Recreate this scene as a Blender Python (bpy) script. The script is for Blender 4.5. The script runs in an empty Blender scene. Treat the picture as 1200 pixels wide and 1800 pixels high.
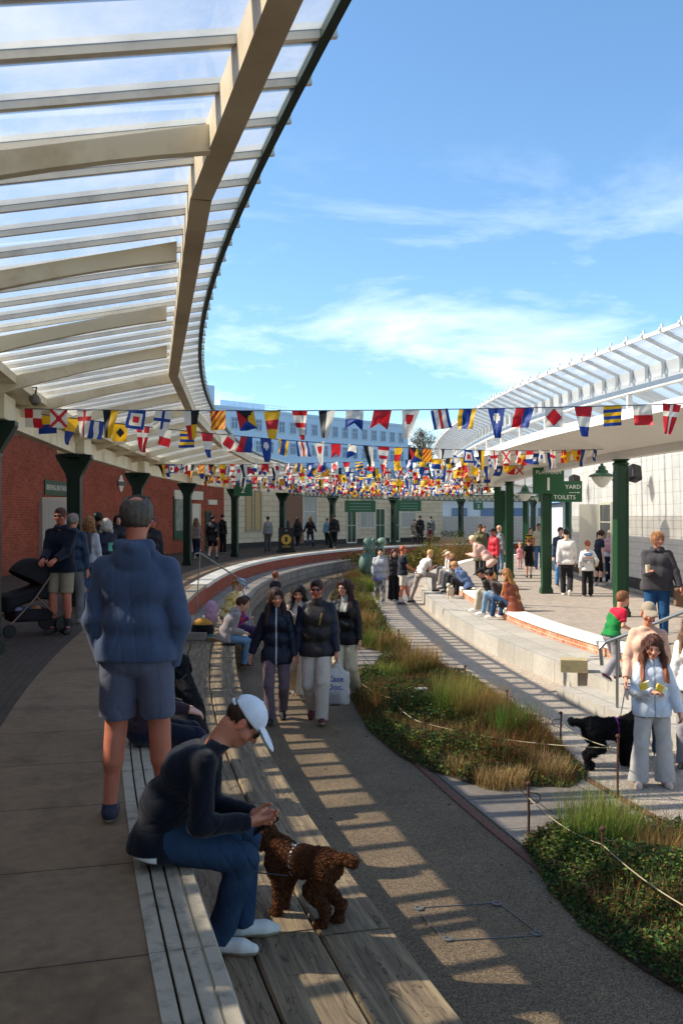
import bpy, math, random
import numpy as np
from mathutils import Vector, Matrix
random.seed(7); RNG=np.random.default_rng(7)
R=math.radians
# ---------------------------------------------------------------- camera
F=1687.0; HZ=909.0; EYE=1.69
scn=bpy.context.scene; COL=scn.collection
cam=bpy.data.cameras.new('camera'); cam.sensor_fit='VERTICAL'; cam.sensor_height=36.0
cam.lens=F/1800*36.0; cam.shift_y=(HZ-900)/1800; cam.clip_end=3000; cam.clip_start=.05
camo=bpy.data.objects.new('camera',cam); COL.objects.link(camo)
camo.location=(0,0,EYE); camo.rotation_euler=(R(90),0,0); scn.camera=camo
# ---------------------------------------------------------------- sky, sun, exposure
SUN_EL=42.5; SUN_AZ=-86.0      # azimuth measured from +Y towards +X: the sun stands to the left
sdir=Vector((math.sin(R(SUN_AZ))*math.cos(R(SUN_EL)),math.cos(R(SUN_AZ))*math.cos(R(SUN_EL)),math.sin(R(SUN_EL))))
w=bpy.data.worlds.new('World'); scn.world=w; w.use_nodes=True
nt=w.node_tree; nt.nodes.clear()
def N(nt,t,**k):
    n=nt.nodes.new(t)
    for a,b in k.items(): setattr(n,a,b)
    return n
sky=N(nt,'ShaderNodeTexSky',sky_type='NISHITA'); sky.sun_disc=False
sky.sun_elevation=R(SUN_EL); sky.sun_rotation=R(SUN_AZ); sky.air_density=1.0; sky.dust_density=.8; sky.ozone_density=2.2
tc=N(nt,'ShaderNodeTexCoord'); mp=N(nt,'ShaderNodeMapping'); mp.inputs['Scale'].default_value=(1.1,1.1,4.2); mp.inputs['Location'].default_value=(.37,.1,.0)
nt.links.new(tc.outputs['Generated'],mp.inputs[0])
cn=N(nt,'ShaderNodeTexNoise'); cn.inputs['Scale'].default_value=2.6; cn.inputs['Detail'].default_value=9; cn.inputs['Roughness'].default_value=.62; cn.inputs['Distortion'].default_value=.35
nt.links.new(mp.outputs[0],cn.inputs['Vector'])
cr=N(nt,'ShaderNodeValToRGB'); cr.color_ramp.elements[0].position=.49; cr.color_ramp.elements[0].color=(0,0,0,1); cr.color_ramp.elements[1].position=.70; cr.color_ramp.elements[1].color=(1,1,1,1)
nt.links.new(cn.outputs['Fac'],cr.inputs[0])
sx=N(nt,'ShaderNodeSeparateXYZ'); nt.links.new(tc.outputs['Generated'],sx.inputs[0])
hr=N(nt,'ShaderNodeMapRange'); hr.inputs['From Min'].default_value=.38; hr.inputs['From Max'].default_value=.10; hr.inputs['To Min'].default_value=.0; hr.inputs['To Max'].default_value=.95
nt.links.new(sx.outputs['Z'],hr.inputs['Value'])
mu=N(nt,'ShaderNodeMath',operation='MULTIPLY'); nt.links.new(cr.outputs[0],mu.inputs[0]); nt.links.new(hr.outputs[0],mu.inputs[1])
mx=N(nt,'ShaderNodeMix',data_type='RGBA'); nt.links.new(mu.outputs[0],mx.inputs[0])
tint=N(nt,'ShaderNodeMix',data_type='RGBA',blend_type='MULTIPLY'); tint.inputs[0].default_value=1; tint.inputs[7].default_value=(.80,1.02,1.12,1)
nt.links.new(sky.outputs[0],tint.inputs[6]); nt.links.new(tint.outputs[2],mx.inputs[6]); mx.inputs[7].default_value=(7.6,8.2,8.8,1)
bg=N(nt,'ShaderNodeBackground'); bg.inputs['Strength'].default_value=.13
nt.links.new(mx.outputs[2],bg.inputs['Color']); wo=N(nt,'ShaderNodeOutputWorld'); nt.links.new(bg.outputs[0],wo.inputs[0])
sl=bpy.data.lights.new('sun','SUN'); sl.energy=5.0; sl.angle=R(.5); sl.color=(1,.90,.74)
so=bpy.data.objects.new('sun',sl); COL.objects.link(so); so.rotation_euler=sdir.to_track_quat('Z','Y').to_euler()
scn.view_settings.view_transform='Standard'; scn.view_settings.look='None'; scn.view_settings.gamma=1; scn.view_settings.exposure=.74
try:
    scn.cycles.transparent_max_bounces=24; scn.cycles.max_bounces=8; scn.cycles.diffuse_bounces=3
except Exception: pass
# ---------------------------------------------------------------- materials
def lin(h):
    if isinstance(h,str):
        h=h.lstrip('#'); c=[int(h[i:i+2],16)/255 for i in (0,2,4)]
        return tuple(x/12.92 if x<=.04045 else ((x+.055)/1.055)**2.4 for x in c)
    return tuple(h[:3])
MATS={}
def mat(name,color=(.5,.5,.5),rough=.6,metal=0,var=0.0,vscale=8,bump=0.0,bscale=40,vcol=False,coord='Object',spec=.4,var2=0.0,v2scale=60,dirt=None,dirt_amt=.5,dirt_scale=1.2,stretch=(1,1,1),alpha=1,sheen=0,trans=0):
    if name in MATS: return MATS[name]
    m=bpy.data.materials.new(name); m.use_nodes=True; nt=m.node_tree; b=nt.nodes['Principled BSDF']
    b.inputs['Roughness'].default_value=rough; b.inputs['Metallic'].default_value=metal; b.inputs['Specular IOR Level'].default_value=spec
    if sheen: b.inputs['Sheen Weight'].default_value=sheen
    tc=N(nt,'ShaderNodeTexCoord'); mp=N(nt,'ShaderNodeMapping'); mp.inputs['Scale'].default_value=stretch; nt.links.new(tc.outputs[coord],mp.inputs[0]); src=mp.outputs[0]
    if vcol:
        a=N(nt,'ShaderNodeAttribute',attribute_name='Col'); cur=a.outputs['Color']
    else:
        rg=N(nt,'ShaderNodeRGB'); rg.outputs[0].default_value=(*lin(color),1); cur=rg.outputs[0]
    def vary(cur,amt,sc):
        n=N(nt,'ShaderNodeTexNoise'); n.inputs['Scale'].default_value=sc; n.inputs['Detail'].default_value=4; nt.links.new(src,n.inputs['Vector'])
        r=N(nt,'ShaderNodeMapRange'); r.inputs['From Min'].default_value=.25; r.inputs['From Max'].default_value=.75; r.inputs['To Min'].default_value=1-amt; r.inputs['To Max'].default_value=1+amt; nt.links.new(n.outputs['Fac'],r.inputs['Value'])
        v=N(nt,'ShaderNodeVectorMath',operation='SCALE'); nt.links.new(cur,v.inputs[0]); nt.links.new(r.outputs[0],v.inputs['Scale']); return v.outputs[0]
    if var: cur=vary(cur,var,vscale)
    if var2: cur=vary(cur,var2,v2scale)
    if dirt is not None:
        n=N(nt,'ShaderNodeTexNoise'); n.inputs['Scale'].default_value=dirt_scale; n.inputs['Detail'].default_value=7; n.inputs['Roughness'].default_value=.65; nt.links.new(src,n.inputs['Vector'])
        r=N(nt,'ShaderNodeMapRange'); r.inputs['From Min'].default_value=.5; r.inputs['From Max'].default_value=.72; r.inputs['To Max'].default_value=dirt_amt; nt.links.new(n.outputs['Fac'],r.inputs['Value'])
        x=N(nt,'ShaderNodeMix',data_type='RGBA'); nt.links.new(r.outputs[0],x.inputs[0]); nt.links.new(cur,x.inputs[6]); x.inputs[7].default_value=(*lin(dirt),1); cur=x.outputs[2]
    nt.links.new(cur,b.inputs['Base Color'])
    if bump:
        n=N(nt,'ShaderNodeTexNoise'); n.inputs['Scale'].default_value=bscale; n.inputs['Detail'].default_value=5; nt.links.new(src,n.inputs['Vector'])
        bp=N(nt,'ShaderNodeBump'); bp.inputs['Strength'].default_value=bump; bp.inputs['Distance'].default_value=.01; nt.links.new(n.outputs['Fac'],bp.inputs['Height']); nt.links.new(bp.outputs[0],b.inputs['Normal'])
    if trans:
        b.inputs['Transmission Weight'].default_value=trans
    if alpha<1: b.inputs['Alpha'].default_value=alpha
    MATS[name]=m; return m
def brick_mat(name,c1,c2,mortar,bw=.225,bh=.075,ms=.008,off=.5,rough=.85,bump=.35,grain=.12,dirt=None,gscale=14,dscale=.7,damt=.5,grit=0,grits=220):
    if name in MATS: return MATS[name]
    m=bpy.data.materials.new(name); m.use_nodes=True; nt=m.node_tree; b=nt.nodes['Principled BSDF']; b.inputs['Roughness'].default_value=rough; b.inputs['Specular IOR Level'].default_value=.3
    tc=N(nt,'ShaderNodeTexCoord'); br=N(nt,'ShaderNodeTexBrick'); br.offset=off; nt.links.new(tc.outputs['UV'],br.inputs['Vector'])
    br.inputs['Scale'].default_value=1; br.inputs['Brick Width'].default_value=bw; br.inputs['Row Height'].default_value=bh; br.inputs['Mortar Size'].default_value=ms; br.inputs['Mortar Smooth'].default_value=.2
    br.inputs['Color1'].default_value=(*lin(c1),1); br.inputs['Color2'].default_value=(*lin(c2),1); br.inputs['Mortar'].default_value=(*lin(mortar),1)
    cur=br.outputs['Color']
    for sc,am in ((gscale,grain),(1.3,grain*.8),(grits,grit)):
        if not am: continue
        n=N(nt,'ShaderNodeTexNoise'); n.inputs['Scale'].default_value=sc; n.inputs['Detail'].default_value=5; nt.links.new(tc.outputs['UV'],n.inputs['Vector'])
        r=N(nt,'ShaderNodeMapRange'); r.inputs['From Min'].default_value=.25; r.inputs['From Max'].default_value=.75; r.inputs['To Min'].default_value=1-am; r.inputs['To Max'].default_value=1+am; nt.links.new(n.outputs['Fac'],r.inputs['Value'])
        v=N(nt,'ShaderNodeVectorMath',operation='SCALE'); nt.links.new(cur,v.inputs[0]); nt.links.new(r.outputs[0],v.inputs['Scale']); cur=v.outputs[0]
    if dirt:
        n=N(nt,'ShaderNodeTexNoise'); n.inputs['Scale'].default_value=dscale; n.inputs['Detail'].default_value=8; n.inputs['Roughness'].default_value=.68; nt.links.new(tc.outputs['UV'],n.inputs['Vector'])
        r=N(nt,'ShaderNodeMapRange'); r.inputs['From Min'].default_value=.48; r.inputs['From Max'].default_value=.7; r.inputs['To Max'].default_value=damt; nt.links.new(n.outputs['Fac'],r.inputs['Value'])
        x=N(nt,'ShaderNodeMix',data_type='RGBA'); nt.links.new(r.outputs[0],x.inputs[0]); nt.links.new(cur,x.inputs[6]); x.inputs[7].default_value=(*lin(dirt),1); cur=x.outputs[2]
    nt.links.new(cur,b.inputs['Base Color'])
    bp=N(nt,'ShaderNodeBump'); bp.inputs['Strength'].default_value=bump; bp.inputs['Distance'].default_value=.01; nt.links.new(br.outputs['Fac'],bp.inputs['Height']); bp.invert=True; nt.links.new(bp.outputs[0],b.inputs['Normal'])
    MATS[name]=m; return m
def aggregate_mat(name,base,lo,hi,scale=170,patch=.18,streak=None):
    m=bpy.data.materials.new(name); m.use_nodes=True; nt=m.node_tree; b=nt.nodes['Principled BSDF']; b.inputs['Roughness'].default_value=.85; b.inputs['Specular IOR Level'].default_value=.3
    tc=N(nt,'ShaderNodeTexCoord'); v=N(nt,'ShaderNodeTexVoronoi'); v.inputs['Scale'].default_value=scale; nt.links.new(tc.outputs['Object'],v.inputs['Vector'])
    s=N(nt,'ShaderNodeSeparateColor'); nt.links.new(v.outputs['Color'],s.inputs[0])
    r=N(nt,'ShaderNodeValToRGB'); e=r.color_ramp.elements; e[0].position=0; e[0].color=(*lin(lo),1); e[1].position=1; e[1].color=(*lin(hi),1); k=e.new(.55); k.color=(*lin(base),1); nt.links.new(s.outputs[0],r.inputs[0])
    n=N(nt,'ShaderNodeTexNoise'); n.inputs['Scale'].default_value=.9; n.inputs['Detail'].default_value=7; n.inputs['Roughness'].default_value=.6; nt.links.new(tc.outputs['Object'],n.inputs['Vector'])
    mr=N(nt,'ShaderNodeMapRange'); mr.inputs['From Min'].default_value=.3; mr.inputs['From Max'].default_value=.7; mr.inputs['To Min'].default_value=1-patch; mr.inputs['To Max'].default_value=1+patch; nt.links.new(n.outputs['Fac'],mr.inputs['Value'])
    sc=N(nt,'ShaderNodeVectorMath',operation='SCALE'); nt.links.new(r.outputs[0],sc.inputs[0]); nt.links.new(mr.outputs[0],sc.inputs['Scale']); nt.links.new(sc.outputs[0],b.inputs['Base Color'])
    bp=N(nt,'ShaderNodeBump'); bp.inputs['Strength'].default_value=.5; bp.inputs['Distance'].default_value=.004; nt.links.new(v.outputs['Distance'],bp.inputs['Height']); nt.links.new(bp.outputs[0],b.inputs['Normal'])
    MATS[name]=m; return m
# ---------------------------------------------------------------- object helpers
def tag(o,label=None,cat=None,group=None,kind=None):
    if label: o['label']=label
    if cat: o['category']=cat
    if group: o['group']=group
    if kind: o['kind']=kind
    return o
def empty(name,loc=(0,0,0),rz=0,label=None,cat=None,group=None):
    o=bpy.data.objects.new(name,None); COL.objects.link(o); o.location=loc; o.rotation_euler=(0,0,rz); o.empty_display_size=.1
    return tag(o,label,cat,group)
def mkobj(name,V,Fc,m,parent=None,smooth=False,uv=None,col=None,mi=None,loc=None,rz=None):
    V=np.asarray(V,dtype=np.float32).reshape(-1,3)
    me=bpy.data.meshes.new(name)
    if isinstance(Fc,np.ndarray):
        nf,k=Fc.shape; me.vertices.add(len(V)); me.vertices.foreach_set('co',V.ravel()); me.loops.add(nf*k); me.loops.foreach_set('vertex_index',Fc.astype(np.int32).ravel())
        me.polygons.add(nf); me.polygons.foreach_set('loop_start',np.arange(0,nf*k,k,dtype=np.int32)); me.update(calc_edges=True)
    else: me.from_pydata([tuple(map(float,v)) for v in V],[],Fc)
    if smooth: me.polygons.foreach_set('use_smooth',np.ones(len(me.polygons),dtype=bool))
    if uv is not None:
        l=me.uv_layers.new(name='UVMap'); l.data.foreach_set('uv',np.asarray(uv,dtype=np.float32).ravel())
    if col is not None:
        a=me.color_attributes.new('Col','FLOAT_COLOR','POINT'); c=np.ones((len(V),4),dtype=np.float32); c[:,:3]=col; a.data.foreach_set('color',c.ravel())
    ms=m if isinstance(m,(list,tuple)) else [m]
    for q in ms: me.materials.append(q)
    if mi is not None: me.polygons.foreach_set('material_index',np.asarray(mi,dtype=np.int32))
    me.update()
    o=bpy.data.objects.new(name,me); COL.objects.link(o)
    if parent: o.parent=parent
    if loc is not None: o.location=loc
    if rz is not None: o.rotation_euler=(0,0,rz)
    return o
class MB:
    def __init__(s): s.v=[]; s.f=[]; s.mi=[]; s.uv=[]; s.cur=0
    def add(s,vs,fs,uvs=None):
        b=len(s.v); s.v+= [tuple(v) for v in vs]
        for i,f in enumerate(fs):
            s.f.append([b+j for j in f]); s.mi.append(s.cur)
            if uvs: s.uv+=uvs[i]
            else: s.uv+=[(0,0)]*len(f)
    def box(s,c,d,M=None,taper=1):
        x,y,z=d[0]/2,d[1]/2,d[2]/2
        vs=[Vector((a*x*(taper if e>0 else 1),b*y*(taper if e>0 else 1),e*z)) for a,b,e in ((-1,-1,-1),(1,-1,-1),(1,1,-1),(-1,1,-1),(-1,-1,1),(1,-1,1),(1,1,1),(-1,1,1))]
        if M is not None: vs=[M@v for v in vs]
        c=Vector(c); vs=[v+c for v in vs]
        s.add(vs,[(3,2,1,0),(4,5,6,7),(0,1,5,4),(1,2,6,5),(2,3,7,6),(3,0,4,7)])
    def bar(s,a,b,wd,ht,up=(0,0,1)):
        """box beam from a to b, section wd (sideways) x ht (along up)"""
        a=Vector(a); b=Vector(b); d=(b-a); L=d.length; d.normalize(); r=d.cross(Vector(up)); 
        if r.length<1e-5: r=Vector((1,0,0))
        r.normalize(); u=r.cross(d)
        M=Matrix((r,d,u)).transposed(); s.box((a+b)/2,(wd,L,ht),M)
    def tube(s,pts,r,n=8,caps=True):
        pts=[Vector(p) for p in pts]; rings=[]; b=len(s.v); ref=None
        for i,p in enumerate(pts):
            t=(pts[min(i+1,len(pts)-1)]-pts[max(i-1,0)]).normalized()
            if ref is None: ref=Vector((0,0,1)) if abs(t.z)<.9 else Vector((1,0,0))
            a=t.cross(ref).normalized(); c=a.cross(t).normalized(); ref=c
            rr=r[i] if isinstance(r,(list,tuple)) else r
            for k in range(n):
                q=2*math.pi*k/n; s.v.append(tuple(p+a*rr*math.cos(q)+c*rr*math.sin(q)))
        for i in range(len(pts)-1):
            for k in range(n):
                s.f.append([b+i*n+k,b+i*n+(k+1)%n,b+(i+1)*n+(k+1)%n,b+(i+1)*n+k]); s.mi.append(s.cur); s.uv+=[(0,0)]*4
        if caps:
            s.f.append([b+k for k in range(n)][::-1]); s.f.append([b+(len(pts)-1)*n+k for k in range(n)]); s.mi+= [s.cur]*2; s.uv+=[(0,0)]*(2*n)
    def lathe(s,c,prof,n=20,M=None):
        b=len(s.v); c=Vector(c)
        for (r,z) in prof:
            for k in range(n):
                q=2*math.pi*k/n; v=Vector((r*math.cos(q),r*math.sin(q),z))
                if M is not None: v=M@v
                s.v.append(tuple(v+c))
        for i in range(len(prof)-1):
            for k in range(n):
                s.f.append([b+i*n+k,b+i*n+(k+1)%n,b+(i+1)*n+(k+1)%n,b+(i+1)*n+k]); s.mi.append(s.cur); s.uv+=[(0,0)]*4
        s.f.append([b+k for k in range(n)][::-1]); s.f.append([b+(len(prof)-1)*n+k for k in range(n)]); s.mi+=[s.cur]*2; s.uv+=[(0,0)]*(2*n)
    def poly(s,vs,th=None):
        s.add(vs,[list(range(len(vs)))])
    def prism(s,vs,vec):
        n=len(vs); vec=Vector(vec); a=[Vector(v) for v in vs]; b=[v+vec for v in a]
        s.add(a+b,[list(range(n))[::-1],list(range(n,2*n))]+[[i,(i+1)%n,n+(i+1)%n,n+i] for i in range(n)])
    def build(s,name,m,parent=None,smooth=False,loc=None,rz=None,col=None):
        return mkobj(name,s.v,s.f,m,parent,smooth,uv=s.uv,mi=s.mi,loc=loc,rz=rz,col=col)
# ---------------------------------------------------------------- curves
class Curve:
    def __init__(s,pts,step=.1):
        P=np.array(pts,float); d=np.r_[0,np.cumsum(np.hypot(*np.diff(P,axis=0).T))]
        t=np.arange(0,d[-1],step)
        # natural cubic spline by solving tridiagonal system
        def spl(y):
            n=len(d); h=np.diff(d); A=np.eye(n); r=np.zeros(n)
            for i in range(1,n-1):
                A[i,i-1]=h[i-1]; A[i,i]=2*(h[i-1]+h[i]); A[i,i+1]=h[i]; r[i]=3*((y[i+1]-y[i])/h[i]-(y[i]-y[i-1])/h[i-1])
            c=np.linalg.solve(A,r); i=np.clip(np.searchsorted(d,t,'right')-1,0,n-2); b=(y[i+1]-y[i])/h[i]-h[i]*(2*c[i]+c[i+1])/3; D=(c[i+1]-c[i])/(3*h[i]); q=t-d[i]
            return y[i]+b*q+c[i]*q*q+D*q**3
        s.X=spl(P[:,0]); s.Y=spl(P[:,1]); s.S=np.r_[0,np.cumsum(np.hypot(np.diff(s.X),np.diff(s.Y)))]
        tx=np.gradient(s.X); ty=np.gradient(s.Y); l=np.hypot(tx,ty); s.tx=tx/l; s.ty=ty/l
        k=15; ker=np.ones(k)/k
        for nm in('tx','ty'):
            a=getattr(s,nm); a=np.convolve(np.r_[[a[0]]*(k//2),a,[a[-1]]*(k//2)],ker,'valid'); setattr(s,nm,a)
        s.L=s.S[-1]
    def at(s,u,o=0,z=0):
        x=np.interp(u,s.S,s.X); y=np.interp(u,s.S,s.Y); tx=np.interp(u,s.S,s.tx); ty=np.interp(u,s.S,s.ty); l=math.hypot(tx,ty); tx/=l; ty/=l
        return Vector((x+ty*o,y-tx*o,z))
    def tan(s,u):
        tx=np.interp(u,s.S,s.tx); ty=np.interp(u,s.S,s.ty); return Vector((tx,ty,0)).normalized()
    def nor(s,u):
        t=s.tan(u); return Vector((t.y,-t.x,0))
    def s_at_y(s,y): return float(np.interp(y,s.Y[:int(np.argmax(s.Y))+1],s.S[:int(np.argmax(s.Y))+1]))
LC=Curve([(2.62,-7),(.64,0),(-.36,3.35),(-.71,4.6),(-1.40,7.3),(-2.38,12.5),(-3.05,18.5),(-3.42,25),(-3.48,31),(-3.1,36.5),(-2.1,42.2),(-.55,47.8),(1.5,52.8),(4.6,57.5),(9,62),(15,66),(22,69)])
RC=Curve([(9.6,-8),(7.7,0),(6.5,5.5),(5.68,9),(4.98,12),(4.26,15.6),(3.82,18.5),(3.54,22.2),(3.45,28),(3.72,34.5),(4.4,40),(5.6,44.9),(7.4,49.4),(9.9,53.2),(13.7,57),(18.8,60.3),(26,63)])
def sweep(name,C,s0,s1,prof,m,parent=None,ds=.5,smooth=False,kind='structure',closed=True,mi=None,gap=None):
    """sweep a profile [(o,z),...] along curve C; UV in metres (u along, v round the profile)"""
    n=max(2,int(round((s1-s0)/ds))+1); ss=np.linspace(s0,s1,n); k=len(prof); V=[]; 
    for u in ss:
        for (o,z) in prof: V.append(C.at(u,o,z))
    per=[0]
    for i in range(k): a=prof[i]; b=prof[(i+1)%k]; per.append(per[-1]+math.hypot(b[0]-a[0],b[1]-a[1]))
    Fs=[]; UV=[]; MI=[]
    for i in range(n-1):
        for j in range(k if closed else k-1):
            j2=(j+1)%k; Fs.append([i*k+j,i*k+j2,(i+1)*k+j2,(i+1)*k+j])
            UV+=[(ss[i],per[j]),(ss[i],per[j+1]),(ss[i+1],per[j+1]),(ss[i+1],per[j])]; MI.append(mi[j] if mi else 0)
    if closed:
        Fs.append(list(range(k))[::-1]); Fs.append([(n-1)*k+j for j in range(k)]); MI+=[0,0]
        for q in (0,1): UV+=[(o,z) for o,z in prof]
    o=mkobj(name,V,Fs,m,parent,smooth,uv=UV,mi=MI)
    if kind: o['kind']=kind
    return o
def rect(o0,o1,z0,z1): return [(o0,z0),(o0,z1),(o1,z1),(o1,z0)]
def px(x,y,zl=0.0):
    """photo pixel (1200x1800) on the horizontal plane z=zl -> world point"""
    d=F*(EYE-zl)/(y-HZ); return Vector(((x-600)*d/F,d,zl))
def pxd(x,y,d): return Vector(((x-600)*d/F,d,EYE+(HZ-y)*d/F))
def text_obj(name,s,size,m,parent,M,align='CENTER',ext=.002,sx=1,bold=0):
    c=bpy.data.curves.new(name,'FONT'); c.body=s; c.size=size; c.align_x=align; c.align_y='CENTER'; c.extrude=ext; c.offset=bold; c.resolution_u=2
    t=bpy.data.objects.new(name,c); COL.objects.link(t); dg=bpy.context.evaluated_depsgraph_get(); me=bpy.data.meshes.new_from_object(t.evaluated_get(dg)); COL.objects.unlink(t); bpy.data.objects.remove(t)
    me.materials.clear(); me.materials.append(m); o=bpy.data.objects.new(name,me); COL.objects.link(o); o.parent=parent; o.matrix_local=M@Matrix.Diagonal((sx,1,1,1)); return o
ZT=-.90; ZL=-.45; ZR=-.36; ZLR=-.57     # path, left ledge, right platform, right ledge (left platform = 0)
# ================================================================ THE SETTING
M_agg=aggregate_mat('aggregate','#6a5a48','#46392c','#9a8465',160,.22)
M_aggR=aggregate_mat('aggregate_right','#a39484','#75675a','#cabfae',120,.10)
M_conc=brick_mat('platform_slabs','#80694f','#8b745b','#3d3025',bw=1.02,bh=3,ms=.006,off=0,grain=.16,bump=.3,dirt='#473a2e',dscale=2.2,damt=.55,grit=.22,grits=180)
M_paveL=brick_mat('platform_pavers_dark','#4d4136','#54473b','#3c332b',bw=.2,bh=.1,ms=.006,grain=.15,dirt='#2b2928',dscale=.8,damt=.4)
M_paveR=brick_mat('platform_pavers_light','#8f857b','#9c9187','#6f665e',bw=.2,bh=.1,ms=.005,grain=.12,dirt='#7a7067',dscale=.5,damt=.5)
M_strip=mat('painted_edge','#ada28e',rough=.75,var=.07,vscale=6,dirt='#5d5a52',dirt_amt=.75,dirt_scale=9,bump=.3,bscale=60)
M_strip2=mat('painted_coping','#e3ded2',rough=.75,var=.05,vscale=3,dirt='#9a9184',dirt_amt=.35,dirt_scale=4)
M_brick=brick_mat('red_brick','#96402a','#ad5138','#8a6c5a',bw=.225,bh=.075,ms=.007,grain=.22,gscale=9)
M_brickR=brick_mat('pale_brick','#a35a3e','#bd7a58','#b7a08a',bw=.225,bh=.075,ms=.009,grain=.2,gscale=9,dirt='#d9c8b4',dscale=2.5,damt=.6)
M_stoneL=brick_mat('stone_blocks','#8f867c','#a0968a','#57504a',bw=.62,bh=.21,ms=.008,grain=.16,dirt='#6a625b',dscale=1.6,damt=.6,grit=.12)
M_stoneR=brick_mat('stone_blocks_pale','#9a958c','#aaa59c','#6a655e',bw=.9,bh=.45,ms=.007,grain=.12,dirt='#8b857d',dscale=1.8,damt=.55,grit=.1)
M_slab=brick_mat('yard_slabs','#7a7168','#8c8379','#5b544d',bw=.9,bh=.6,ms=.012,grain=.16,dirt='#5f574c',dscale=1.1,damt=.6,grit=.15)
M_soil=mat('soil','#3f342a',rough=1,var=.3,vscale=9,bump=1,bscale=30)
M_steelrail=mat('rusty_rail','#6d4638',rough=.75,var=.25,vscale=20)
M_ground=mat('far_ground','#6c675c',rough=.95,var=.15,vscale=.2)
V=[(-600,-200,-1.0),(600,-200,-1.0),(600,900,-1.0),(-600,900,-1.0)]
g=mkobj('ground',V,[(0,1,2,3)],M_ground); g['kind']='structure'
LE=LC.L-.3; RE=RC.L-.3
# walkway on the old track bed
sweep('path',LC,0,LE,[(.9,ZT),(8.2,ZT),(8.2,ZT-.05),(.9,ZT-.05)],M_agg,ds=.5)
def topmat(name,C,s0,s1,o0,o1,z,m,ds=.5):
    return sweep(name,C,s0,s1,[(o0,z),(o1,z)],m,ds=ds,closed=False)
# lighter right-hand path, 4 mm above
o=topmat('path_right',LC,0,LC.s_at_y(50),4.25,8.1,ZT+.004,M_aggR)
# left platform: body, concrete slabs, dark pavers, white painted strip
sL0=0; S17=LC.s_at_y(16.4); S20=LC.s_at_y(19.6)
def brickface(name,C,s0,s1,sgn,m):   # riser under the coping
    return sweep(name,C,s0,s1,rect(min(-sgn*.12,0),max(-sgn*.12,0),ZL-.02,-.075),m,kind='structure')
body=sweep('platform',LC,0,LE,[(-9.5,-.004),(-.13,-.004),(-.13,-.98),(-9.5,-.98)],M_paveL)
topmat('platform_slabs',LC,0,LE,-1.22,-.27,.0,M_conc)
# painted coping with four grooves (near) and plain farther away
def strip(name,C,s0,s1,sgn,m,joints=True):
    prof=[(-.27*sgn,-.07),(-.27*sgn,.006)]
    for i in range(1,4):
        c=(-.27+.27*i/4)*sgn; e=.006*sgn; prof+=[(c-e,.006),(c-e*.6,-.004),(c+e*.6,-.004),(c+e,.006)]
    prof+=[(-.008*sgn,.006),(0,-.002),(0,-.07)]
    n=int((s1-s0)/1.02); obs=[]
    mb=None
    V=[];Fs=[];UV=[]
    for q in range(n+1):
        a=s0+q*1.02; b=min(a+1.014,s1)
        if b-a<.1: break
        for (u0,u1) in ((a,(a+b)/2),((a+b)/2,b)):
            base=len(V)
            for u in (u0,u1):
                for (oo,z) in prof: V.append(C.at(u,oo,z))
            k=len(prof)
            for j in range(k-1): Fs.append([base+j,base+j+1,base+k+j+1,base+k+j])
            if u0==a: Fs.append([base+j for j in range(k)][::-1])
            else: Fs.append([base+k+j for j in range(k)])
    o=mkobj(name,V,Fs,m); o['kind']='structure'; return o
strip('platform_edge',LC,sL0,LC.s_at_y(24),1,M_strip)
sweep('platform_coping',LC,LC.s_at_y(24),LE,rect(-.42,.03,-.085,.008),M_strip2)
brickface('platform_brick_face',LC,0,LE,1,M_brick)
# timber deck of big sleepers beside the left platform
M_wood=bpy.data.materials.new('old_timber'); M_wood.use_nodes=True
def wood_nodes(m,c1,c2,c3):
    nt=m.node_tree; b=nt.nodes['Principled BSDF']; b.inputs['Roughness'].default_value=.85; b.inputs['Specular IOR Level'].default_value=.25
    tc=N(nt,'ShaderNodeTexCoord'); mp=N(nt,'ShaderNodeMapping'); mp.inputs['Scale'].default_value=(.9,16,16); nt.links.new(tc.outputs['UV'],mp.inputs[0])
    n=N(nt,'ShaderNodeTexNoise'); n.inputs['Scale'].default_value=1.6; n.inputs['Detail'].default_value=8; n.inputs['Roughness'].default_value=.65; n.inputs['Distortion'].default_value=.6; nt.links.new(mp.outputs[0],n.inputs['Vector'])
    r=N(nt,'ShaderNodeValToRGB'); e=r.color_ramp.elements; e[0].position=.3; e[0].color=(*lin(c1),1); e[1].position=.7; e[1].color=(*lin(c3),1); k=e.new(.48); k.color=(*lin(c2),1); nt.links.new(n.outputs['Fac'],r.inputs[0])
    mp2=N(nt,'ShaderNodeMapping'); mp2.inputs['Scale'].default_value=(1.3,7,7); nt.links.new(tc.outputs['UV'],mp2.inputs[0])
    w=N(nt,'ShaderNodeTexNoise'); w.inputs['Scale'].default_value=1.4; w.inputs['Detail'].default_value=3; w.inputs['Distortion'].default_value=1.4; nt.links.new(mp2.outputs[0],w.inputs['Vector'])
    cr=N(nt,'ShaderNodeValToRGB'); cr.color_ramp.interpolation='LINEAR'; e=cr.color_ramp.elements; e[0].position=.485; e[0].color=(1,1,1,1); e[1].position=.515; e[1].color=(1,1,1,1); k=e.new(.5); k.color=(.12,.1,.08,1); nt.links.new(w.outputs['Fac'],cr.inputs[0])
    x=N(nt,'ShaderNodeMix',data_type='RGBA',blend_type='MULTIPLY'); x.inputs[0].default_value=.75; nt.links.new(r.outputs[0],x.inputs[6]); nt.links.new(cr.outputs[0],x.inputs[7])
    nt.links.new(x.outputs[2],b.inputs['Base Color'])
    bp=N(nt,'ShaderNodeBump'); bp.inputs['Strength'].default_value=.6; bp.inputs['Distance'].default_value=.012; nt.links.new(n.outputs['Fac'],bp.inputs['Height']); nt.links.new(bp.outputs[0],b.inputs['Normal'])
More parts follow.
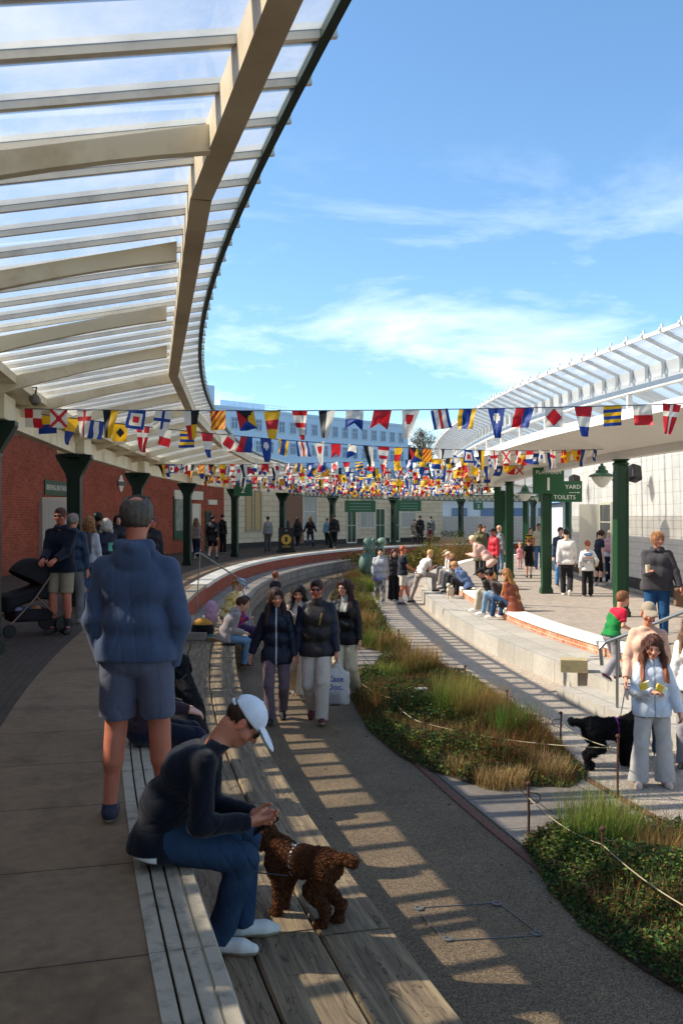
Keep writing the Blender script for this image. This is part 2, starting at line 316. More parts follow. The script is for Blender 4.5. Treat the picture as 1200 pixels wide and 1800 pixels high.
wood_nodes(M_wood,'#5a4c3e','#7f6e58','#a69272'); MATS['old_timber']=M_wood
def sleepers(name,C,s0,s1,rows,z,th=.3,Ls=2.55):
    rr=random.Random(5); V=[];Fs=[];UV=[]
    for (o0,o1) in rows:
        a=s0+rr.uniform(-1.6,0)
        while a<s1:
            L=Ls*rr.uniform(.85,1.1); b=min(a+L-.014,s1); a0=max(a,s0)
            if b-a0>.15:
                nn=max(2,int((b-a0)/.4)+1); us=np.linspace(a0,b,nn); dz=rr.uniform(-.006,.004); off=rr.uniform(0,60); base=len(V); e=.012
                pr=[(o0+.006,z-th),(o0+.006,z+dz-e),(o0+.006+e,z+dz),(o1-.006-e,z+dz),(o1-.006,z+dz-e),(o1-.006,z-th)]; k=len(pr)
                for u in us:
                    for (oo,zz) in pr: V.append(C.at(u,oo+ (rr.uniform(-.003,.003)),zz))
                pe=[0]
                for j in range(k-1): pe.append(pe[-1]+math.hypot(pr[j+1][0]-pr[j][0],pr[j+1][1]-pr[j][1]))
                for i in range(nn-1):
                    for j in range(k-1):
                        Fs.append([base+i*k+j,base+i*k+j+1,base+(i+1)*k+j+1,base+(i+1)*k+j]); UV+=[(us[i]+off,pe[j]+off),(us[i]+off,pe[j+1]+off),(us[i+1]+off,pe[j+1]+off),(us[i+1]+off,pe[j]+off)]
                for q in (0,nn-1):
                    Fs.append([base+q*k+j for j in range(k)]); UV+=[(p[0]*3,p[1]*3) for p in pr]
            a+=L
    o=mkobj(name,V,Fs,M_wood,uv=UV); o['kind']='structure'; return o
sleepers('timber_deck',LC,0,S17,[(0.0,.3),(.3,.66),(.66,1.05)],ZL)
sweep('timber_deck_base',LC,0,S17,rect(.02,1.02,-.95,ZL-.305),M_stoneL)
# stone ledge farther on the left
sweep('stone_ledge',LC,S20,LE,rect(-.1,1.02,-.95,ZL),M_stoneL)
# steps between timber deck and stone ledge
st=sweep('stone_steps',LC,S17,S20,rect(-.1,.55,-.95,-.30),M_stoneL)
sweep('bench_step',LC,S17-.02,S20,rect(.56,1.25,-.95,-.38),M_wood)
# right platform
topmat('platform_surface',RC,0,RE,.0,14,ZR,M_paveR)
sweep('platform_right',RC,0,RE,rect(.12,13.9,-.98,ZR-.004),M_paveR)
sweep('platform_coping_right',RC,RC.s_at_y(14.3),RE,rect(-.03,.36,ZR-.06,ZR+.010),M_strip2)
sweep('platform_brick_face_right',RC,RC.s_at_y(14.3),RE,rect(0,.12,ZLR-.02,ZR-.06),M_brickR)
sweep('stone_ledge_right',RC,RC.s_at_y(12.6),RC.s_at_y(30),rect(-1.0,.1,-.98,ZLR),M_stoneR)
sweep('stone_ledge_far',RC,RC.s_at_y(30),RE,rect(-.75,.1,-.98,ZLR-.02),M_stoneR)
# steps down from right platform, nearer the camera
sweep('steps',RC,0,RC.s_at_y(14.25),rect(-.42,.13,-.98,-.465),M_stoneR)
sweep('steps_lower',RC,0,RC.s_at_y(12.55),rect(-.98,-.425,-.98,ZLR),M_stoneR)
sweep('steps_foot',RC,0,RC.s_at_y(14.0),rect(-1.52,-1.005,-.98,-.735),M_stoneR)
# slabs and the two rails sunk in the yard
sweep('paving',LC,LC.s_at_y(3.2),LC.s_at_y(9.9),[(2.80,ZT+.008),(4.15,ZT+.008)],M_slab,closed=False)
sweep('paving_far',LC,LC.s_at_y(16.4),LC.s_at_y(18.4),[(2.80,ZT+.008),(4.15,ZT+.008)],M_slab,closed=False)
for oo,nm in ((2.72,'rail_left'),(4.20,'rail_right')):
    sweep('rail',LC,LC.s_at_y(3),LC.s_at_y(50),[(oo-.035,ZT),(oo-.035,ZT+.014),(oo+.035,ZT+.014),(oo+.035,ZT)],M_steelrail)
# inspection cover in the path
c=MB(); P=[px(728,1597,ZT),px(875,1588,ZT),px(950,1645,ZT),px(783,1655,ZT)]
for i in range(4):
    a=P[i]; b=P[(i+1)%4]; c.bar(a+Vector((0,0,.003)),b+Vector((0,0,.003)),.008,.010)
M_galv=mat('galvanised','#75706a',rough=.6,metal=.35,var=.15,vscale=20)
iv=empty('inspection_cover',P[0],0,'square inset manhole cover with bright corners in the dark left path','manhole cover')
c.v=[tuple(Vector(v)-P[0]) for v in c.v]; c.build('frame',M_galv,iv)
cc=(P[0]+P[1]+P[2]+P[3])/4
for p in P:
    q=MB(); q.lathe(p+(cc-p)*.07-P[0]+Vector((0,0,.004)),[(.035,0),(.035,.008),(.02,.010),(.018,.004)],10); q.build('corner_socket',M_galv,iv)
# planting beds: soil sheets
BEDS={
 'near':[(1.40,7.45),(1.42,6.6),(1.50,5.95),(1.70,5.4),(1.95,4.9),(2.4,4.2),(3.6,4.2),(3.35,6),(2.75,7.55),(2.2,7.8)],
 'mid':[(.10,14.6),(.14,13.4),(.32,11.5),(.60,10.3),(.82,9.75),(1.25,9.15),(2.15,9.05),(2.44,9.5),(2.36,11.2),(2.25,13.2),(1.62,16.0),(.6,16.2)],
 'far':[(.20,21.0),(.35,19),(.6,18.3),(1.12,18.3),(1.10,22),(.98,28),(.95,33),(1.5,38),(2.3,43),(3.2,46.5),(1.9,47.5),(.75,43),(-.1,36),(-.35,30),(-.2,25)],
 'back':[(3.3,45.5),(4.5,44.5),(6.6,49.5),(8.4,53),(6.8,54.6),(4.6,51.3)]}
for k,pl in BEDS.items():
    o=mkobj('planting_soil',[(x*1.012,y*1.012,ZT+.012) for x,y in pl],[list(range(len(pl)))],M_soil); o['kind']='structure'
    # raised crumbly heart of the bed
# ================================================================ CANOPIES
M_cream=mat('cream_paint','#ebe0c2',rough=.5,var=.05,vscale=3,dirt='#a87c48',dirt_amt=.65,dirt_scale=1.3)
M_white=mat('white_paint','#e9e6df',rough=.5,var=.03,vscale=3)
M_gutter=mat('gutter_green','#23352a',rough=.5)
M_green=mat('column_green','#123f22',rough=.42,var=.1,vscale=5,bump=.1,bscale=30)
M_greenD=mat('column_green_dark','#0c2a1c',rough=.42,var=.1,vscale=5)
def glass_mat(name,white,hazefac,tint=(.96,.98,1)):
    m=bpy.data.materials.new(name); m.use_nodes=True; nt=m.node_tree; nt.nodes.clear(); out=N(nt,'ShaderNodeOutputMaterial')
    t=N(nt,'ShaderNodeBsdfTransparent'); t.inputs[0].default_value=(*tint,1); d=N(nt,'ShaderNodeBsdfDiffuse'); d.inputs[0].default_value=(.8,.8,.78,1); tr=N(nt,'ShaderNodeBsdfTranslucent'); tr.inputs[0].default_value=(.85,.85,.83,1)
    a=N(nt,'ShaderNodeMixShader'); a.inputs[0].default_value=.6; nt.links.new(d.outputs[0],a.inputs[1]); nt.links.new(tr.outputs[0],a.inputs[2])
    gl=N(nt,'ShaderNodeBsdfGlossy'); gl.inputs['Roughness'].default_value=.04
    tc=N(nt,'ShaderNodeTexCoord'); n=N(nt,'ShaderNodeTexNoise'); n.inputs['Scale'].default_value=1.1; n.inputs['Detail'].default_value=8; n.inputs['Roughness'].default_value=.6; nt.links.new(tc.outputs['UV'],n.inputs['Vector'])
    r=N(nt,'ShaderNodeMapRange'); r.inputs['From Min'].default_value=.42; r.inputs['From Max'].default_value=.75; r.inputs['To Min'].default_value=white; r.inputs['To Max'].default_value=white+hazefac; nt.links.new(n.outputs['Fac'],r.inputs['Value'])
    b=N(nt,'ShaderNodeMixShader'); nt.links.new(r.outputs[0],b.inputs[0]); nt.links.new(t.outputs[0],b.inputs[1]); nt.links.new(a.outputs[0],b.inputs[2])
    lw=N(nt,'ShaderNodeLayerWeight'); lw.inputs['Blend'].default_value=.5; pw=N(nt,'ShaderNodeMath',operation='POWER'); pw.inputs[1].default_value=5; nt.links.new(lw.outputs['Facing'],pw.inputs[0]); ma=N(nt,'ShaderNodeMath',operation='MULTIPLY_ADD'); ma.inputs[1].default_value=.7; ma.inputs[2].default_value=.04; nt.links.new(pw.outputs[0],ma.inputs[0]); c=N(nt,'ShaderNodeMixShader'); nt.links.new(ma.outputs[0],c.inputs[0]); nt.links.new(b.outputs[0],c.inputs[1]); nt.links.new(gl.outputs[0],c.inputs[2]); nt.links.new(c.outputs[0],out.inputs[0]); MATS[name]=m; return m
M_glass=glass_mat('canopy_glass',.25,.36); M_glassR=glass_mat('canopy_glass_right',.52,.25)
SB=.49
def canopy(root,C,sg,s0,s1,cols,zg,zb,ze,oB,oE,oC,wallo,zw,paint,glass,rsp,zc):
    """sg=-1: canopy stands left of the edge curve (track at +o). offsets are given on the track side as +"""
    f=lambda o: o if sg<0 else -o
    A=lambda u,o,z: C.at(u,f(o),z)
    # glass sheets
    sweep('glass_roof',C,s0,s1,[(f(oC),zg),(f(oE),ze)],glass,root,ds=SB,closed=False,kind=None)
    sweep('glass_roof',C,s0,s1,[(f(oC-.35),zg),(f(wallo),zw)],glass,root,ds=SB,closed=False,kind=None)
    # outer beam: straight pieces between kinks at the columns
    return f,A
# ---- left canopy
CL=[4.3,12.2,18.5,26,33.6,40.3,46.6]; sCL=[LC.s_at_y(y) for y in CL]
sCL=[sCL[0]-13.4,sCL[0]-6.8]+sCL; 
sCL=[u for u in sCL if u>.2]
d=sCL[-1]
while d+6.3<LE: d+=6.3; sCL.append(d)
lc=empty('station_canopy',LC.at(0,-2.05,3),0,'cream glazed canopy with brown fascia beam over the left platform','canopy')
rt=lambda r: None
def child(mb,name,m,root,**k):
    o=mb.build(name,m,root,**k); o.matrix_parent_inverse=root.matrix_basis.inverted(); return o
def swc(name,*a,**k):
    root=a[5] if len(a)>5 else k.get('parent'); o=sweep(name,*a,**k); o.matrix_parent_inverse=Matrix.Translation(-Vector(root.location)); return o
zG,zE=3.38,3.875; oC,oE,oB=-1.95,.53,.175
def zgl(o): return zG+(zE-zG)*(o-oC)/(oE-oC)
swc('glass_roof',LC,0.3,LE,[(oC,zG),(oE,zE)],M_glass,lc,ds=.6,closed=False,kind=None)
swc('glass_roof',LC,0.3,LE,[(-2.3,zG),(-6.1,4.35)],M_glass,lc,ds=.6,closed=False,kind=None)
swc('valley_gutter',LC,0.3,LE,rect(-2.18,-1.58,3.24,3.34),M_cream,lc,ds=.6,kind=None)
swc('eaves_gutter',LC,0.3,LE,rect(oE-.02,oE+.025,zE-.05,zE+.01),M_gutter,lc,ds=.6,kind=None)
# fascia beam in straight lengths
kinks=[0.4]+[LC.s_at_y(y) for y in (1.0,5.75,13.0,18.6,26,33.6,40.3,46.6)]
q=kinks[-1]
while q+6.2<LE: q+=6.2; kinks.append(q)
for a,b in zip(kinks[:-1],kinks[1:]):
    m=MB(); n=max(1,int((b-a)/6.5)); A=LC.at(a,oB,3.70); B=LC.at(b,oB,3.70); D=(B-A).normalized()*.03; m.bar(A-D*.2,B+D*.2,.13,.19); child(m,'fascia_beam',mat('fascia_paint','#d6c5a6',rough=.55,var=.06,vscale=2,dirt='#94744f',dirt_amt=.5,dirt_scale=.8),lc)
# beams between columns and rafters
for i,(a,b) in enumerate(zip(sCL[:-1],sCL[1:])):
    m=MB(); A=LC.at(a,-2.05,3.03); B=LC.at(b,-2.05,3.03); D=(B-A).normalized(); m.bar(A+D*.42,B-D*.42,.16,.30); child(m,'column_beam',M_cream,lc)
sR=[]; u=.6
base=LC.s_at_y(5.0)   # a big rafter meets the fascia near here
k0=int((base-.5)/2.2); u=base-k0*2.2
while u<LE: sR.append(u); u+=2.2
for u in sR:
    m=MB(); n=8; up=LC.tan(u)
    for side,(o0,z0,o1,z1) in enumerate(((-2.0,3.24,oB-.04,3.74),(-2.15,3.22,-6.1,4.22))):
        P0=[];P1=[]
        for i in range(n+1):
            t=i/n; o=o0+(o1-o0)*t; zt=z0+(z1-z0)*t; dep=.09+.10*(1-t)**2+.05*t**3 if side==0 else .09+.05*(1-t)
            P0.append(LC.at(u,o,zt)); P1.append(LC.at(u,o,zt-dep))
        w=LC.tan(u)*.035
        m.prism([p-w for p in P0]+[p-w for p in P1[::-1]],w*2)
    child(m,'rafter',M_cream,lc)
# glazing bars
bars=[]; u=.35
while u<LE: bars.append(u); u+=SB
vis=[u for u in bars if LC.at(u,0,0).y>1.5]
def glbar(m,u,far=False):
    m.bar(LC.at(u,oC,zG-.02),LC.at(u,oE+.06,zgl(oE+.06)-.02),.03,.035)
    m.bar(LC.at(u,oC,zG+.02),LC.at(u,oE+.06,zgl(oE+.06)+.02),.022,.03)
    m.bar(LC.at(u+.075,oC,zG+.012),LC.at(u+.075,oE,zgl(oE)+.012),.13,.006); m.bar(LC.at(u+.06,-2.35,zG+.03),LC.at(u+.06,-6.1,4.37),.11,.006)  # added flat strips: stand in for shade beside the bars, widen their striped shadows
    m.bar(LC.at(u,-2.35,zG-.0),LC.at(u,-6.1,4.34),.03,.04)
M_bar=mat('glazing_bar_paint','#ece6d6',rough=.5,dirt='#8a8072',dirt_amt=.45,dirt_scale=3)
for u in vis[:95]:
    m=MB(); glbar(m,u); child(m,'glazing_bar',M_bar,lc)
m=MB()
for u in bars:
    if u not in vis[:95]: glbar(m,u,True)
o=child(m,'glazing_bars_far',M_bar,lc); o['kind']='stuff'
# purlins
for oo in (-3.4,-4.8): swc('purlin',LC,.3,LE,rect(oo-.04,oo+.04,zG+(4.35-zG)*(-2.3-oo)/3.8-.14,zG+(4.35-zG)*(-2.3-oo)/3.8-.035),M_cream,lc,ds=1.2,kind=None)
# columns, left
def column(C,u,oc,zcap,flare,m,mc,label,cat='column',group=None,bw=.30,capb=True,w=.24):
    z0=ZR if not flare else 0; zcap-=z0
    P=C.at(u,oc,z0); t=C.tan(u); a=math.atan2(t.y,t.x)-math.pi/2
    r=empty('canopy_column',P,a,label,cat,group)
    b=MB(); b.box((0,0,(zcap-.1)/2),(w,w*.92,zcap-.1)); b.box((0,0,.06),(w+.07,w+.07,.12)); b.box((0,0,.15),(w+.03,w+.03,.05)); b.box((0,0,zcap-.42),(w+.035,w+.035,.04))
    for sx in (-1,1): b.box((sx*(w/2-.012),0,zcap/2),(.03,w+.012,zcap-.5))
    b.build('shaft',m,r)
    b=MB()
    if flare: 
        b.prism([(-w/2,-w/2,zcap-.42),(-.33,-w/2,zcap-.06),(-.33,-w/2,zcap),(.33,-w/2,zcap),(.33,-w/2,zcap-.06),(w/2,-w/2,zcap-.42)],(0,w,0))
        b.box((0,0,zcap-.03),(.26,.68,.06)); b.build('capital',m,r)
        c=MB(); c.box((0,0,zcap+.155),(.5,.72,.30)); c.build('cap_box',mc,r)
    else:
        b.lathe((0,0,zcap-.14),[(.13,0),(.17,.03),(.17,.06),(.13,.09),(.19,.14)],14); b.build('capital',m,r)
    return r
POSL=['left column cut by the picture edge behind the pushchair','green column beside the brewery door sign','green column rising behind the bald man in the blue hoodie','green column in front of the poster on the brick wall','green column under the platform two sign','green column beside the black chalkboard','green column beside the walker in dark clothes']
cols_left=[]
k=0
for u in sCL:
    y=LC.at(u,-2.05,0).y
    if y<2: lab='green column behind the photographer on the left platform'
    elif y<8: lab='nearest green column of the left platform'
    else:
        lab=POSL[k] if k<len(POSL) else ['first','second','third','fourth','fifth','sixth'][min(k-len(POSL),5)]+' green column past the walkers at the far bend'; k+=1
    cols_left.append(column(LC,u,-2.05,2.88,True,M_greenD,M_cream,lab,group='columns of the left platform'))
# ---- right canopy
rc=empty('station_canopy',RC.at(8,1.7,3),0,'white glazed canopy with double fascia over the right platform','canopy')
CR=[6.6,13.1,19.6,25.8,32.3,38.2]; sCR=[RC.s_at_y(y) for y in CR]
q=sCR[-1]
while q+6.0<RE: q+=6.0; sCR.append(q)
R0=RC.s_at_y(2)
oT=-.36; oV=1.85; zGr,zEr=3.34,4.26
def zr(o): return zEr+(zGr-zEr)*(o-oT)/(oV-oT)
swc('glass_roof',RC,R0,RE,[(oT,zEr),(oV,zGr)],M_glassR,rc,ds=.6,closed=False,kind=None)
swc('glass_roof',RC,R0,RE,[(2.3,zGr),(5.2,3.95)],M_glassR,rc,ds=.6,closed=False,kind=None)
swc('valley_gutter',RC,R0,RE,rect(1.75,2.38,3.22,3.32),M_white,rc,ds=.6,kind=None)
swc('upper_fascia',RC,R0,RE,rect(.20,.30,3.64,3.80),M_white,rc,ds=.6,kind=None)
swc('fascia_panel',RC,R0,RE,rect(.245,.27,3.805,3.99),M_white,rc,ds=.6,kind=None)
swc('lower_fascia',RC,R0,RE,rect(.20,.30,3.25,3.41),M_white,rc,ds=.6,kind=None)
swc('soffit',RC,R0,RE,[(.305,3.26),(.305,3.29),(1.92,3.06),(1.92,3.03)],M_white,rc,ds=.6,kind=None)
swc('column_beam',RC,R0,RE,rect(1.93,2.17,2.88,3.20),M_white,rc,ds=.6,kind=None)
bars=[]; u=R0+.2
while u<RE: bars.append(u); u+=SB
def rbar(m,u):
    m.bar(RC.at(u,oT-.05,zr(oT-.05)-.02),RC.at(u,1.8,zr(1.8)-.02),.03,.045); m.bar(RC.at(u,oT,zr(oT)),RC.at(u,oT,zr(oT)+.075),.04,.02,up=(1,0,0)); m.bar(RC.at(u,2.35,zGr-.02),RC.at(u,5.2,3.93),.03,.045); m.bar(RC.at(u,.215,3.77),RC.at(u,.215,3.98),.03,.05,up=(1,0,0))
vis=[u for u in bars if RC.at(u,0,0).y>8][:90]
for u in vis: m=MB(); rbar(m,u); child(m,'glazing_bar',M_white,rc)
m=MB()
for u in bars:
    if u not in vis: rbar(m,u)
child(m,'glazing_bars_far',M_white,rc)['kind']='stuff'
swc('outer_rail',RC,R0,RE,rect(oT-.02,oT+.01,zEr-.05,zEr+.0),M_white,rc,ds=.6,kind=None)
u=R0+.6
while u<RE:
    m=MB(); m.bar(RC.at(u,.25,3.405),RC.at(u,.25,3.645),.09,.07,up=(1,0,0)); child(m,'fascia_post',M_white,rc)
    m=MB(); m.bar(RC.at(u,.3,3.72),RC.at(u,1.75,3.27),.06,.09); m.bar(RC.at(u,2.4,3.24),RC.at(u,5.2,3.8),.06,.09); child(m,'rafter',M_white,rc); u+=1.85
POSR=['green column hidden off to the right','green column standing close by the handrail of the steps','green column beside the woman in the charcoal hoodie','green column carrying the platform one sign','stout green column behind the child in pink','green column behind the standing red jacket','slim green column deep under the right canopy']
for k,u in enumerate(sCR):
    lab=POSR[k] if k<len(POSR) else ['third','fourth','fifth','sixth','seventh','eighth'][min(k-len(POSR),5)]+' last slim green column where the right canopy bends away'
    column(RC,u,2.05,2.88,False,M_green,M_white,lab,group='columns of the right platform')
# ================================================================ BUILDINGS
M_facL=brick_mat('cream_brickwork','#d8ccb0','#e2d7bd','#a89c80',bw=.9,bh=.30,ms=.012,grain=.06,bump=.4)
M_facR=brick_mat('white_brickwork','#e8e5de','#ecebe5','#d6d3ca',bw=.9,bh=.30,ms=.010,grain=.03,bump=.5)
M_plinth=mat('black_plinth','#2c2b2b',rough=.6,var=.1)
M_lowerwall=mat('grey_lower_wall','#b9b3aa',rough=.6,var=.04)
M_door=mat('door_green','#1c4a31',rough=.4)
M_glz=mat('window_glass','#2d3b45',rough=.06,spec=.8)
M_cw=mat('window_cream','#e6e0cd',rough=.5)
M_roof=mat('slate_roof','#4a4d52',rough=.7,var=.15,vscale=2)
M_black=mat('black_metal','#151515',rough=.45)
WO=-6.15; WH=5.2
sBk=LC.s_at_y(48.4)   # brick building ends (measured on the edge curve)
bl=empty('brick_building',LC.at(0,WO,0),0,'dark red brick station building behind the left platform','building')
sT=LC.s_at_y(20); WH2=4.3
swc('wall',LC,.3,sT,rect(WO-.35,WO,0,5.72),M_brick,bl,ds=.6,kind=None)
swc('roof',LC,.3,sT,rect(WO-8,WO+.1,5.72,5.82),M_roof,bl,ds=.6,kind=None)
swc('wall',LC,sT,sBk,rect(WO-.35,WO,0,4.7),M_brick,bl,ds=.6,kind=None)
swc('roof',LC,sT,sBk,rect(WO-8,WO+.1,4.7,4.82),M_roof,bl,ds=.6,kind=None)
cb=empty('cream_building',LC.at(sBk+1,WO,0),0,'long cream painted station building curving round the far bend','building')
sCE=LC.L-.4
for u in np.arange(sBk,sCE,1): 
    p=LC.at(u,WO,0)
    if 600+p.x/p.y*F>772: sCE=u; break
swc('wall',LC,sBk,sCE,rect(WO-.3,WO,.28,WH2),M_facL,cb,ds=.6,kind=None)
swc('plinth',LC,sBk,sCE,rect(WO-.3,WO+.02,0,.28),M_plinth,cb,ds=.6,kind=None)
swc('roof',LC,sBk,sCE,rect(WO-8,WO+.1,WH2,WH2+.12),M_roof,cb,ds=.6,kind=None)
def u_for(C,o,xp,lo,hi):
    best=min(np.arange(lo,hi,.05),key=lambda u:abs(600+C.at(u,o,0).x/C.at(u,o,0).y*F-xp)); return float(best)
def inwall(C,oface,u,w,z0,z1,root,kind,frame,pane,depth=.05,bars=(1,2),name='window',arch=False,sg=1):
    """window or door standing 3 mm proud of the wall face, sg=+1 looks towards +o"""
    t=C.tan(u); n=C.nor(u)*sg; P=C.at(u,oface,0)+n*.003
    X=t; M=Matrix((X,n,Vector((0,0,1)))).transposed()
    fr=MB(); fw=.08
    for (cx,cz,sx,sz) in ((-(w/2-fw/2),(z0+z1)/2,fw,z1-z0),((w/2-fw/2),(z0+z1)/2,fw,z1-z0),(0,z1-fw/2,w-2*fw,fw),(0,z0+fw/2,w-2*fw,fw)):
        fr.box(P+M@Vector((cx,depth/2,cz)),(sx,depth,sz),M)
    for i in range(1,bars[0]+1): fr.box(P+M@Vector((-w/2+w*i/(bars[0]+1),depth*.35,(z0+z1)/2)),(.03,depth*.6,z1-z0-2*fw),M)
    for i in range(1,bars[1]+1): fr.box(P+M@Vector((0,depth*.33,z0+(z1-z0)*i/(bars[1]+1))),(w-2*fw,depth*.5,.03),M)
    f=child(fr,name,frame,root)
    pn=MB(); pn.box(P+M@Vector((0,.008,(z0+z1)/2)),(w-2*fw,.012,z1-z0-2*fw),M); p=child(pn,'pane' if name=='window' else 'panel',pane,root); p.parent=f; p.matrix_parent_inverse=Matrix.Identity(4); return f
def fixchild(o,root):  # grandchildren modelled in world space: cancel the thing's own translation
    o.matrix_parent_inverse=Matrix.Translation(-Vector(root.location))
# brick building features
for xp,w,z0,z1,nm,fm,pm,bars in ((106,1.05,0,2.25,'door',M_door,mat('door_inner_dark','#10241a',rough=.5),(0,1)),(231,1.3,.0,2.5,'door',M_door,M_greenD,(0,0)),(344,.95,0,2.35,'door',M_cw,M_cw,(0,0)),(366,.7,0,2.0,'door',M_door,M_black,(0,0))):
    u=u_for(LC,WO,xp,2,sBk); f=inwall(LC,WO,u,w,z0,z1,bl,'',fm,pm,bars=bars,name=nm)
# lintels
for xp,w,z in ((330,3.0,2.55),(372,.9,2.25)):
    u=u_for(LC,WO,xp,2,sBk); m=MB(); A=LC.at(u-w/2,WO+.04,z+.2); B=LC.at(u+w/2,WO+.04,z+.2); m.bar(A,B,.07,.42 if w>1 else .25); child(m,'lintel',M_cw,bl)
# cream building windows and doors
for xp in (437,453): 
    u=u_for(LC,WO,xp,sBk,sCE); inwall(LC,WO,u,.8,.9,3.2,cb,'',M_facL,mat('blocked_window','#c3ab7b',rough=.7),bars=(0,0))
for xp in (544,644,716): u=u_for(LC,WO,xp,sBk,sCE); inwall(LC,WO,u,1.5,.95,3.1,cb,'',M_cw,mat('bright_pane','#9fa6a5',rough=.15),bars=(1,1))
for xp in (617,667,693): u=u_for(LC,WO,xp,sBk,sCE); inwall(LC,WO,u,1.0,0,2.3,cb,'',M_cw,M_door,bars=(1,1),name='door')
u=u_for(LC,WO,515,sBk,sCE); m=MB(); m.bar(LC.at(u-.9,WO+.02,1.6),LC.at(u+.9,WO+.02,1.6),.03,3.0); child(m,'brick_patch',M_brick,cb)
# right building: white painted brick, greyer tone on the lower part, dark plinth
WR=4.75; sRb1=RC.s_at_y(36.5); sR9=RC.s_at_y(9)
rb=empty('white_building',RC.at(8,WR,ZR),0,'white painted brick station building behind the right platform','building')
swc('wall',RC,sR9,sRb1,rect(WR,WR+6,1.715,3.95),M_facR,rb,ds=.6,kind=None)
swc('lower_wall',RC,sR9,sRb1,rect(WR-.012,WR+6,ZR+.361,1.71),brick_mat('lower_wall_brickwork','#c9c4bb','#d0cbc2','#b3ada3',bw=.6,bh=.2,ms=.01,grain=.03,bump=.5),rb,ds=.6,kind=None)
swc('plinth',RC,sR9,sRb1,rect(WR-.03,WR+6,ZR,ZR+.355),M_plinth,rb,ds=.6,kind=None)
swc('pavement_kerb',RC,sR9,sRb1+.5,rect(WR-.35,WR-.035,ZR,ZR+.06),mat('kerb_stone','#8a8178',rough=.85,var=.1),rb,ds=.6,kind=None)
def u_forR(xp): return u_for(RC,WR,xp,sR9,sRb1)
u=u_forR(1067); inwall(RC,WR-.035,u,1.5,ZR+.06,2.15,rb,'',M_cw,M_glz,bars=(0,3),name='door',sg=-1)
m=MB(); m.bar(RC.at(u+.80,WR-.06,.95),RC.at(u+.95,WR-.68,.95),.05,2.3); child(m,'open_door',M_cw,rb)
u=u_forR(1038); inwall(RC,WR-.035,u,1.4,ZR+.38,1.75,rb,'',M_cw,mat('window_board','#d9d0ba',rough=.6),bars=(0,0),name='window',sg=-1)
# distant blue-white hotel
M_hotel=mat('hotel_render','#c6dcec',rough=.7,var=.03,vscale=.1)
M_hw=mat('hotel_window_frame','#c8d2da',rough=.5); M_hp=mat('hotel_pane','#7288a0',rough=.15)
A=Vector((-20.5,137,0)); B=Vector((11.8,170,0)); D=(B-A); Lh=D.length; D.normalize(); nn=Vector((D.y,-D.x,0))
ht=empty('hotel',A,0,'pale blue flat roofed hotel block rising beyond the far bend','hotel')
def hbox(name,s0,s1,z0,z1,dep,m,front=0,root=ht):
    b=MB(); c=A+D*(s0+s1)/2-nn*(dep/2-front); M=Matrix((D,-nn,Vector((0,0,1)))).transposed(); b.box(Vector((c.x,c.y,(z0+z1)/2)),(s1-s0,dep,z1-z0),M); o=child(b,name,m,root); return o
hbox('wall',0,Lh,0,17.55,14,M_hotel); hbox('parapet',-.1,Lh+.1,17.56,18.0,14.2,M_hotel,.1)
hbox('stair_tower',-6,4.2,0,21.0,10,M_hotel,-1.5); hbox('roof_house',8,17,18.01,19.6,5,M_hotel,-5)
MH=Matrix((D,nn,Vector((0,0,1)))).transposed()
nw=19
for r_ in range(5):
    for i in range(nw):
        s=2.0+i*(Lh-4)/(nw-1); z=15.6-r_*3.25; c=A+D*s+nn*.02
        b=MB(); w,h=1.25,1.75; c=Vector((c.x,c.y,z))
        for (cx,cz,sx,sz) in ((-w/2,0,.12,h),(w/2,0,.12,h),(0,h/2,w+.12,.12),(0,-h/2,w+.12,.12),(0,0,.07,h-.1),(0,.2,w-.1,.07)): b.box(c+MH@Vector((cx,.05,cz)),(sx,.1,sz),MH)
        f=child(b,'window',M_hw,ht); p=MB(); p.box(c+MH@Vector((0,.02,0)),(w-.12,.03,h-.12),MH); q=child(p,'pane',M_hp,ht); q.parent=f; q.matrix_parent_inverse=Matrix.Identity(4)
b=MB()
for s in np.arange(7,18,1.2): c=A+D*s-nn*1; b.tube([(c.x,c.y,18),(c.x,c.y,18.9)],.03,5)
c0=A+D*7-nn; c1=A+D*18-nn
for z in (18.5,18.9): b.tube([(c0.x,c0.y,z),(c1.x,c1.y,z)],.03,5)
child(b,'roof_railing',M_hw,ht)
# hill beyond
def hill():
    V=[];n=40;mm=14
    for j in range(mm):
        for i in range(n):
            x=-60+i*5; y=150+j*12; z=-1+10*math.exp(-((x-45)/42)**2-((y-225)/55)**2)+1.2*math.sin(x*.13)*math.cos(y*.09); V.append((x,y,z))
    Fs=[(j*n+i,j*n+i+1,(j+1)*n+i+1,(j+1)*n+i) for j in range(mm-1) for i in range(n-1)]
    o=mkobj('hill',V,Fs,mat('hill_scrub','#5c5f42',rough=1,var=.3,vscale=.15,bump=.5,bscale=.5),smooth=True); o['kind']='structure'
hill()
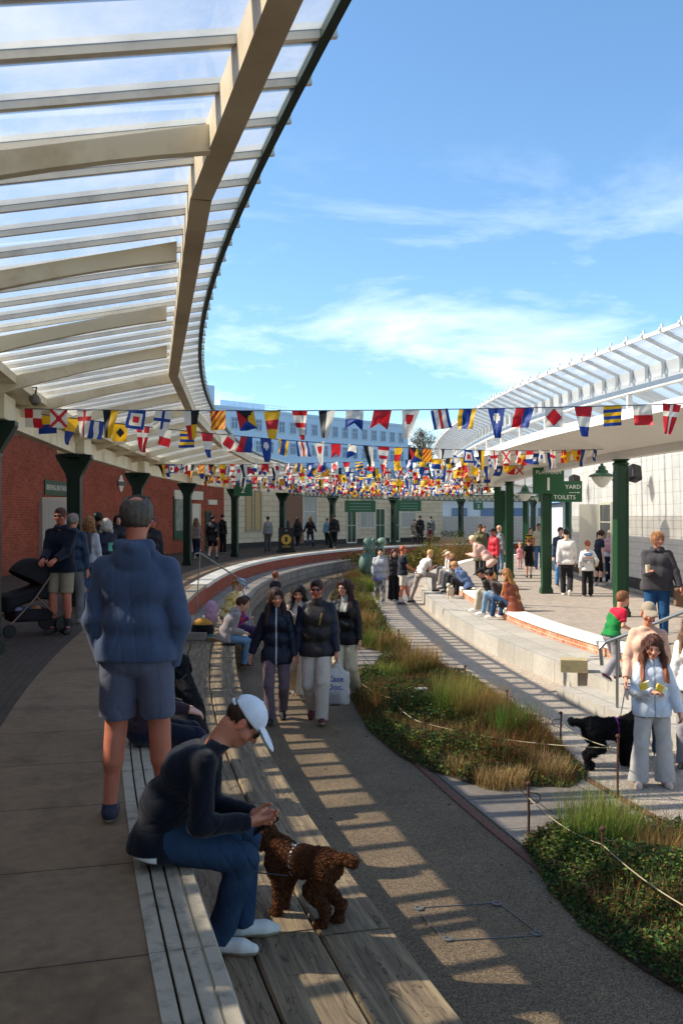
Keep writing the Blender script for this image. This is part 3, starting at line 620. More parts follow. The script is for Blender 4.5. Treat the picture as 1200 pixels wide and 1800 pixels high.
# far white yard wall and low building with blue roof
yw=MB(); pts=[(7.0,70.5),(16,71),(22,63),(26,52)]
M_yard=brick_mat('yard_wall','#d6d3cc','#dedbd4','#bdb8af',bw=.45,bh=.2,ms=.01,grain=.04)
V=[];Fs=[];UV=[];uu=0
for (a,b_) in zip(pts[:-1],pts[1:]):
    k=len(V); L=math.dist(a,b_); nx,ny=-(b_[1]-a[1])/L*.25,(b_[0]-a[0])/L*.25
    V+=[(a[0],a[1],0),(b_[0],b_[1],0),(b_[0],b_[1],1.75),(a[0],a[1],1.75),(a[0]+nx,a[1]+ny,0),(b_[0]+nx,b_[1]+ny,0),(b_[0]+nx,b_[1]+ny,1.75),(a[0]+nx,a[1]+ny,1.75)]
    Fs+=[[k,k+1,k+2,k+3],[k+5,k+4,k+7,k+6],[k+3,k+2,k+6,k+7]]; UV+=[(uu,0),(uu+L,0),(uu+L,1.75),(uu,1.75)]*2+[(uu,0),(uu+L,0),(uu+L,.25),(uu,.25)]; uu+=L
tag(mkobj('yard_wall',V,Fs,M_yard,uv=UV),'low white wall closing the yard past the far bend','wall')
lb=empty('bungalow',(14,84,0),0,'low white building with windows behind the yard wall','building')
b=MB(); b.box((2,0,1.6),(20,8,3.2)); b.build('wall',mat('bungalow_white','#dde2e4',rough=.6),lb)
b=MB(); b.prism([(-8.6,-4.6,3.2),(-8.6,0,5.0),(-8.6,4.6,3.2)],(21.2,0,0)); b.build('roof',mat('bungalow_roof','#a9b9c6',rough=.5),lb)
for i in range(8):
    b=MB(); b.box((-6.6+i*2.4,-4.04,2.0),(1.5,.06,1.1)); f=b.build('window',M_cw,lb)
    b=MB(); b.box((-6.6+i*2.4,-4.08,2.0),(1.3,.04,.9)); b.build('pane',M_hp,f)
mq=empty('marquee',(9.6,55,ZR),0,'white marquee with pale blue roof past the right building','marquee')
mq.location=(16.5,59,0)
b=MB(); b.box((0,0,1.3),(7,5,2.6)); b.build('wall',mat('marquee_white','#b9bfc2',rough=.6,trans=0),mq)
b=MB(); b.prism([(-3.8,-2.8,2.55),(0,-2.8,3.5),(3.8,-2.8,2.55)],(0,5.6,0)); b.build('roof',mat('marquee_blue','#7fa9cf',rough=.5),mq)
for i in range(3):
    b=MB(); b.box((-2.2+i*2.2,-2.53,1.5),(1.2,.05,1.3)); f=b.build('window',M_cw,mq); b=MB(); b.box((-2.2+i*2.2,-2.57,1.5),(1.05,.03,1.15)); b.build('pane',M_hp,f)
# ================================================================ SDF MODELLING
def _v(a): return np.asarray(a,dtype=np.float64)
def rc_d(P,a,b,r1,r2):
    ba=b-a; l2=ba@ba
    if l2<1e-9: return np.linalg.norm(P-a,axis=1)-max(r1,r2)
    rr=r1-r2; a2=l2-rr*rr
    if a2<=0: return np.linalg.norm(P-(a if r1>r2 else b),axis=1)-max(r1,r2)
    il2=1/l2; pa=P-a; y=pa@ba; z=y-l2; x2=((pa*l2-np.outer(y,ba))**2).sum(1); y2=y*y*l2; z2=z*z*l2
    k=np.sign(rr)*rr*rr*x2
    out=(np.sqrt(x2*a2*il2)+y*rr)*il2-r1
    m=np.sign(z)*a2*z2>k; out[m]=np.sqrt(x2[m]+z2[m])*il2-r2
    m2=(~m)&(np.sign(y)*a2*y2<k); out[m2]=np.sqrt(x2[m2]+y2[m2])*il2-r1
    return out
def smin(a,b,k):
    if k<=0: return np.minimum(a,b)
    h=np.maximum(k-np.abs(a-b),0)/k; return np.minimum(a,b)-h*h*k*.25
def smax(a,b,k): return -smin(-a,-b,k)
BLK=[None,0,0]; MARG=[.26]
class S:
    """a list of signed-distance pieces blended in order"""
    def __init__(s): s.ops=[]; s.disp=None
    def rc(s,a,b,r1,r2=None,k=.02,sub=False):
        a=_v(a); b=_v(b); r2=r1 if r2 is None else r2; c=(a+b)/2; s.ops.append((c,np.linalg.norm(b-a)/2+max(r1,r2),lambda P:rc_d(P,a,b,r1,r2),k,sub)); return s
    def ell(s,c,r,M=None,k=.02,sub=False):
        c=_v(c); r=_v(r); M=None if M is None else np.asarray(M)
        def f(P):
            q=P-c
            if M is not None: q=q@M
            k0=np.linalg.norm(q/r,axis=1); k1=np.linalg.norm(q/(r*r),axis=1)+1e-9; return k0*(k0-1)/k1
        s.ops.append((c,r.max(),f,k,sub)); return s
    def box(s,c,h,M=None,rd=.01,k=.01,sub=False):
        c=_v(c); h=_v(h)-rd; M=None if M is None else np.asarray(M)
        def f(P):
            q=P-c
            if M is not None: q=q@M
            q=np.abs(q)-h; return np.linalg.norm(np.maximum(q,0),axis=1)+np.minimum(q.max(1),0)-rd
        s.ops.append((c,np.linalg.norm(h)+rd,f,k,sub)); return s
    def grp(s,g,cuts=(),k=.02,sub=False,ck=.004):
        lo=np.min([o[0]-o[1] for o in g.ops if not o[4]],axis=0); hi=np.max([o[0]+o[1] for o in g.ops if not o[4]],axis=0); c=(lo+hi)/2
        def f(P):
            sv=BLK[0]; BLK[0]=None; d=g.ev(P); BLK[0]=sv
            for (n,p) in cuts: n=_v(n); d=smax(d,(P-_v(p))@(n/np.linalg.norm(n)),ck)
            return d
        s.ops.append((c,np.linalg.norm(hi-lo)/2,f,k,sub)); return s
    def ev(s,P):
        d=np.full(len(P),.45)
        for (c,r,f,k,sub) in s.ops:
            if BLK[0] is not None and len(P)==BLK[0].shape[0]*BLK[2]:
                bm=((BLK[0]-c)**2).sum(1)<(r+BLK[1])**2
                if not bm.any(): continue
                m=np.repeat(bm,BLK[2])
            else:
                m=((P-c)**2).sum(1)<(r+MARG[0])**2
                if not m.any(): continue
            dd=f(P[m]); d[m]=smax(d[m],-dd,k) if sub else smin(d[m],dd,k)
        if s.disp is not None: d=d+s.disp(P)
        return d
    def bounds(s):
        o=[o for o in s.ops if not o[4]]
        return np.min([a[0]-a[1] for a in o],axis=0)-.03, np.max([a[0]+a[1] for a in o],axis=0)+.03
def mesh_sdf(f,lo,hi,h,B=8):
    lo=np.floor(_v(lo)/h).astype(int)-1; hi=np.ceil(_v(hi)/h).astype(int)+1
    nb=np.maximum(1,np.ceil((hi-lo)/B).astype(int)); bi=np.stack(np.meshgrid(*[np.arange(n) for n in nb],indexing='ij'),-1).reshape(-1,3)
    cen=(lo+bi*B+B/2)*h; thr=B*h*.87*1.25+.012; MARG[0]=thr+.03; d=f(cen); MARG[0]=.12; keep=np.abs(d)<thr; bi=bi[keep]; cen=cen[keep]
    if not len(bi): return np.zeros((0,3)),np.zeros((0,4),int)
    g=np.stack(np.meshgrid(*[np.arange(B+1)]*3,indexing='ij'),-1).reshape(-1,3)
    pts=((lo+bi*B)[:,None,:]+g[None])*h; n=len(bi); val=np.empty(n*(B+1)**3); pf=pts.reshape(-1,3)
    K=(B+1)**3; nbk=400
    for i in range(0,n,nbk):
        BLK[:]=[cen[i:i+nbk],B*h*.87+.075,K]; val[i*K:(i+nbk)*K]=f(pf[i*K:(i+nbk)*K])
    BLK[0]=None
    val=val.reshape(n,B+1,B+1,B+1); sg=val<0
    c8=[(0,0,0),(1,0,0),(0,1,0),(1,1,0),(0,0,1),(1,0,1),(0,1,1),(1,1,1)]
    cs=np.stack([sg[:,a:a+B,b:b+B,c:c+B] for a,b,c in c8],-1); act=cs.any(-1)&~cs.all(-1); idx=np.argwhere(act)
    if not len(idx): return np.zeros((0,3)),np.zeros((0,4),int)
    cv=np.stack([val[:,a:a+B,b:b+B,c:c+B][act] for a,b,c in c8],-1)
    gi=lo+bi[idx[:,0]]*B+idx[:,1:]; acc=np.zeros((len(idx),3)); cnt=np.zeros(len(idx)); C8=np.array(c8,float)
    for a in range(8):
        for ax in range(3):
            b=a|(1<<ax)
            if b==a: continue
            va=cv[:,a]; vb=cv[:,b]; m=(va<0)!=(vb<0); t=va[m]/(va[m]-vb[m]); acc[m]+=C8[a]+np.outer(t,C8[b]-C8[a]); cnt[m]+=1
    V=(gi+acc/cnt[:,None])*h
    base=gi.min(0)-2; rng=gi.max(0)-base+4; key=((gi-base)[:,0]*rng[1]+(gi-base)[:,1])*rng[2]+(gi-base)[:,2]; od=np.argsort(key); ks=key[od]
    st=np.array([rng[1]*rng[2],rng[2],1]); Q=[]
    for ax in range(3):
        b=1<<ax; m=(cv[:,0]<0)!=(cv[:,b]<0); kk=key[m]; u,w=[(1,2),(2,0),(0,1)][ax]
        ks4=np.stack([kk,kk-st[u],kk-st[u]-st[w],kk-st[w]],1); p=np.searchsorted(ks,ks4); p=np.minimum(p,len(ks)-1); ok=(ks[p]==ks4).all(1); q=od[p]; fl=cv[m][:,0]>=0; q[fl]=q[fl][:,::-1]; Q.append(q[ok])
    return V,np.concatenate(Q)
def sdf_obj(name,s,h,m,parent,colf=(.5,.5,.5),smooth_it=1):
    lo,hi=s.bounds(); V,Q=mesh_sdf(s.ev,lo,hi,h)
    if not len(Q): print('EMPTY',name); return None
    c=colf(V) if callable(colf) else np.tile(np.array(colf,float),(len(V),1))
    return mkobj(name,V,Q,m,parent,True,col=c)
def folds(seed,amp,fr,vert=1.0):
    r=np.random.default_rng(seed); A=np.linalg.qr(r.normal(size=(3,3)))[0]; ph=r.uniform(0,6,6)
    def f(P):
        q=(P*np.array([1,1,vert]))@A*fr; a=np.sin(q[:,0]+1.6*np.sin(q[:,1]*.7+ph[0])+ph[1])*np.sin(q[:,1]*.9+1.4*np.sin(q[:,2]*.8+ph[2])+ph[3]); b=np.sin(q[:,2]*1.9+2*np.sin(q[:,0]*.6+ph[4])+ph[5])
        c=1-np.abs(np.sin(q[:,0]*.9+q[:,2]*.7+2.2*np.sin(q[:,1]*.45+ph[2]))); e=1-np.abs(np.sin(q[:,1]*1.5+1.8*np.sin(q[:,0]*.6+ph[5]))); return amp*(.5*a+.25*b+.75*c**6+.55*e**6-.2)
    return f
def hairnoise(seed,amp,fr=120,curl=0):
    r=np.random.default_rng(seed); ph=r.uniform(0,6,4)
    def f(P):
        x,y,z=P.T
        if curl: return amp*(np.sin(x*fr+ph[0]+2*np.sin(z*fr*.5))*np.sin(y*fr+ph[1]+2*np.sin(x*fr*.4))*np.sin(z*fr*.8+ph[2]))*1.6
        return amp*(np.sin((x+y*.6)*fr+4*np.sin(z*9+ph[0])+ph[1])+.6*np.sin((y-x*.5)*fr*1.3+3*np.sin(z*7+ph[2])))
    return f
M_skin=mat('skin',vcol=True,rough=.52,var=.06,vscale=25,spec=.35,bump=.08,bscale=220)
MATS['skin'].node_tree.nodes['Principled BSDF'].inputs['Subsurface Weight'].default_value=.0
M_cloth=mat('woven_cloth',vcol=True,rough=.9,spec=.15,var=.10,vscale=14,var2=.10,v2scale=260,bump=.25,bscale=320,sheen=.15)
M_jeans=mat('denim_cloth',vcol=True,rough=.9,spec=.15,var=.22,vscale=7,var2=.14,v2scale=300,bump=.3,bscale=350)
M_nylon=mat('nylon_cloth',vcol=True,rough=.55,spec=.35,var=.08,vscale=10,bump=.15,bscale=90)
M_hair=mat('hair',vcol=True,rough=.5,spec=.35,var=.25,vscale=30,bump=.5,bscale=160)
M_shoe=mat('shoe_leather',vcol=True,rough=.6,spec=.3,var=.08,vscale=20)
M_lens=mat('dark_lens',(.01,.01,.012),rough=.08,spec=.8)
SKIN={'pale':'#d9a58c','tan':'#c08a6a','brown':'#7c4f38','red':'#c67a60','dark':'#4a2f24'}
def rotm(yaw,pitch,roll):
    cy,sy=math.cos(R(-yaw)),math.sin(R(-yaw)); cp,sp=math.cos(R(pitch)),math.sin(R(pitch)); cr,sr=math.cos(R(roll)),math.sin(R(roll))
    Z=np.array([[cy,-sy,0],[sy,cy,0],[0,0,1]]); X=np.array([[1,0,0],[0,cp,-sp],[0,sp,cp]]); Y=np.array([[cr,0,sr],[0,1,0],[-sr,0,cr]]); return Z@X@Y
def ik(a,t,l1,l2,hint):
    a=_v(a); t=_v(t); d=t-a; L=np.linalg.norm(d); mx=(l1+l2)*.998
    if L>mx: t=a+d/L*mx; d=t-a; L=mx
    L=max(L,abs(l1-l2)+.01); u=d/np.linalg.norm(d); x=(l1*l1-l2*l2+L*L)/(2*L); h=math.sqrt(max(l1*l1-x*x,0)); hv=_v(hint); hv=hv-(hv@u)*u; n=np.linalg.norm(hv)
    hv=hv/n if n>1e-6 else np.array([0,0,1.]); return a+u*x+hv*h,t
NAMES={'tee':'t_shirt','long':'jumper','hoodie':'hoodie','jacket':'jacket','coat':'coat','gilet':'gilet','shirt':'shirt','vest':'vest','trousers':'trousers','jeans':'jeans','shorts':'shorts','skirt':'skirt','leggings':'leggings','dress':'dress','wide':'trousers'}
PCOUNT=[0]
def unit(v): v=_v(v); return v/np.linalg.norm(v)
def person(label,loc,face,H=1.75,sex='m',pose='stand',top=('long','#333333'),bottom=('trousers','#222222'),shoes=('#222222','#dddddd'),hair=('short','#3a2a1c'),skin='pale',girth=1.0,lean=0,bend=0,head=(0,0,0),hands=None,elbow=None,feet=None,hz=None,hat=None,glasses=False,pack=None,group=None,cat='person',curl=28,hood=False,zipc=None,hem=None,lo=None,patt=None,legpat=None,h=None,knee=None,stride=.3,phase=1,socks=None,cy=None,shd=.015,collar=None,stubble=0,palm=None,fingers=None):
    PCOUNT[0]+=1; seed=PCOUNT[0]*13; g=girth; s=H/1.75; hs=max(.80,1-(1.75-H)*.20)
    root=empty('person',loc,-R(face),label,cat,group)
    dist=max(2,math.hypot(loc[0],loc[1])); hv=h if h else float(np.clip(dist*.00075,.0055,.017)); hb=min(hv,.0062) if dist<13 else hv
    fem=sex=='f'; sit=pose=='sit'
    hzv=hz if hz is not None else (.115 if sit else .925)
    Pm=np.array([0,0,hzv*s]); 
    # spine
    up0=unit([0,math.sin(R(lean)),math.cos(R(lean))]); up1=unit([0,math.sin(R(lean+bend)),math.cos(R(lean+bend))]); up2=unit([0,math.sin(R(lean+bend*1.7)),math.cos(R(lean+bend*1.7))])
    P0=Pm; P1=P0+up0*.16*s; P2=P1+up1*.19*s; P3=P2+up2*.205*s
    X=np.array([1.,0,0]); fw=np.cross(up2,X)*-1; fw=unit(np.cross(up2,X)); 
    shw=(.142 if fem else .162)*(1+(g-1)*.4)*s*(1 if H>1.4 else .92); sh=P3-up2*(.064+shd)*s
    Hm=rotm(head[0],head[1],head[2]); neckd=unit(up2*.75+np.array([0,.05,1])*.4+Hm[:,1]*(-.12 if head[1]<-15 else 0)); hc=P3+neckd*.06*s+Hm[:,2]*.10*hs+Hm[:,1]*.022
    # legs
    if feet is None:
        if pose=='stand': feet=[(-.105,.0,.085),(.105,.03,.085)]
        elif pose=='walk': feet=[(-.075,stride*phase,.085+(0 if phase>0 else .06)),(.075,-stride*phase,.085+(.06 if phase>0 else 0))]
        else: feet=[(-.11,.46,-.37),(.11,.44,-.37)]
    ft=[_v(f)*s for f in feet]
    if pose=='walk' and hz is None: P0[2]-=.035*s; 
    hip=[P0+X*(-.085*s*(1.08 if fem else 1)),P0+X*.085*s*(1.08 if fem else 1)]
    kn=[]
    for i in (0,1):
        sx=-1 if i==0 else 1; kh=(sx*.12,1,.25 if sit else .1) if knee is None else knee[i]
        k_,a_=ik(hip[i],ft[i],.43*s,.415*s,kh); kn.append(k_); ft[i]=a_
    # arms
    shj=[sh-X*shw,sh+X*shw]
    if hands is None:
        hands=[(-.235,.04,-.10),(.235,.04,-.10)] if pose!='walk' else [(-.24,-.12*phase,-.08),(.24,.16*phase,-.06)]
        if sit: hands=[(-.12,.30,.09),(.12,.30,.09)]
    hw=[P0+_v(q)*s for q in hands]; el=[]
    for i in (0,1):
        sx=-1 if i==0 else 1; eh=(sx*.22,-1,-.2) if elbow is None else elbow[i]
        e_,w_=ik(shj[i],hw[i],.29*s,.255*s,eh); el.append(e_); hw[i]=w_
    # ---------- body
    b=S(); q=s
    rT=.93
    def torso(b,e=0,k=.06,gg=g,bustf=1):
        b.rc(P0-X*.075*q*(1.1 if fem else 1),P0+X*.075*q*(1.1 if fem else 1),(.098*gg)*q+e,k=k)
        b.rc(P1-X*.05*q,P1+X*.05*q,(.100 if fem else .108)*gg*q+e,k=k)
        if g>1.12: b.rc(P1+fw*.03-X*.05*q,P1+fw*.03+X*.05*q,.11*gg*q+e,k=k)
        b.rc(P2-X*.07*q,P2+X*.07*q,(.098 if fem else .108)*(1+(gg-1)*.7)*q+e,k=k)
        b.rc(sh-up2*.045*q-X*.072*q,sh-up2*.045*q+X*.072*q,.066*q+e*.85,k=.05)
        if fem and H>1.5: 
            for sx in (-1,1): b.ell(P2+X*sx*.065*q+fw*.075*q+up2*.02,_v((.062,.055,.058))*q*(1+(g-1)*.5)+e,k=.03)
        for sx in (-1,1): b.rc(P3+up2*.012*q,sh+X*sx*shw*.95-up2*.012*q,.036*q+e*.5,.040*q+e*.55,k=.03)
    torso(b,-.014)
    for i in (0,1):
        gl=1+(g-1)*.6
        b.rc(shj[i],el[i],.048*q*gl,.038*q*gl,k=.03); b.rc(el[i],hw[i],.040*q*gl,.026*q,k=.015)
        b.rc(hip[i],kn[i],.082*q*gl,.055*q*gl,k=.03); b.rc(kn[i],ft[i],.052*q*gl,.035*q,k=.02)
        cf=kn[i]+(ft[i]-kn[i])*.3; bk=unit(np.cross(X,unit(ft[i]-kn[i])));  bk=bk if bk[1]<0 else -bk
        b.rc(kn[i]+(ft[i]-kn[i])*.15+bk*.012,kn[i]+(ft[i]-kn[i])*.42+bk*.014,.045*q*gl,.047*q*gl,k=.04)
    b.rc(P3-up2*.02,hc-Hm[:,2]*.06-Hm[:,1]*.03,.056*q if not fem else .048*q,.052*hs if not fem else .045*hs,k=.03)
    def hl(p): return hc+Hm@(_v(p)*hs)
    def he(c,r,k=.015,sub=False): b.ell(hl(c),_v(r)*hs,Hm,k=k,sub=sub)
    jw=.050 if fem else .056
    he((0,-.014,.028),(.073,.092,.088)); he((0,.020,-.040),(jw,.066,.078),k=.03); he((0,.058,-.090),(.026,.022,.022),k=.02)
    fine=hv<.0115
    if fine:
        he((0,.078,.022),(.05,.014,.014),k=.02)
        for sx in (-1,1):
            he((sx*.031,.098,.008),(.018,.020,.013),k=.014,sub=True); he((sx*.040,.052,-.028),(.026,.026,.024),k=.02); he((sx*.030,.0745,.008),(.0125,.0125,.0115),k=.002)
            he((sx*.013,.093,-.026),(.009,.010,.008),k=.008)
        b.rc(hl((0,.086,.012)),hl((0,.108,-.023)),.0075*hs,.0115*hs,k=.012)
        b.rc(hl((-.014,.0835,-.0545)),hl((.014,.0835,-.0545)),.0065*hs,k=.006); b.rc(hl((-.013,.081,-.066)),hl((.013,.081,-.066)),.0072*hs,k=.006)
    else: b.rc(hl((0,.08,.01)),hl((0,.1,-.022)),.01*hs,.013*hs,k=.015)
    for sx in (-1,1): 
        he((sx*.077,-.006,-.004),(.009,.020,.031),k=.006)
        if fine: he((sx*.087,-.002,.0),(.006,.011,.019),k=.004,sub=True)
    # hands
    for i in (0,1):
        sx=-1 if i==0 else 1; D=unit(hw[i]-el[i]); 
        if palm is not None and palm[i] is not None: Nn=_v(palm[i])
        else: Nn=np.array([-sx,0.15,0]) if abs(D[2])>.6 else np.array([-sx*.3,0,-1.])
        Nn=Nn-(Nn@D)*D; Nn=unit(Nn); T=sx*np.cross(D,Nn); W=hw[i]; hq=q*(1.0 if not fem else .92)*1.0
        off=[.033,.011,-.011,-.031]; ln=[.072,.080,.075,.058]; cu=fingers if fingers is not None else curl
        for j in range(4):
            kn_=W+(D*.088+T*off[j])*hq; b.rc(W+(D*.012+T*off[j]*.55)*hq,kn_,.0155*hq,.0118*hq,k=.012)
            p=kn_; a=R(cu*.6); L=ln[j]*hq
            for f_,r0,r1 in ((.45,.0098,.0088),(.3,.0088,.0080),(.25,.0080,.0068)):
                dd=D*math.cos(a)+Nn*math.sin(a); p2=p+dd*L*f_; b.rc(p,p2,r0*hq,r1*hq,k=.004); p=p2; a+=R(cu)
        tb=W+(D*.028+T*.026+Nn*.008)*hq; tm=tb+unit(D*.65+T*.6+Nn*.35)*.044*hq; tt=tm+unit(D*.95+T*.05+Nn*.4)*.036*hq
        b.rc(W+D*.01,tb,.015*hq,.0135*hq,k=.012); b.rc(tb,tm,.0135*hq,.011*hq,k=.008); b.rc(tm,tt,.0108*hq,.0088*hq,k=.004)
    # feet directions
    fdir=[]
    for i in (0,1):
        sx=-1 if i==0 else 1; shin=unit(ft[i]-kn[i]); fy=np.array([sx*.16,1,0]); lift=ft[i][2]-(.085*s if not sit else feet[i][2]*s)
        if pose=='walk' and ((phase>0 and i==1) or (phase<0 and i==0)): fy=np.array([sx*.1,1,-.55])
        elif pose=='walk': fy=np.array([sx*.1,1,.22])
        fy=unit(fy); upv=unit(np.cross(np.cross(fy,np.array([0,0,1.])),fy)); fdir.append((fy,upv)); b.rc(ft[i],ft[i]+fy*.10*s-upv*.05*s,.03*s,.022*s,k=.02)
    base=np.array(lin(SKIN.get(skin,skin))); hcol=np.array(lin(hair[1])) if hair else base
    def skincol(V):
        c=np.tile(base,(len(V),1)); qv=((V-hc)@Hm)/hs; x,y,z=qv.T; ax=np.abs(x)
        red=np.exp(-((ax-.04)**2+(z+.03)**2)/.0006)*(y>.03)+np.exp(-((x)**2+(z+.02)**2)/.0003)*(y>.08); c*=(1-np.outer(np.clip(red,0,1),[.0,.13,.13]))
        ear=(ax>.07)&(np.abs(z)<.05)&(np.abs(y)<.04); c[ear]*=np.array([1.02,.8,.78])
        face=(y>.045)&(np.linalg.norm(qv,axis=1)<.17)
        if stubble:
            st=face&(z<-.03); st|=(z<-.05)&(ax<.09)&(np.linalg.norm(qv,axis=1)<.15)&(y>-.01); c[st]=c[st]*(1-stubble)+hcol*stubble*.9
        lp=face&(z<-.048)&(z>-.074)&(ax<.024-.35*np.abs(z+.0605)); c[lp]=c[lp]*np.array([.9,.62,.60]); ml=lp&(np.abs(z+.0605)<.0018+hv*.15); c[ml]*=.45
        br=face&(np.abs(z-.0265+.1*(ax-.03))<.0045)&(ax>.012)&(ax<.05); c[br]=c[br]*.5+hcol*.4
        if not glasses:
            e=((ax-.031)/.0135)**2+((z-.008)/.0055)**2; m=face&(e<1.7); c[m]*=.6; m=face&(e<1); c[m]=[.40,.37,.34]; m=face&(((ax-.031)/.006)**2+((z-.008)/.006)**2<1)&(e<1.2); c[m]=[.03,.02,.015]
        ns=face&(np.abs(z+.033)<.004)&(np.abs(ax-.007)<.004)&(y>.09); c[ns]*=.35
        return c
    body=sdf_obj('body',b,hb,M_skin,root,skincol)
    # ---------- clothes
    up=np.array([0,0,1.])
    if bottom:
        bk_,bc=bottom[0],np.array(lin(bottom[1])); e={'jeans':.012,'trousers':.017,'shorts':.026,'leggings':.005,'wide':.04,'skirt':.03,'dress':.03}[bk_]
        if lo: e+=lo
        t=S(); pel=S(); pel.rc(P0-X*.078*q,P0+X*.078*q,.094*g*q+min(e,.018)*.75,k=.03).rc(P0+up0*.06*q-X*.052*q,P0+up0*.06*q+X*.052*q,.092*g*q+min(e,.018)*.4,k=.03)
        if not sit: pel.rc(P0-X*.05*q-np.array([0,.035,.05])*q,P0+X*.05*q-np.array([0,.035,.05])*q,.072*g*q+min(e,.018)*.5,k=.04)
        t.grp(pel,[(up0,P0+up0*(.075 if top and (hem or 0)<=0 else .125)*q)])
        if bk_ in ('skirt','dress'):
            L_=S(); mk=(kn[0]+kn[1])/2; L_.rc(P0-X*.06*q,mk-X*.07*q-(0 if sit else .0),.11*q*g,.10*q*g,k=.03).rc(P0+X*.06*q,mk+X*.07*q,.11*q*g,.10*q*g,k=.06); t.grp(L_,[(unit(mk-P0),P0+(mk-P0)*(.75 if bk_=='skirt' else 1.1))],k=.05)
        else:
            for i in (0,1):
                gl=1+(g-1)*.6; L_=S(); L_.rc(hip[i]+up0*.01,kn[i],.084*q*gl+min(e,.020),.056*q*gl+e,k=.03)
                if bk_=='shorts': cn=unit(kn[i]-hip[i]); t.grp(L_,[(cn,hip[i]+(kn[i]-hip[i])*.84)],k=.018)
                else:
                    fl={'jeans':.014,'trousers':.022,'leggings':0,'wide':.045}[bk_]; sn=unit(ft[i]-kn[i]); L_.rc(kn[i],ft[i]-sn*.0,.054*q*gl+e,.036*q+e*.8+fl,k=.02)
                    if i==0 or True: t.grp(L_,[(sn,ft[i]+sn*(-.03 if bk_=='leggings' else .018)*q)],k=.018)
        fo=folds(seed,.0042 if bk_!='leggings' else .001,27,.8); jt=[kn[0],kn[1],ft[0],ft[1]]
        def dsp(P,fo=fo,jt=jt):
            d=fo(P)
            w=np.zeros(len(P))
            for j in jt: w+=np.exp(-((P-j)**2).sum(1)/.012)
            return d*(1+1.6*np.minimum(w,1))
        t.disp=dsp if bk_!='leggings' else None
        sdf_obj(NAMES[bk_],t,hv,M_jeans if bk_=='jeans' else M_cloth,root,(lambda V: legpat(V,bc,locals())) if legpat else bc)
    if top:
        tk,tc_=top[0],np.array(lin(top[1])); e={'tee':.016,'long':.017,'hoodie':.025,'jacket':.025,'coat':.032,'gilet':.028,'shirt':.018,'vest':.008,'dress':.014}[tk]
        hm=hem if hem is not None else {'tee':-.04,'long':-.03,'hoodie':-.07,'jacket':-.09,'coat':-.42,'gilet':-.02,'shirt':-.03,'vest':.03,'dress':-.1}[tk]
        t=S(); tr=S(); torso(tr,e,k=.05)
        for i in (0,1): pass
        dn=-up0 if not sit else -up0
        if hm<.0:
            dd=max(hm,-.16) if sit else hm
            tr.rc(P0+up0*(dd+.02)*q-X*.07*q,P0+up0*(dd+.02)*q+X*.07*q,.102*g*q+e+.004+(.03 if tk=='coat' else 0),k=.06)
            if hm<-.3 and not sit: tr.rc(P0-X*.07*q,P0-X*.07*q+up0*hm*q,.12*q*g,.145*q,k=.05).rc(P0+X*.07*q,P0+X*.07*q+up0*hm*q,.12*q*g,.145*q,k=.06)
        else: dd=hm
        t.grp(tr,[(-up0,P0+up0*dd*q),(neckd,P3+neckd*(.035 if tk in('jacket','coat','hoodie') else .014)*q)],ck=.012)
        if collar is None: collar=tk in('jacket','coat','shirt')
        if collar: t.grp(S().rc(P3-up2*.02,P3+neckd*.055*q,.062*q+.012,.060*q+.008),[(neckd,P3+neckd*.05*q)],k=.02)
        if tk=='hoodie' or hood:
            Mh_=np.stack([X,fw,up2],1); cb_=P3-fw*.088*q-up2*.060*q; t.ell(cb_,_v((.100,.040,.090))*q,Mh_,k=.012); t.rc(P3-X*.085*q-fw*.05*q+up2*.0*q,P3-X*.0*q-fw*.10*q-up2*.0*q,.030*q,.036*q,k=.012); t.rc(P3+X*.085*q-fw*.05*q+up2*.0*q,P3-fw*.10*q-up2*.0*q,.030*q,.036*q,k=.012); t.rc(P3-X*.07*q+up2*.018*q-fw*.01,P3-X*.03*q+fw*.075*q-up2*.01*q,.03*q,.022*q,k=.02); t.rc(P3+X*.07*q+up2*.018*q-fw*.01,P3+X*.03*q+fw*.075*q-up2*.01*q,.03*q,.022*q,k=.02); t.rc(P3-X*.075*q-fw*.045*q+up2*.015*q,P3+X*.075*q-fw*.045*q+up2*.015*q,.032*q,k=.02)
        for i in (0,1):
            gl=1+(g-1)*.6
            if tk=='gilet': break
            A=S(); A.rc(shj[i],el[i],.047*q*gl+e*.75,.041*q*gl+e,k=.03)
            if tk in ('tee','vest','dress'):
                if tk=='tee' or tk=='dress': an=unit(el[i]-shj[i]); t.grp(A,[(an,shj[i]+(el[i]-shj[i])*.68)],k=.03)
            else:
                an=unit(hw[i]-el[i]); A.rc(el[i],hw[i],.041*q*gl+e*.95,.029*q+e*.8,k=.02); A2=A; t.grp(A2,[(an,hw[i]-an*.005)],k=.022)
        fo=folds(seed+5,.0045,23,1.0); jt=[el[0],el[1],P1+fw*.1,P1-fw*.1]
        def dsp2(P,fo=fo,jt=jt):
            w=np.zeros(len(P))
            for j in jt: w+=np.exp(-((P-j)**2).sum(1)/.014)
            return fo(P)*(1+1.3*np.minimum(w,1))
        t.disp=dsp2
        def tcol(V):
            c=np.tile(tc_,(len(V),1)); u=(V-P0)@fw; x=V[:,0]
            if zipc is not None: m=(u>0)&(np.abs(x)<max(.006,hv*.7)); c[m]=lin(zipc)
            if patt is not None: c=patt(V,c,dict(P0=P0,P1=P1,P2=P2,P3=P3,fw=fw,u=u,x=x,s=s,el=el,hw=hw,shj=shj))
            return c
        mt=M_nylon if tk in('jacket','coat','gilet') else M_cloth
        if tk=='gilet' or tk=='dress': pass
        sdf_obj(NAMES[tk],t,hv,mt,root,tcol)
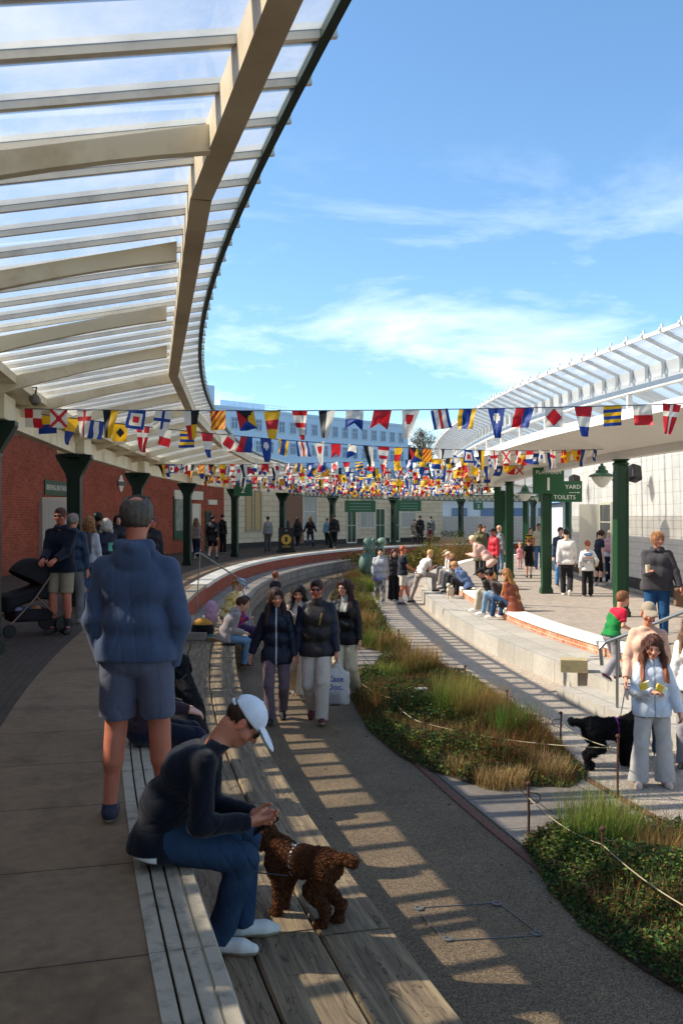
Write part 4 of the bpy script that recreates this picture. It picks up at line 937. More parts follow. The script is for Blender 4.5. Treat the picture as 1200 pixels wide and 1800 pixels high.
    # ---------- shoes
    if shoes:
        c1,c2=np.array(lin(shoes[0])),np.array(lin(shoes[1]))
        for i in (0,1):
            fy,uv_=fdir[i]; a=ft[i]; z=S(); hsx=s*(1 if H>1.4 else 1.05); rt=unit(np.cross(fy,uv_))
            z.rc(a-uv_*.045*hsx-fy*.045*hsx,a-uv_*.048*hsx+fy*.11*hsx,.036*hsx,.041*hsx,k=.02).rc(a-uv_*.05*hsx+fy*.11*hsx,a-uv_*.056*hsx+fy*.165*hsx,.040*hsx,.030*hsx,k=.02).rc(a-uv_*.03*hsx-fy*.01,a+uv_*.0-fy*.005,.042*hsx,.040*hsx,k=.02).rc(a-uv_*.03*hsx,a-uv_*.045*hsx+fy*.08*hsx,.036*hsx,.034*hsx,k=.02)
            sole=a-uv_*.085*hsx; Z=S(); Z.grp(z,[(-uv_,sole),(uv_,a+uv_*.012)],ck=.006)
            sdf_obj('shoe',Z,min(hv,.012),M_shoe,root,lambda V:np.where((((V-sole)@uv_)<.024*hsx)[:,None],c2,c1))
            if socks:
                k_=S().rc(a,a-unit(ft[i]-kn[i])*.12*s,.038*s,.044*s); sdf_obj('sock',k_,hv,M_cloth,root,np.array(lin(socks)))
    # ---------- hair
    if hair and hair[0]!='none':
        hk=hair[0]; z=S(); nz=hairnoise(seed,.0022 if hv>.007 else .0014,150)
        cap=S(); gr=.010 if hk in('short','crop') else .018
        if hk=='crop': gr=.0045
        gr=.002 if hat else gr
        cap.ell(hl((0,-.016,.030)),_v((.073+gr,.092+gr,.088+gr))*hs,Hm,k=.01)
        if hk not in('crop',) and not hat: cap.ell(hl((0,.035,.088)),_v((.055,.050,.030))*hs,Hm,k=.02)
        cap.ell(hl((0,.105,-.035)),_v((.078,.062,.098))*hs,Hm,k=.008,sub=True)
        if hk in('short','crop','balding'): 
            for sx in (-1,1): cap.ell(hl((sx*.085,.022,-.045)),_v((.03,.045,.05))*hs,Hm,k=.01,sub=True)
            z.grp(cap,[(-Hm[:,2],hl((0,0,-.050)))],ck=.01)
            if hk=='balding': z.ell(hl((0,-.045,.118)),_v((.055,.066,.040))*hs,Hm,k=.008,sub=True)
        else: z.grp(cap,[(-Hm[:,2],hl((0,0,-.07)))],ck=.02)
        if hk in('long','wavy','curly'):
            L=(hair[2] if len(hair)>2 else .30)*s; bk=hl((0,-.070,-.02)); dnv=np.array([0,-.12,-1.]); dnv=unit(dnv+np.array([0,math.sin(R(lean+bend)),0])*(-.9 if lean+bend>0 else 0)+np.array([0,0,0]))
            end=bk+dnv*L
            z.rc(bk+X*.0,end,.06*hs,.045*hs,k=.03)
            for sx in (-1,1):
                a0=hl((sx*.066,-.035,.02)); a1=a0+np.array([sx*.036,.012,-.16*s]); a2=_v((a1[0]+sx*.015,a1[1]+.085,max(a1[2]-L*.62,0))); z.rc(a0,a1,.028*hs,.034*hs,k=.03); z.rc(a1,a2,.034*hs,.020*hs,k=.03); z.rc(a0+Hm[:,1]*-.03,end+X*sx*.05,.04*hs,.035*hs,k=.03)
        if hk=='curly': nz=hairnoise(seed,.009,70,curl=1); z.ell(hl((0,-.05,-.04)),_v((.115,.095,.11))*hs,Hm,k=.03)
        if hk=='afro': z.ell(hl((0,-.02,.04)),_v((.12,.125,.12))*hs,Hm,k=.02); z.ell(hl((0,.12,-.045)),_v((.08,.07,.095))*hs,Hm,k=.01,sub=True); nz=hairnoise(seed,.006,90,curl=1)
        if hk=='wavy': nz=hairnoise(seed,.0045,95,curl=0)
        if hk=='bun': z.ell(hl((0,-.085,.09)),_v((.04,.04,.038))*hs,k=.01)
        if hk=='pony': z.rc(hl((0,-.10,.04)),hl((0,-.15,-.02)),.026*hs,.03*hs,k=.02); z.rc(hl((0,-.15,-.02)),hl((0,-.15,-.02))+np.array([0,-.01,-.17*s]),.03*hs,.014*hs,k=.02)
        if hk=='fringe': z.ell(hl((0,.075,.055)),_v((.055,.03,.03))*hs,Hm,k=.01)
        z.disp=nz
        def hcolf(V):
            c=np.tile(hcol,(len(V),1)); n=np.sin(V[:,0]*170+4*np.sin(V[:,2]*11))*np.sin(V[:,1]*150+3*np.sin(V[:,2]*14+1)); c=c*(1+.28*n[:,None]); 
            if len(hair)>3: tpp=np.clip((hc[2]-.02-V[:,2])/.25,0,1)[:,None]; c=c*(1-tpp)+np.array(lin(hair[3]))*tpp
            return np.clip(c,0,1)
        ho=sdf_obj('hair',z,max(.0045,hv*.85),M_hair,root,hcolf)
        if dist<17 and ho:
            me=ho.data; n=len(me.vertices); co=np.empty(n*3,np.float32); me.vertices.foreach_get('co',co); co=co.reshape(-1,3).astype(float); no=np.empty(n*3,np.float32); me.vertices.foreach_get('normal',no); no=no.reshape(-1,3); g_=np.random.default_rng(seed); lg=hk in('long','wavy','pony','bun','curly'); ns=2600 if lg else 1800; i=g_.integers(0,n,ns)
            if hat: i=i[((co[i]-hc)@Hm)[:,2]<.03]
            i=i[no[i][:,1]*0+((co[i]-hc)@Hm)[:,1]<.075*hs]; nn=len(i); nr=no[i]; gv=np.tile([0,-.15,-1.] if lg else list(Hm@np.array([0,-.8,-.7])),(nn,1)); tg=gv-(gv*nr).sum(1)[:,None]*nr; tg/=np.linalg.norm(tg,axis=1)[:,None]+1e-6
            d_=tg+nr*(.16 if lg else .22)+g_.normal(0,.16,(nn,3)); d_/=np.linalg.norm(d_,axis=1)[:,None]; L_=(g_.uniform(.5,1.3,nn)*(.075 if lg else .022)*hs)[:,None]; sd=np.cross(d_,nr); sd/=np.linalg.norm(sd,axis=1)[:,None]+1e-6; wd=.0016 if lg else .0011; c0=co[i]-nr*.002; c1_=c0+d_*L_*.55; c2_=c1_+(d_-nr*.25)*L_*.45
            Vv=np.stack([c0-sd*wd,c0+sd*wd,c1_+sd*wd,c1_-sd*wd,c2_+sd*wd*.3,c2_-sd*wd*.3],1).reshape(-1,3); q_=np.arange(nn)[:,None]*6; cc_=np.repeat(np.clip(hcolf(c0)*g_.uniform(.7,1.5,(nn,1)),0,1),6,axis=0); mkobj('hair_strands',Vv,np.concatenate([q_+[0,1,2,3],q_+[3,2,4,5]]),M_hair,root,col=cc_)
    if hat:
        z=S(); cc=np.array(lin(hat[1])); cp=S().ell(hl((0,-.012,.042)),_v((.086,.104,.092))*hs,Hm,k=.01)
        if hat[0]=='bucket': z.grp(cp,[(-Hm[:,2],hl((0,0,.045)))],ck=.004); z.grp(S().ell(hl((0,0,.045)),_v((.135,.145,.02))*hs,Hm),k=.01)
        else:
            z.grp(cp,[(-(Hm[:,2]*.97+Hm[:,1]*.10),hl((0,0,.036)))],ck=.004); br=S().ell(hl((0,.125,.038)),_v((.076,.085,.013))*hs,rotm(head[0],head[1]-14,head[2]),k=.005); z.grp(br,[(-Hm[:,1],hl((0,.06,0)))],k=.006)
            z.ell(hl((0,-.012,.136)),_v((.008,.008,.005))*hs,Hm,k=.003)
            if hat[0]=='cap': z.ell(hl((0,-.125,.048)),_v((.032,.05,.024))*hs,Hm,k=.004,sub=True)
        sdf_obj('cap',z,min(hv,.008) if dist<20 else hv,M_cloth,root,cc)
        if hat[0]=='cap' and dist<9:
            z=S(); pr=[hl((.085*math.sin(a)*.98,-.012-.103*math.cos(a),.030+.004)) for a in np.linspace(-.55,.55,7)]
            for a,b2 in zip(pr[:-1],pr[1:]): z.rc(a,b2,.008*hs,k=.004)
            sdf_obj('cap_strap',z,.004,M_cloth,root,cc)
    if glasses:
        gz=.010 if glasses!='up' else .108; gy=.0 if glasses!='up' else -.040
        gz=gz; z=S(); lw=.026*hs; lh=.0185*hs
        for sx in (-1,1):
            z.ell(hl((sx*.032,.090+gy,gz)),(lw,.011*hs,lh),Hm@rotm(sx*14,0,0),k=.002)
            z.rc(hl((sx*.056,.084+gy,gz+.008)),hl((sx*.079,.045+gy,gz+.007)),.0035,k=.002).rc(hl((sx*.079,.045+gy,gz+.007)),hl((sx*.081,-.015+gy,gz)),.0028,k=.002)
        z.rc(hl((-.014,.098+gy,gz+.007)),hl((.014,.098+gy,gz+.007)),.004,k=.003)
        sdf_obj('sunglasses',z,max(.0035,min(hb,.006)),M_lens,root,(.02,.02,.02))
    if pack:
        z=S(); pc=np.array(lin(pack)); bc_=P2-fw*.19*q-up2*.01; Mb=np.stack([X,fw,up2],1); z.box(bc_,_v((.14,.085,.215))*q,Mb,rd=.06,k=.02).box(bc_-fw*.075*q-up2*.06*q,_v((.105,.045,.11))*q,Mb,rd=.03,k=.015)
        for sx in (-1,1):
            z.rc(bc_+X*sx*.08*q+up2*.17*q+fw*.05*q,sh+X*sx*.10*q+up2*.055*q,.014,.016,k=.01); z.rc(sh+X*sx*.10*q+up2*.055*q,P2+X*sx*.115*q+fw*.145*q,.016,.014,k=.01)
        z.disp=folds(seed,.003,30)
        o=sdf_obj('backpack',z,hv,M_nylon,None,pc); o.location=root.location; o.rotation_euler=root.rotation_euler; tag(o,'','backpack'); root['_pack']=o.name
    PINFO=dict(root=root,P0=P0,P1=P1,P2=P2,P3=P3,hw=hw,el=el,hc=hc,Hm=Hm,kn=kn,ft=ft,fw=fw,sh=sh,s=s,pack=(o if pack else None))
    return PINFO
def W(info,p):
    """a point of the person's own space in the world"""
    r=info['root']; a=r.rotation_euler.z; p=_v(p); return Vector((r.location.x+p[0]*math.cos(a)-p[1]*math.sin(a),r.location.y+p[0]*math.sin(a)+p[1]*math.cos(a),r.location.z+p[2]))
# ================================================================ PLANTING
M_leaf=bpy.data.materials.new('foliage'); M_leaf.use_nodes=True
nt=M_leaf.node_tree; b=nt.nodes['Principled BSDF']; b.inputs['Roughness'].default_value=.7; b.inputs['Specular IOR Level'].default_value=.2
a=N(nt,'ShaderNodeAttribute',attribute_name='Col'); nt.links.new(a.outputs['Color'],b.inputs['Base Color']); tr=N(nt,'ShaderNodeBsdfTranslucent'); nt.links.new(a.outputs['Color'],tr.inputs[0]); ms=N(nt,'ShaderNodeMixShader'); ms.inputs[0].default_value=.3; nt.links.new(b.outputs[0],ms.inputs[1]); nt.links.new(tr.outputs[0],ms.inputs[2]); nt.links.new(ms.outputs[0],nt.nodes['Material Output'].inputs[0])
def inpoly(P,poly):
    x,y=P[:,0],P[:,1]; c=np.zeros(len(P),bool); n=len(poly); j=n-1
    for i in range(n):
        xi,yi=poly[i]; xj,yj=poly[j]; m=((yi>y)!=(yj>y))&(x<(xj-xi)*(y-yi)/(yj-yi+1e-12)+xi); c^=m; j=i
    return c
def sample_poly(poly,n,rng):
    p=np.array(poly); lo,hi=p.min(0),p.max(0); out=np.zeros((0,2))
    while len(out)<n: q=rng.uniform(lo,hi,(n*2,2)); out=np.r_[out,q[inpoly(q,poly)]]
    return out[:n]
def blades(base,hgt,wd,lean,rng,cols,curve=.5):
    """grass blades: base (n,3); hgt (n,); lean dir random; returns V,F,C"""
    n=len(base); az=rng.uniform(0,2*np.pi,n); d=np.stack([np.cos(az),np.sin(az),np.zeros(n)],1); side=np.stack([-np.sin(az),np.cos(az),np.zeros(n)],1); ln=lean*rng.uniform(.2,1.3,n)
    up=np.array([0,0,1.]); L=[]
    for t,wf in ((0,1),(.5,.8),(1,.08)):
        c=base+up*(hgt*t*(1-.25*ln*t))[:,None]+d*(hgt*ln*(t**(1+curve)))[:,None]; L+=[c-side*(wd*wf/2)[:,None],c+side*(wd*wf/2)[:,None]]
    V=np.stack(L,1).reshape(-1,3); i=np.arange(n)[:,None]*6; F=np.concatenate([i+[0,1,3,2],i+[2,3,5,4]]); C=np.repeat(cols,6,axis=0); return V,F,C
def leafs(pos,size,rng,cols,flat=.5):
    n=len(pos); a=rng.normal(size=(n,3)); a[:,2]*=flat; a/=np.linalg.norm(a,axis=1)[:,None]; b_=rng.normal(size=(n,3)); b_-=(b_*a).sum(1)[:,None]*a; b_/=np.linalg.norm(b_,axis=1)[:,None]
    s=(size*rng.uniform(.6,1.3,n))[:,None]; V=np.stack([pos-a*s,pos+b_*s*.45,pos+a*s,pos-b_*s*.45],1).reshape(-1,3); F=np.arange(n)[:,None]*4+[0,1,2,3]; return V,F,np.repeat(cols,4,axis=0)
def colmix(rng,n,*hexes,w=None,j=.25):
    c=np.array([lin(h) for h in hexes]); k=rng.choice(len(c),n,p=w); return np.clip(c[k]*rng.uniform(1-j,1+j,(n,1)),0,1)
def joinv(parts):
    V=[];F=[];C=[];o=0
    for v,f,c in parts: V.append(v); F.append(f+o); C.append(c); o+=len(v)
    return np.concatenate(V),np.concatenate(F),np.concatenate(C)
def mound(P,rng,seed=0):  # ground cover height field
    x,y=P[:,0],P[:,1]; return .13+.10*np.sin(x*2.3+seed)*np.cos(y*1.9+seed*2)+.07*np.sin(x*5.1+y*3.7+seed)
def edge_dist(P,poly):
    d=np.full(len(P),9.); n=len(poly); pl=np.array(poly)
    for i in range(n):
        a=pl[i]; b=pl[(i+1)%n]; ab=b-a; t=np.clip(((P-a)@ab)/(ab@ab),0,1); d=np.minimum(d,np.linalg.norm(P-a-t[:,None]*ab,axis=1))
    return d
BD={k:[(x*1.012,y*1.012) for x,y in v] for k,v in BEDS.items()}
def groundcover(name,poly,n,rng,kind,seed,hs=1.0,sz=.028):
    P=sample_poly(poly,n,rng); ed=edge_dist(P,poly); ed=np.minimum(1,ed/.28+.12)
    H=(mound(P,rng,seed)*1.25+.06)*ed*hs; z=ZT+.015+H*rng.uniform(.25,1,n)**.6
    pos=np.c_[P+rng.normal(0,.012,(n,2)),z]
    f=np.sin(P[:,0]*3.1+seed)+np.sin(P[:,1]*2.3+seed*1.7)+np.sin((P[:,0]+P[:,1])*5)*.6+rng.normal(0,.6,n)
    col=np.where((f>kind)[:,None],colmix(rng,n,'#7c5a34','#a07a48','#8a4f34','#6d6a34'),colmix(rng,n,'#35502a','#4a6a32','#2a4424','#76883c','#6a5a34'))
    br=f>kind; parts=[leafs(pos[~br],sz,rng,col[~br],.5)]
    nb=int(br.sum())
    if nb: parts.append(blades(np.c_[pos[br][:,:2],np.full(nb,ZT)+H[br]*.25],rng.uniform(.6,1.3,nb)*(H[br]*.9+.05),rng.uniform(.004,.008,nb),.55,rng,col[br]))
    V,F,C=joinv(parts); o=mkobj(name,V,F,M_leaf,col=C); o['kind']='stuff'; return o
rg=np.random.default_rng(3)
groundcover('ground_cover',BD['mid'],46000,rg,.7,2.1,1.05,.020); groundcover('dry_undergrowth',BD['mid'],16000,rg,-1.2,.3,.8,.018)
groundcover('ground_cover',BD['near'],44000,rg,1.1,5.0,1.05,.017); groundcover('dry_undergrowth',BD['near'],5000,rg,-.6,.9,.8,.017)
groundcover('ground_cover',BD['far'],36000,rg,.4,1.0,1.4,.035); groundcover('ground_cover',BD['back'],9000,rg,-.6,4.0,4.5,.05)
def clump(x,y,r,h,n,hexes,label,group='grass clumps in the beds',lean=.5,wd=.006,name='grass_clump'):
    rng=np.random.default_rng(int(abs(x*131+y*71))%9999); a=rng.uniform(0,6.28,n); q=r*np.sqrt(rng.uniform(0,1,n))*.5
    base=np.c_[q*np.cos(a),q*np.sin(a),np.zeros(n)]; hh=h*rng.uniform(.45,1,n)
    V,F,C=blades(base,hh,rng.uniform(.6,1.4,n)*wd,lean,rng,colmix(rng,n,*hexes[0])); 
    # tips dry: upper vertices take the second colour
    k=np.arange(len(V))%6; t=(k>=4); C[t]=np.repeat(colmix(rng,n,*hexes[1]),6,axis=0)[t]
    o=mkobj(name,V,F,M_leaf,col=C,loc=(x,y,ZT+.01)); tag(o,label,'grass',group); return o
GR=(['#6a8a34','#8aa648','#55782e'],['#a3ad55','#c0a05a']); BRW=(['#6d7f3a','#8a8846','#9a7a46'],['#cda264','#bd8458']); DRY=(['#a08a58','#c0a468','#94704a'],['#d6bc80','#c09468'])
def cl(xp,yp,r,h,n,hx,label,**k): p=px(xp,yp,ZT+.1); return clump(p.x,p.y,r*1.15,h*1.15,int(n*1.35),hx,label,**k)
cl(738,1186,.5,.62,900,BRW,'tall brown tipped grass clump at the back of the middle bed')
cl(685,1190,.4,.35,500,GR,'small pale green grass tuft behind the white box')
cl(800,1258,.55,.62,1200,GR,'tall fresh green clump right beside the white box')
cl(843,1268,.55,.55,1000,BRW,'reddish brown tipped clump in the centre of the middle bed')
cl(903,1298,.4,.52,700,(['#3f7a2c','#4f8a34'],['#7a9a44']),'bright green clump near the bed edge by the iron stake')
cl(790,1225,.35,.38,400,BRW,'short brownish tuft behind the tall green clump')
cl(960,1352,.42,.26,700,DRY,'straw coloured clump at the right corner of the middle bed')
cl(880,1362,.45,.22,700,DRY,'dry rusty clump at the front of the middle bed')
cl(820,1340,.42,.22,550,DRY,'dry straw clump low in the front of the middle bed')
cl(760,1300,.4,.28,500,DRY,'small straw tuft near the rope of the middle bed')
cl(1045,1488,.45,.55,700,GR,'green arching clump at the back of the nearest bed')
cl(1095,1480,.35,.42,500,GR,'small green clump right of the arching one in the nearest bed')
cl(1130,1545,.35,.30,420,DRY,'straw clump in the middle of the nearest bed')
cl(1175,1520,.45,.38,600,BRW,'brown tipped clump at the right of the nearest bed')
cl(1195,1590,.4,.30,400,DRY,'dry clump at the right picture edge of the nearest bed')
cl(1047,1452,.10,.50,30,(['#7a8a4a'],['#9aa05a']),'single thin seed stalk rising from the nearest bed',lean=.06)
for i,(xp,yp) in enumerate(((612,1068),(640,1035),(668,1128),(632,1108),(600,1100),(655,1015),(690,1135),(640,1070))):
    cl(xp,yp,.6,.55 if i%2 else .4,420,BRW if i%3==0 else GR,['reddish grass clump at the left of the far bed','green clump high in the far bed','green clump near the front of the far bed','brownish clump in the middle of the far bed','green clump at the left edge of the far bed','green clump beyond the stakes of the far bed','brownish clump at the near tip of the far bed','green clump in the centre of the far bed'][i],wd=.012)
# yellowish shrubs behind the walkers
def shrub(x,y,r,h,n,hexes,label,group=None,sz=.06,z0=ZT,name='shrub'):
    rng=np.random.default_rng(int(abs(x*31+y*17))%9999); rt=empty(name,(x,y,z0),0,label,'shrub',group)
    m=MB()
    for k in range(9):
        a=rng.uniform(0,6.28); q=rng.uniform(.3,.8)*r; m.tube([(0,0,0),(q*.4*math.cos(a),q*.4*math.sin(a),h*.4),(q*math.cos(a),q*math.sin(a),h*rng.uniform(.6,.9))],[.02,.012,.005],5)
    m.build('stems',mat('twig_brown','#4a3a2a',rough=.9),rt)
    nc=14; cc=np.c_[rng.normal(0,r*.42,(nc,2)),rng.uniform(.3,.85,nc)*h]; k=rng.integers(0,nc,n); pos=cc[k]+rng.normal(0,1,(n,3))*np.array([r*.24,r*.24,h*.15]); pos[:,2]=np.abs(pos[:,2])
    V,F,C=leafs(pos,sz,rng,colmix(rng,n,*hexes)); mkobj('foliage',V,F,M_leaf,rt,col=C); return rt
for i,(xp,yp,d,r,h) in enumerate(((728,985,47,.9,1.0),(752,985,49,.9,1.1),(775,980,50,.8,.9),(712,990,45,.7,.8),(640,985,45,.8,.9))):
    shrub((xp-600)*d/F,d,r,h,900,('#8a7a34','#a8903c','#6d7434','#7a6a2c'),['yellowish shrub right behind the man in the black t shirt','yellow green shrub behind the seated white t shirt','yellow shrub behind the huddle on the coping','low yellow shrub left of the others past the walkers','yellow green shrub at the foot of the green sculpture'][i],'yellow shrubs of the far bed',.07)
rl=np.random.default_rng(12); n=260; uu=rl.uniform(LC.s_at_y(3),LC.s_at_y(22),n); oo=np.where(rl.uniform(0,1,n)<.5,rl.normal(2.65,.12,n),rl.uniform(1.1,2.6,n)); pos=np.array([tuple(LC.at(a_,o_,ZT+.012)) for a_,o_ in zip(uu,oo)]); V,F_,C=leafs(pos,.016,rl,colmix(rl,n,'#7a5a34','#5a4a30','#9a8050','#4a4234'),.08); V[:,2]=np.clip(V[:,2],ZT+.006,ZT+.02); o=mkobj('leaf_litter',V,F_,M_leaf,col=C); o['kind']='stuff'
# ---------------------------------------------------------------- iron stakes and rope
M_rust=mat('rusty_iron','#5a382a',rough=.8,var=.3,vscale=60,bump=.4,bscale=120)
M_rope=mat('pale_rope','#b8a98a',rough=.95)
ST=[(1085,1405,.57,'nearest rusty stake beside the black dog'),(985,1322,.42,'rusty stake left of the black dog'),(928,1484,.47,'rusty stake at the left corner of the nearest bed'),(1058,1560,.40,'rusty stake inside the nearest bed'),(687,1262,.36,'rusty stake at the left rim of the middle bed'),(747,1312,.36,'rusty stake in the dark shrubs of the middle bed'),(890,1275,.42,'rusty stake right of the bright green clump'),(817,1215,.36,'short rusty stake behind the tall clumps'),(767,1195,.42,'rusty stake beside the brown tipped clump'),(700,1152,.46,'rusty stake at the near tip of the far bed'),(678,1115,.40,'stake third from the tip of the far bed'),(668,1096,.38,'stake fourth from the tip of the far bed'),(655,1082,.38,'stake fifth from the tip of the far bed'),(650,1068,.38,'stake farthest on the right of the far bed'),(572,1046,.42,'nearest stake on the left rim of the far bed'),(583,1036,.42,'second stake on the left rim of the far bed'),(593,1028,.42,'third stake on the left rim of the far bed'),(603,1020,.42,'fourth stake on the left rim of the far bed'),(612,1013,.42,'farthest stake on the left rim of the far bed'),(627,1225,.36,'rusty stake near the plastic bag at the bed')]
SP=[]
for i,(xp,yp,h,lab) in enumerate(ST):
    p=px(xp,yp,ZT); r=empty('iron_stake',p,random.uniform(-.5,.5)+(2.6 if i in(0,1) else 0),lab,'stake','rusty stakes round the beds')
    m=MB(); m.tube([(0,0,0),(.003,0,h*.5),(random.uniform(-.006,.006),0,h)],.011,7); m.lathe((0,0,h-.004),[(.011,0),(.020,.006),(.022,.018),(.014,.030)],9); m.build('rod',M_rust,r)
    m=MB(); m.tube([(.010,0,h-.06)]+[(.012+.042+.042*math.cos(a),0,h-.105+.042*math.sin(a)) for a in np.linspace(1.9,-1.9,9)]+[(.012,0,h-.15)],.0045,5); m.build('ring',M_rust,r); SP.append(Vector((p.x,p.y,p.z+h-.10)))
def rope(a,b,sag,label,r=.0045,name='rope',m=None,cat='rope',group='ropes between the stakes',n=12):
    a=Vector(a); b=Vector(b); P=[a.lerp(b,t)-Vector((0,0,sag*4*t*(1-t))) for t in np.linspace(0,1,n)]; mb=MB(); mb.tube([p-a for p in P],r,5); o=mb.build(name,m or M_rope,None,loc=a); tag(o,label,cat,group); return o
rope(SP[5],SP[0],.06,'long pale rope across the front of the middle bed'); rope(SP[1],SP[0],.05,'pale rope in front of the black dog'); rope(SP[2],SP[3],.05,'pale rope at the left of the nearest bed'); e=px(1215,1600,ZT+.35); rope(SP[3],e,.03,'pale rope running off the right picture edge')
rope(SP[19],SP[4],.05,'pale rope beside the plastic bag'); rope(SP[4],SP[5],.06,'slack rope over the dark shrubs'); rope(SP[9],SP[10],.05,'rope at the near tip of the far bed'); rope(SP[14],SP[15],.03,'rope between the left stakes of the far bed')
# white box in the bed
p=px(740,1228,ZT+.12); r=empty('garden_light',p,.3,'small white square box light among the plants of the middle bed','garden light')
S().ops; z=S().box((0,0,.07),(.085,.075,.075),rd=.012); sdf_obj('housing',z,.006,mat('white_plastic','#e8e8e4',rough=.35,vcol=False),r,(.8,.8,.8)); m=MB(); m.bar((.08,0,.10),(.26,.02,.11),.04,.03); m.bar((0,0,-.12),(0,0,.0),.03,.03,up=(1,0,0)); m.build('bracket',M_black,r)
# ---------------------------------------------------------------- the green sculpture
p=pxd(655,1000,36); p.z=ZT; M_bronze=mat('verdigris_bronze','#4f6d5e',rough=.55,var=.35,vscale=3,vcol=False,bump=.4,bscale=12,dirt='#a9bdb0',dirt_amt=.6,dirt_scale=1.6)
r=empty('sculpture',p,0,'green bronze sculpture of rounded cactus like forms beside the far bed','sculpture')
z=S().rc((0,0,0),(.03,0,1.75),.10,.07,k=.08).ell((-.24,.05,.85),(.30,.26,.42),k=.05).ell((-.17,0,1.52),(.21,.14,.30),rotm(0,0,-14),k=.06).ell((-.03,0,1.45),(.12,.12,.26),rotm(0,0,20),k=.04); sdf_obj('left_form',z,.03,M_bronze,r)
z=S().rc((.15,0,.3),(.27,.05,1.25),.12,.16,k=.05).ell((.28,.05,1.36),(.17,.17,.19),k=.03).ell((.34,.05,1.66),(.19,.17,.17),k=.03); sdf_obj('right_form',z,.03,M_bronze,r)
# ---------------------------------------------------------------- bunting
NAVY,RED,YEL,WHT,BLKC=('#173e8c','#c81e28','#f0b81c','#e9e2d2','#15151a')
def fl(ch,u,v):
    """u along the hoist (0..1 left to right), v downwards; returns colour hex"""
    a,b_=u,v
    D={'A':lambda: WHT if v<.5 else NAVY,'B':lambda: RED,'C':lambda:[NAVY,WHT,RED,WHT,NAVY][min(int(u*5),4)],'D':lambda:YEL if u<.22 or u>.78 else NAVY,'E':lambda: RED if u<.5 else NAVY,
     'F':lambda: RED if abs(u-.5)+abs(v-.5)<.42 else WHT,'G':lambda:[YEL,NAVY,YEL,NAVY,YEL,NAVY][min(int(v*6),5)],'H':lambda: WHT if v<.5 else RED,'I':lambda: BLKC if (u-.5)**2+(v-.5)**2<.055 else YEL,'J':lambda:[NAVY,WHT,NAVY][min(int(u*3),2)],
     'K':lambda: YEL if v<.5 else NAVY,'L':lambda: YEL if (u<.5)!=(v<.5) else BLKC,'M':lambda: WHT if abs(u-v)<.13 or abs(u+v-1)<.13 else NAVY,'N':lambda: NAVY if (int(u*4)+int(v*4))%2 else WHT,'O':lambda: RED if u+v>1 else YEL,
     'P':lambda: WHT if .3<u<.7 and .3<v<.7 else NAVY,'Q':lambda: YEL,'R':lambda: YEL if abs(u-.5)<.12 or abs(v-.5)<.12 else RED,'S':lambda: NAVY if .3<u<.7 and .3<v<.7 else WHT,'T':lambda:[RED,WHT,NAVY][min(int(v*3),2)],
     'U':lambda: RED if (u<.5)==(v<.5) else WHT,'V':lambda: RED if abs(u-v)<.13 or abs(u+v-1)<.13 else WHT,'W':lambda: RED if .36<u<.64 and .36<v<.64 else (WHT if .2<u<.8 and .2<v<.8 else NAVY),'X':lambda: NAVY if abs(u-.5)<.12 or abs(v-.5)<.12 else WHT,
     'Y':lambda: YEL if int((u+v)*5)%2 else RED,'Z':lambda: [BLKC,YEL,NAVY,RED][0 if (v<u and v<1-u) else 1 if (v<u) else 3 if v<1-u else 2],
     '1':lambda: RED if (u-.5)**2*1.0+(v*1.6-.5)**2<.08 else WHT,'2':lambda: WHT if (u-.5)**2+(v*1.6-.5)**2<.06 else NAVY,'3':lambda:[RED,WHT,NAVY][min(int(v*3),2)],'4':lambda: WHT if abs(u-.5)<.10 or abs(v-.32)<.07 else RED,'5':lambda: YEL if v<.5 else NAVY,
     '6':lambda: BLKC if u<.5 else WHT,'7':lambda: YEL if v<.5 else RED,'8':lambda: RED if abs(u-.5)<.10 or abs(v-.32)<.07 else WHT,'9':lambda: (WHT if v<.5 else RED) if u<.5 else (BLKC if v<.5 else YEL),'0':lambda: RED if .33<v<.66 else YEL,
     'a':lambda:[RED,WHT,RED,WHT,RED][min(int(v*5),4)],'b':lambda: BLKC if u<.5 else YEL,'c':lambda: NAVY if u<.6 else WHT}
    return D[ch]()
SEQ='UV8bWX9YZ0a6AB1CD2EF3GH4IJ5KL7MN0OPcQR8ST'
FLM={}
def flag_mesh(ch,var):
    if (ch,var) in FLM: return FLM[(ch,var)]
    pen=ch in '1234567890abc'; n=12; H=.35 if pen else .235; Wd=.21; V=[];F=[];C=[]
    rr=random.Random(ord(ch)*7+var); ph=rr.uniform(0,6); am=rr.uniform(.012,.03); tw=rr.uniform(-.25,.25); sk=rr.uniform(-.05,.05)
    for j in range(n):
        for i in range(n):
            col=lin(fl(ch,(i+.5)/n,(j+.5)/n))
            for (a,c) in ((i,j),(i+1,j),(i+1,j+1),(i,j+1)):
                u,v=a/n,c/n; w=(1-.62*v) if pen else 1; x=(u-.5)*Wd*w; z=-v*H
                if ch in 'AB' : z+= (.10*(1-abs(2*u-1)))*(v**2)*.8
                y=am*math.sin(u*5+v*4+ph)*v+am*.5*math.sin(v*9+ph*2)*v+tw*x*v*2; V.append((x+sk*v,y,z)); C.append(col)
            b=len(V)-4; F.append([b,b+3,b+2,b+1])
    me=bpy.data.meshes.new('flag'); me.from_pydata(V,[],F); ca=me.color_attributes.new('Col','FLOAT_COLOR','POINT'); c4=np.ones((len(V),4),np.float32); c4[:,:3]=C; ca.data.foreach_set('color',c4.ravel()); me.materials.append(M_flag); FLM[(ch,var)]=me; return me
M_flag=bpy.data.materials.new('flag_cloth'); M_flag.use_nodes=True
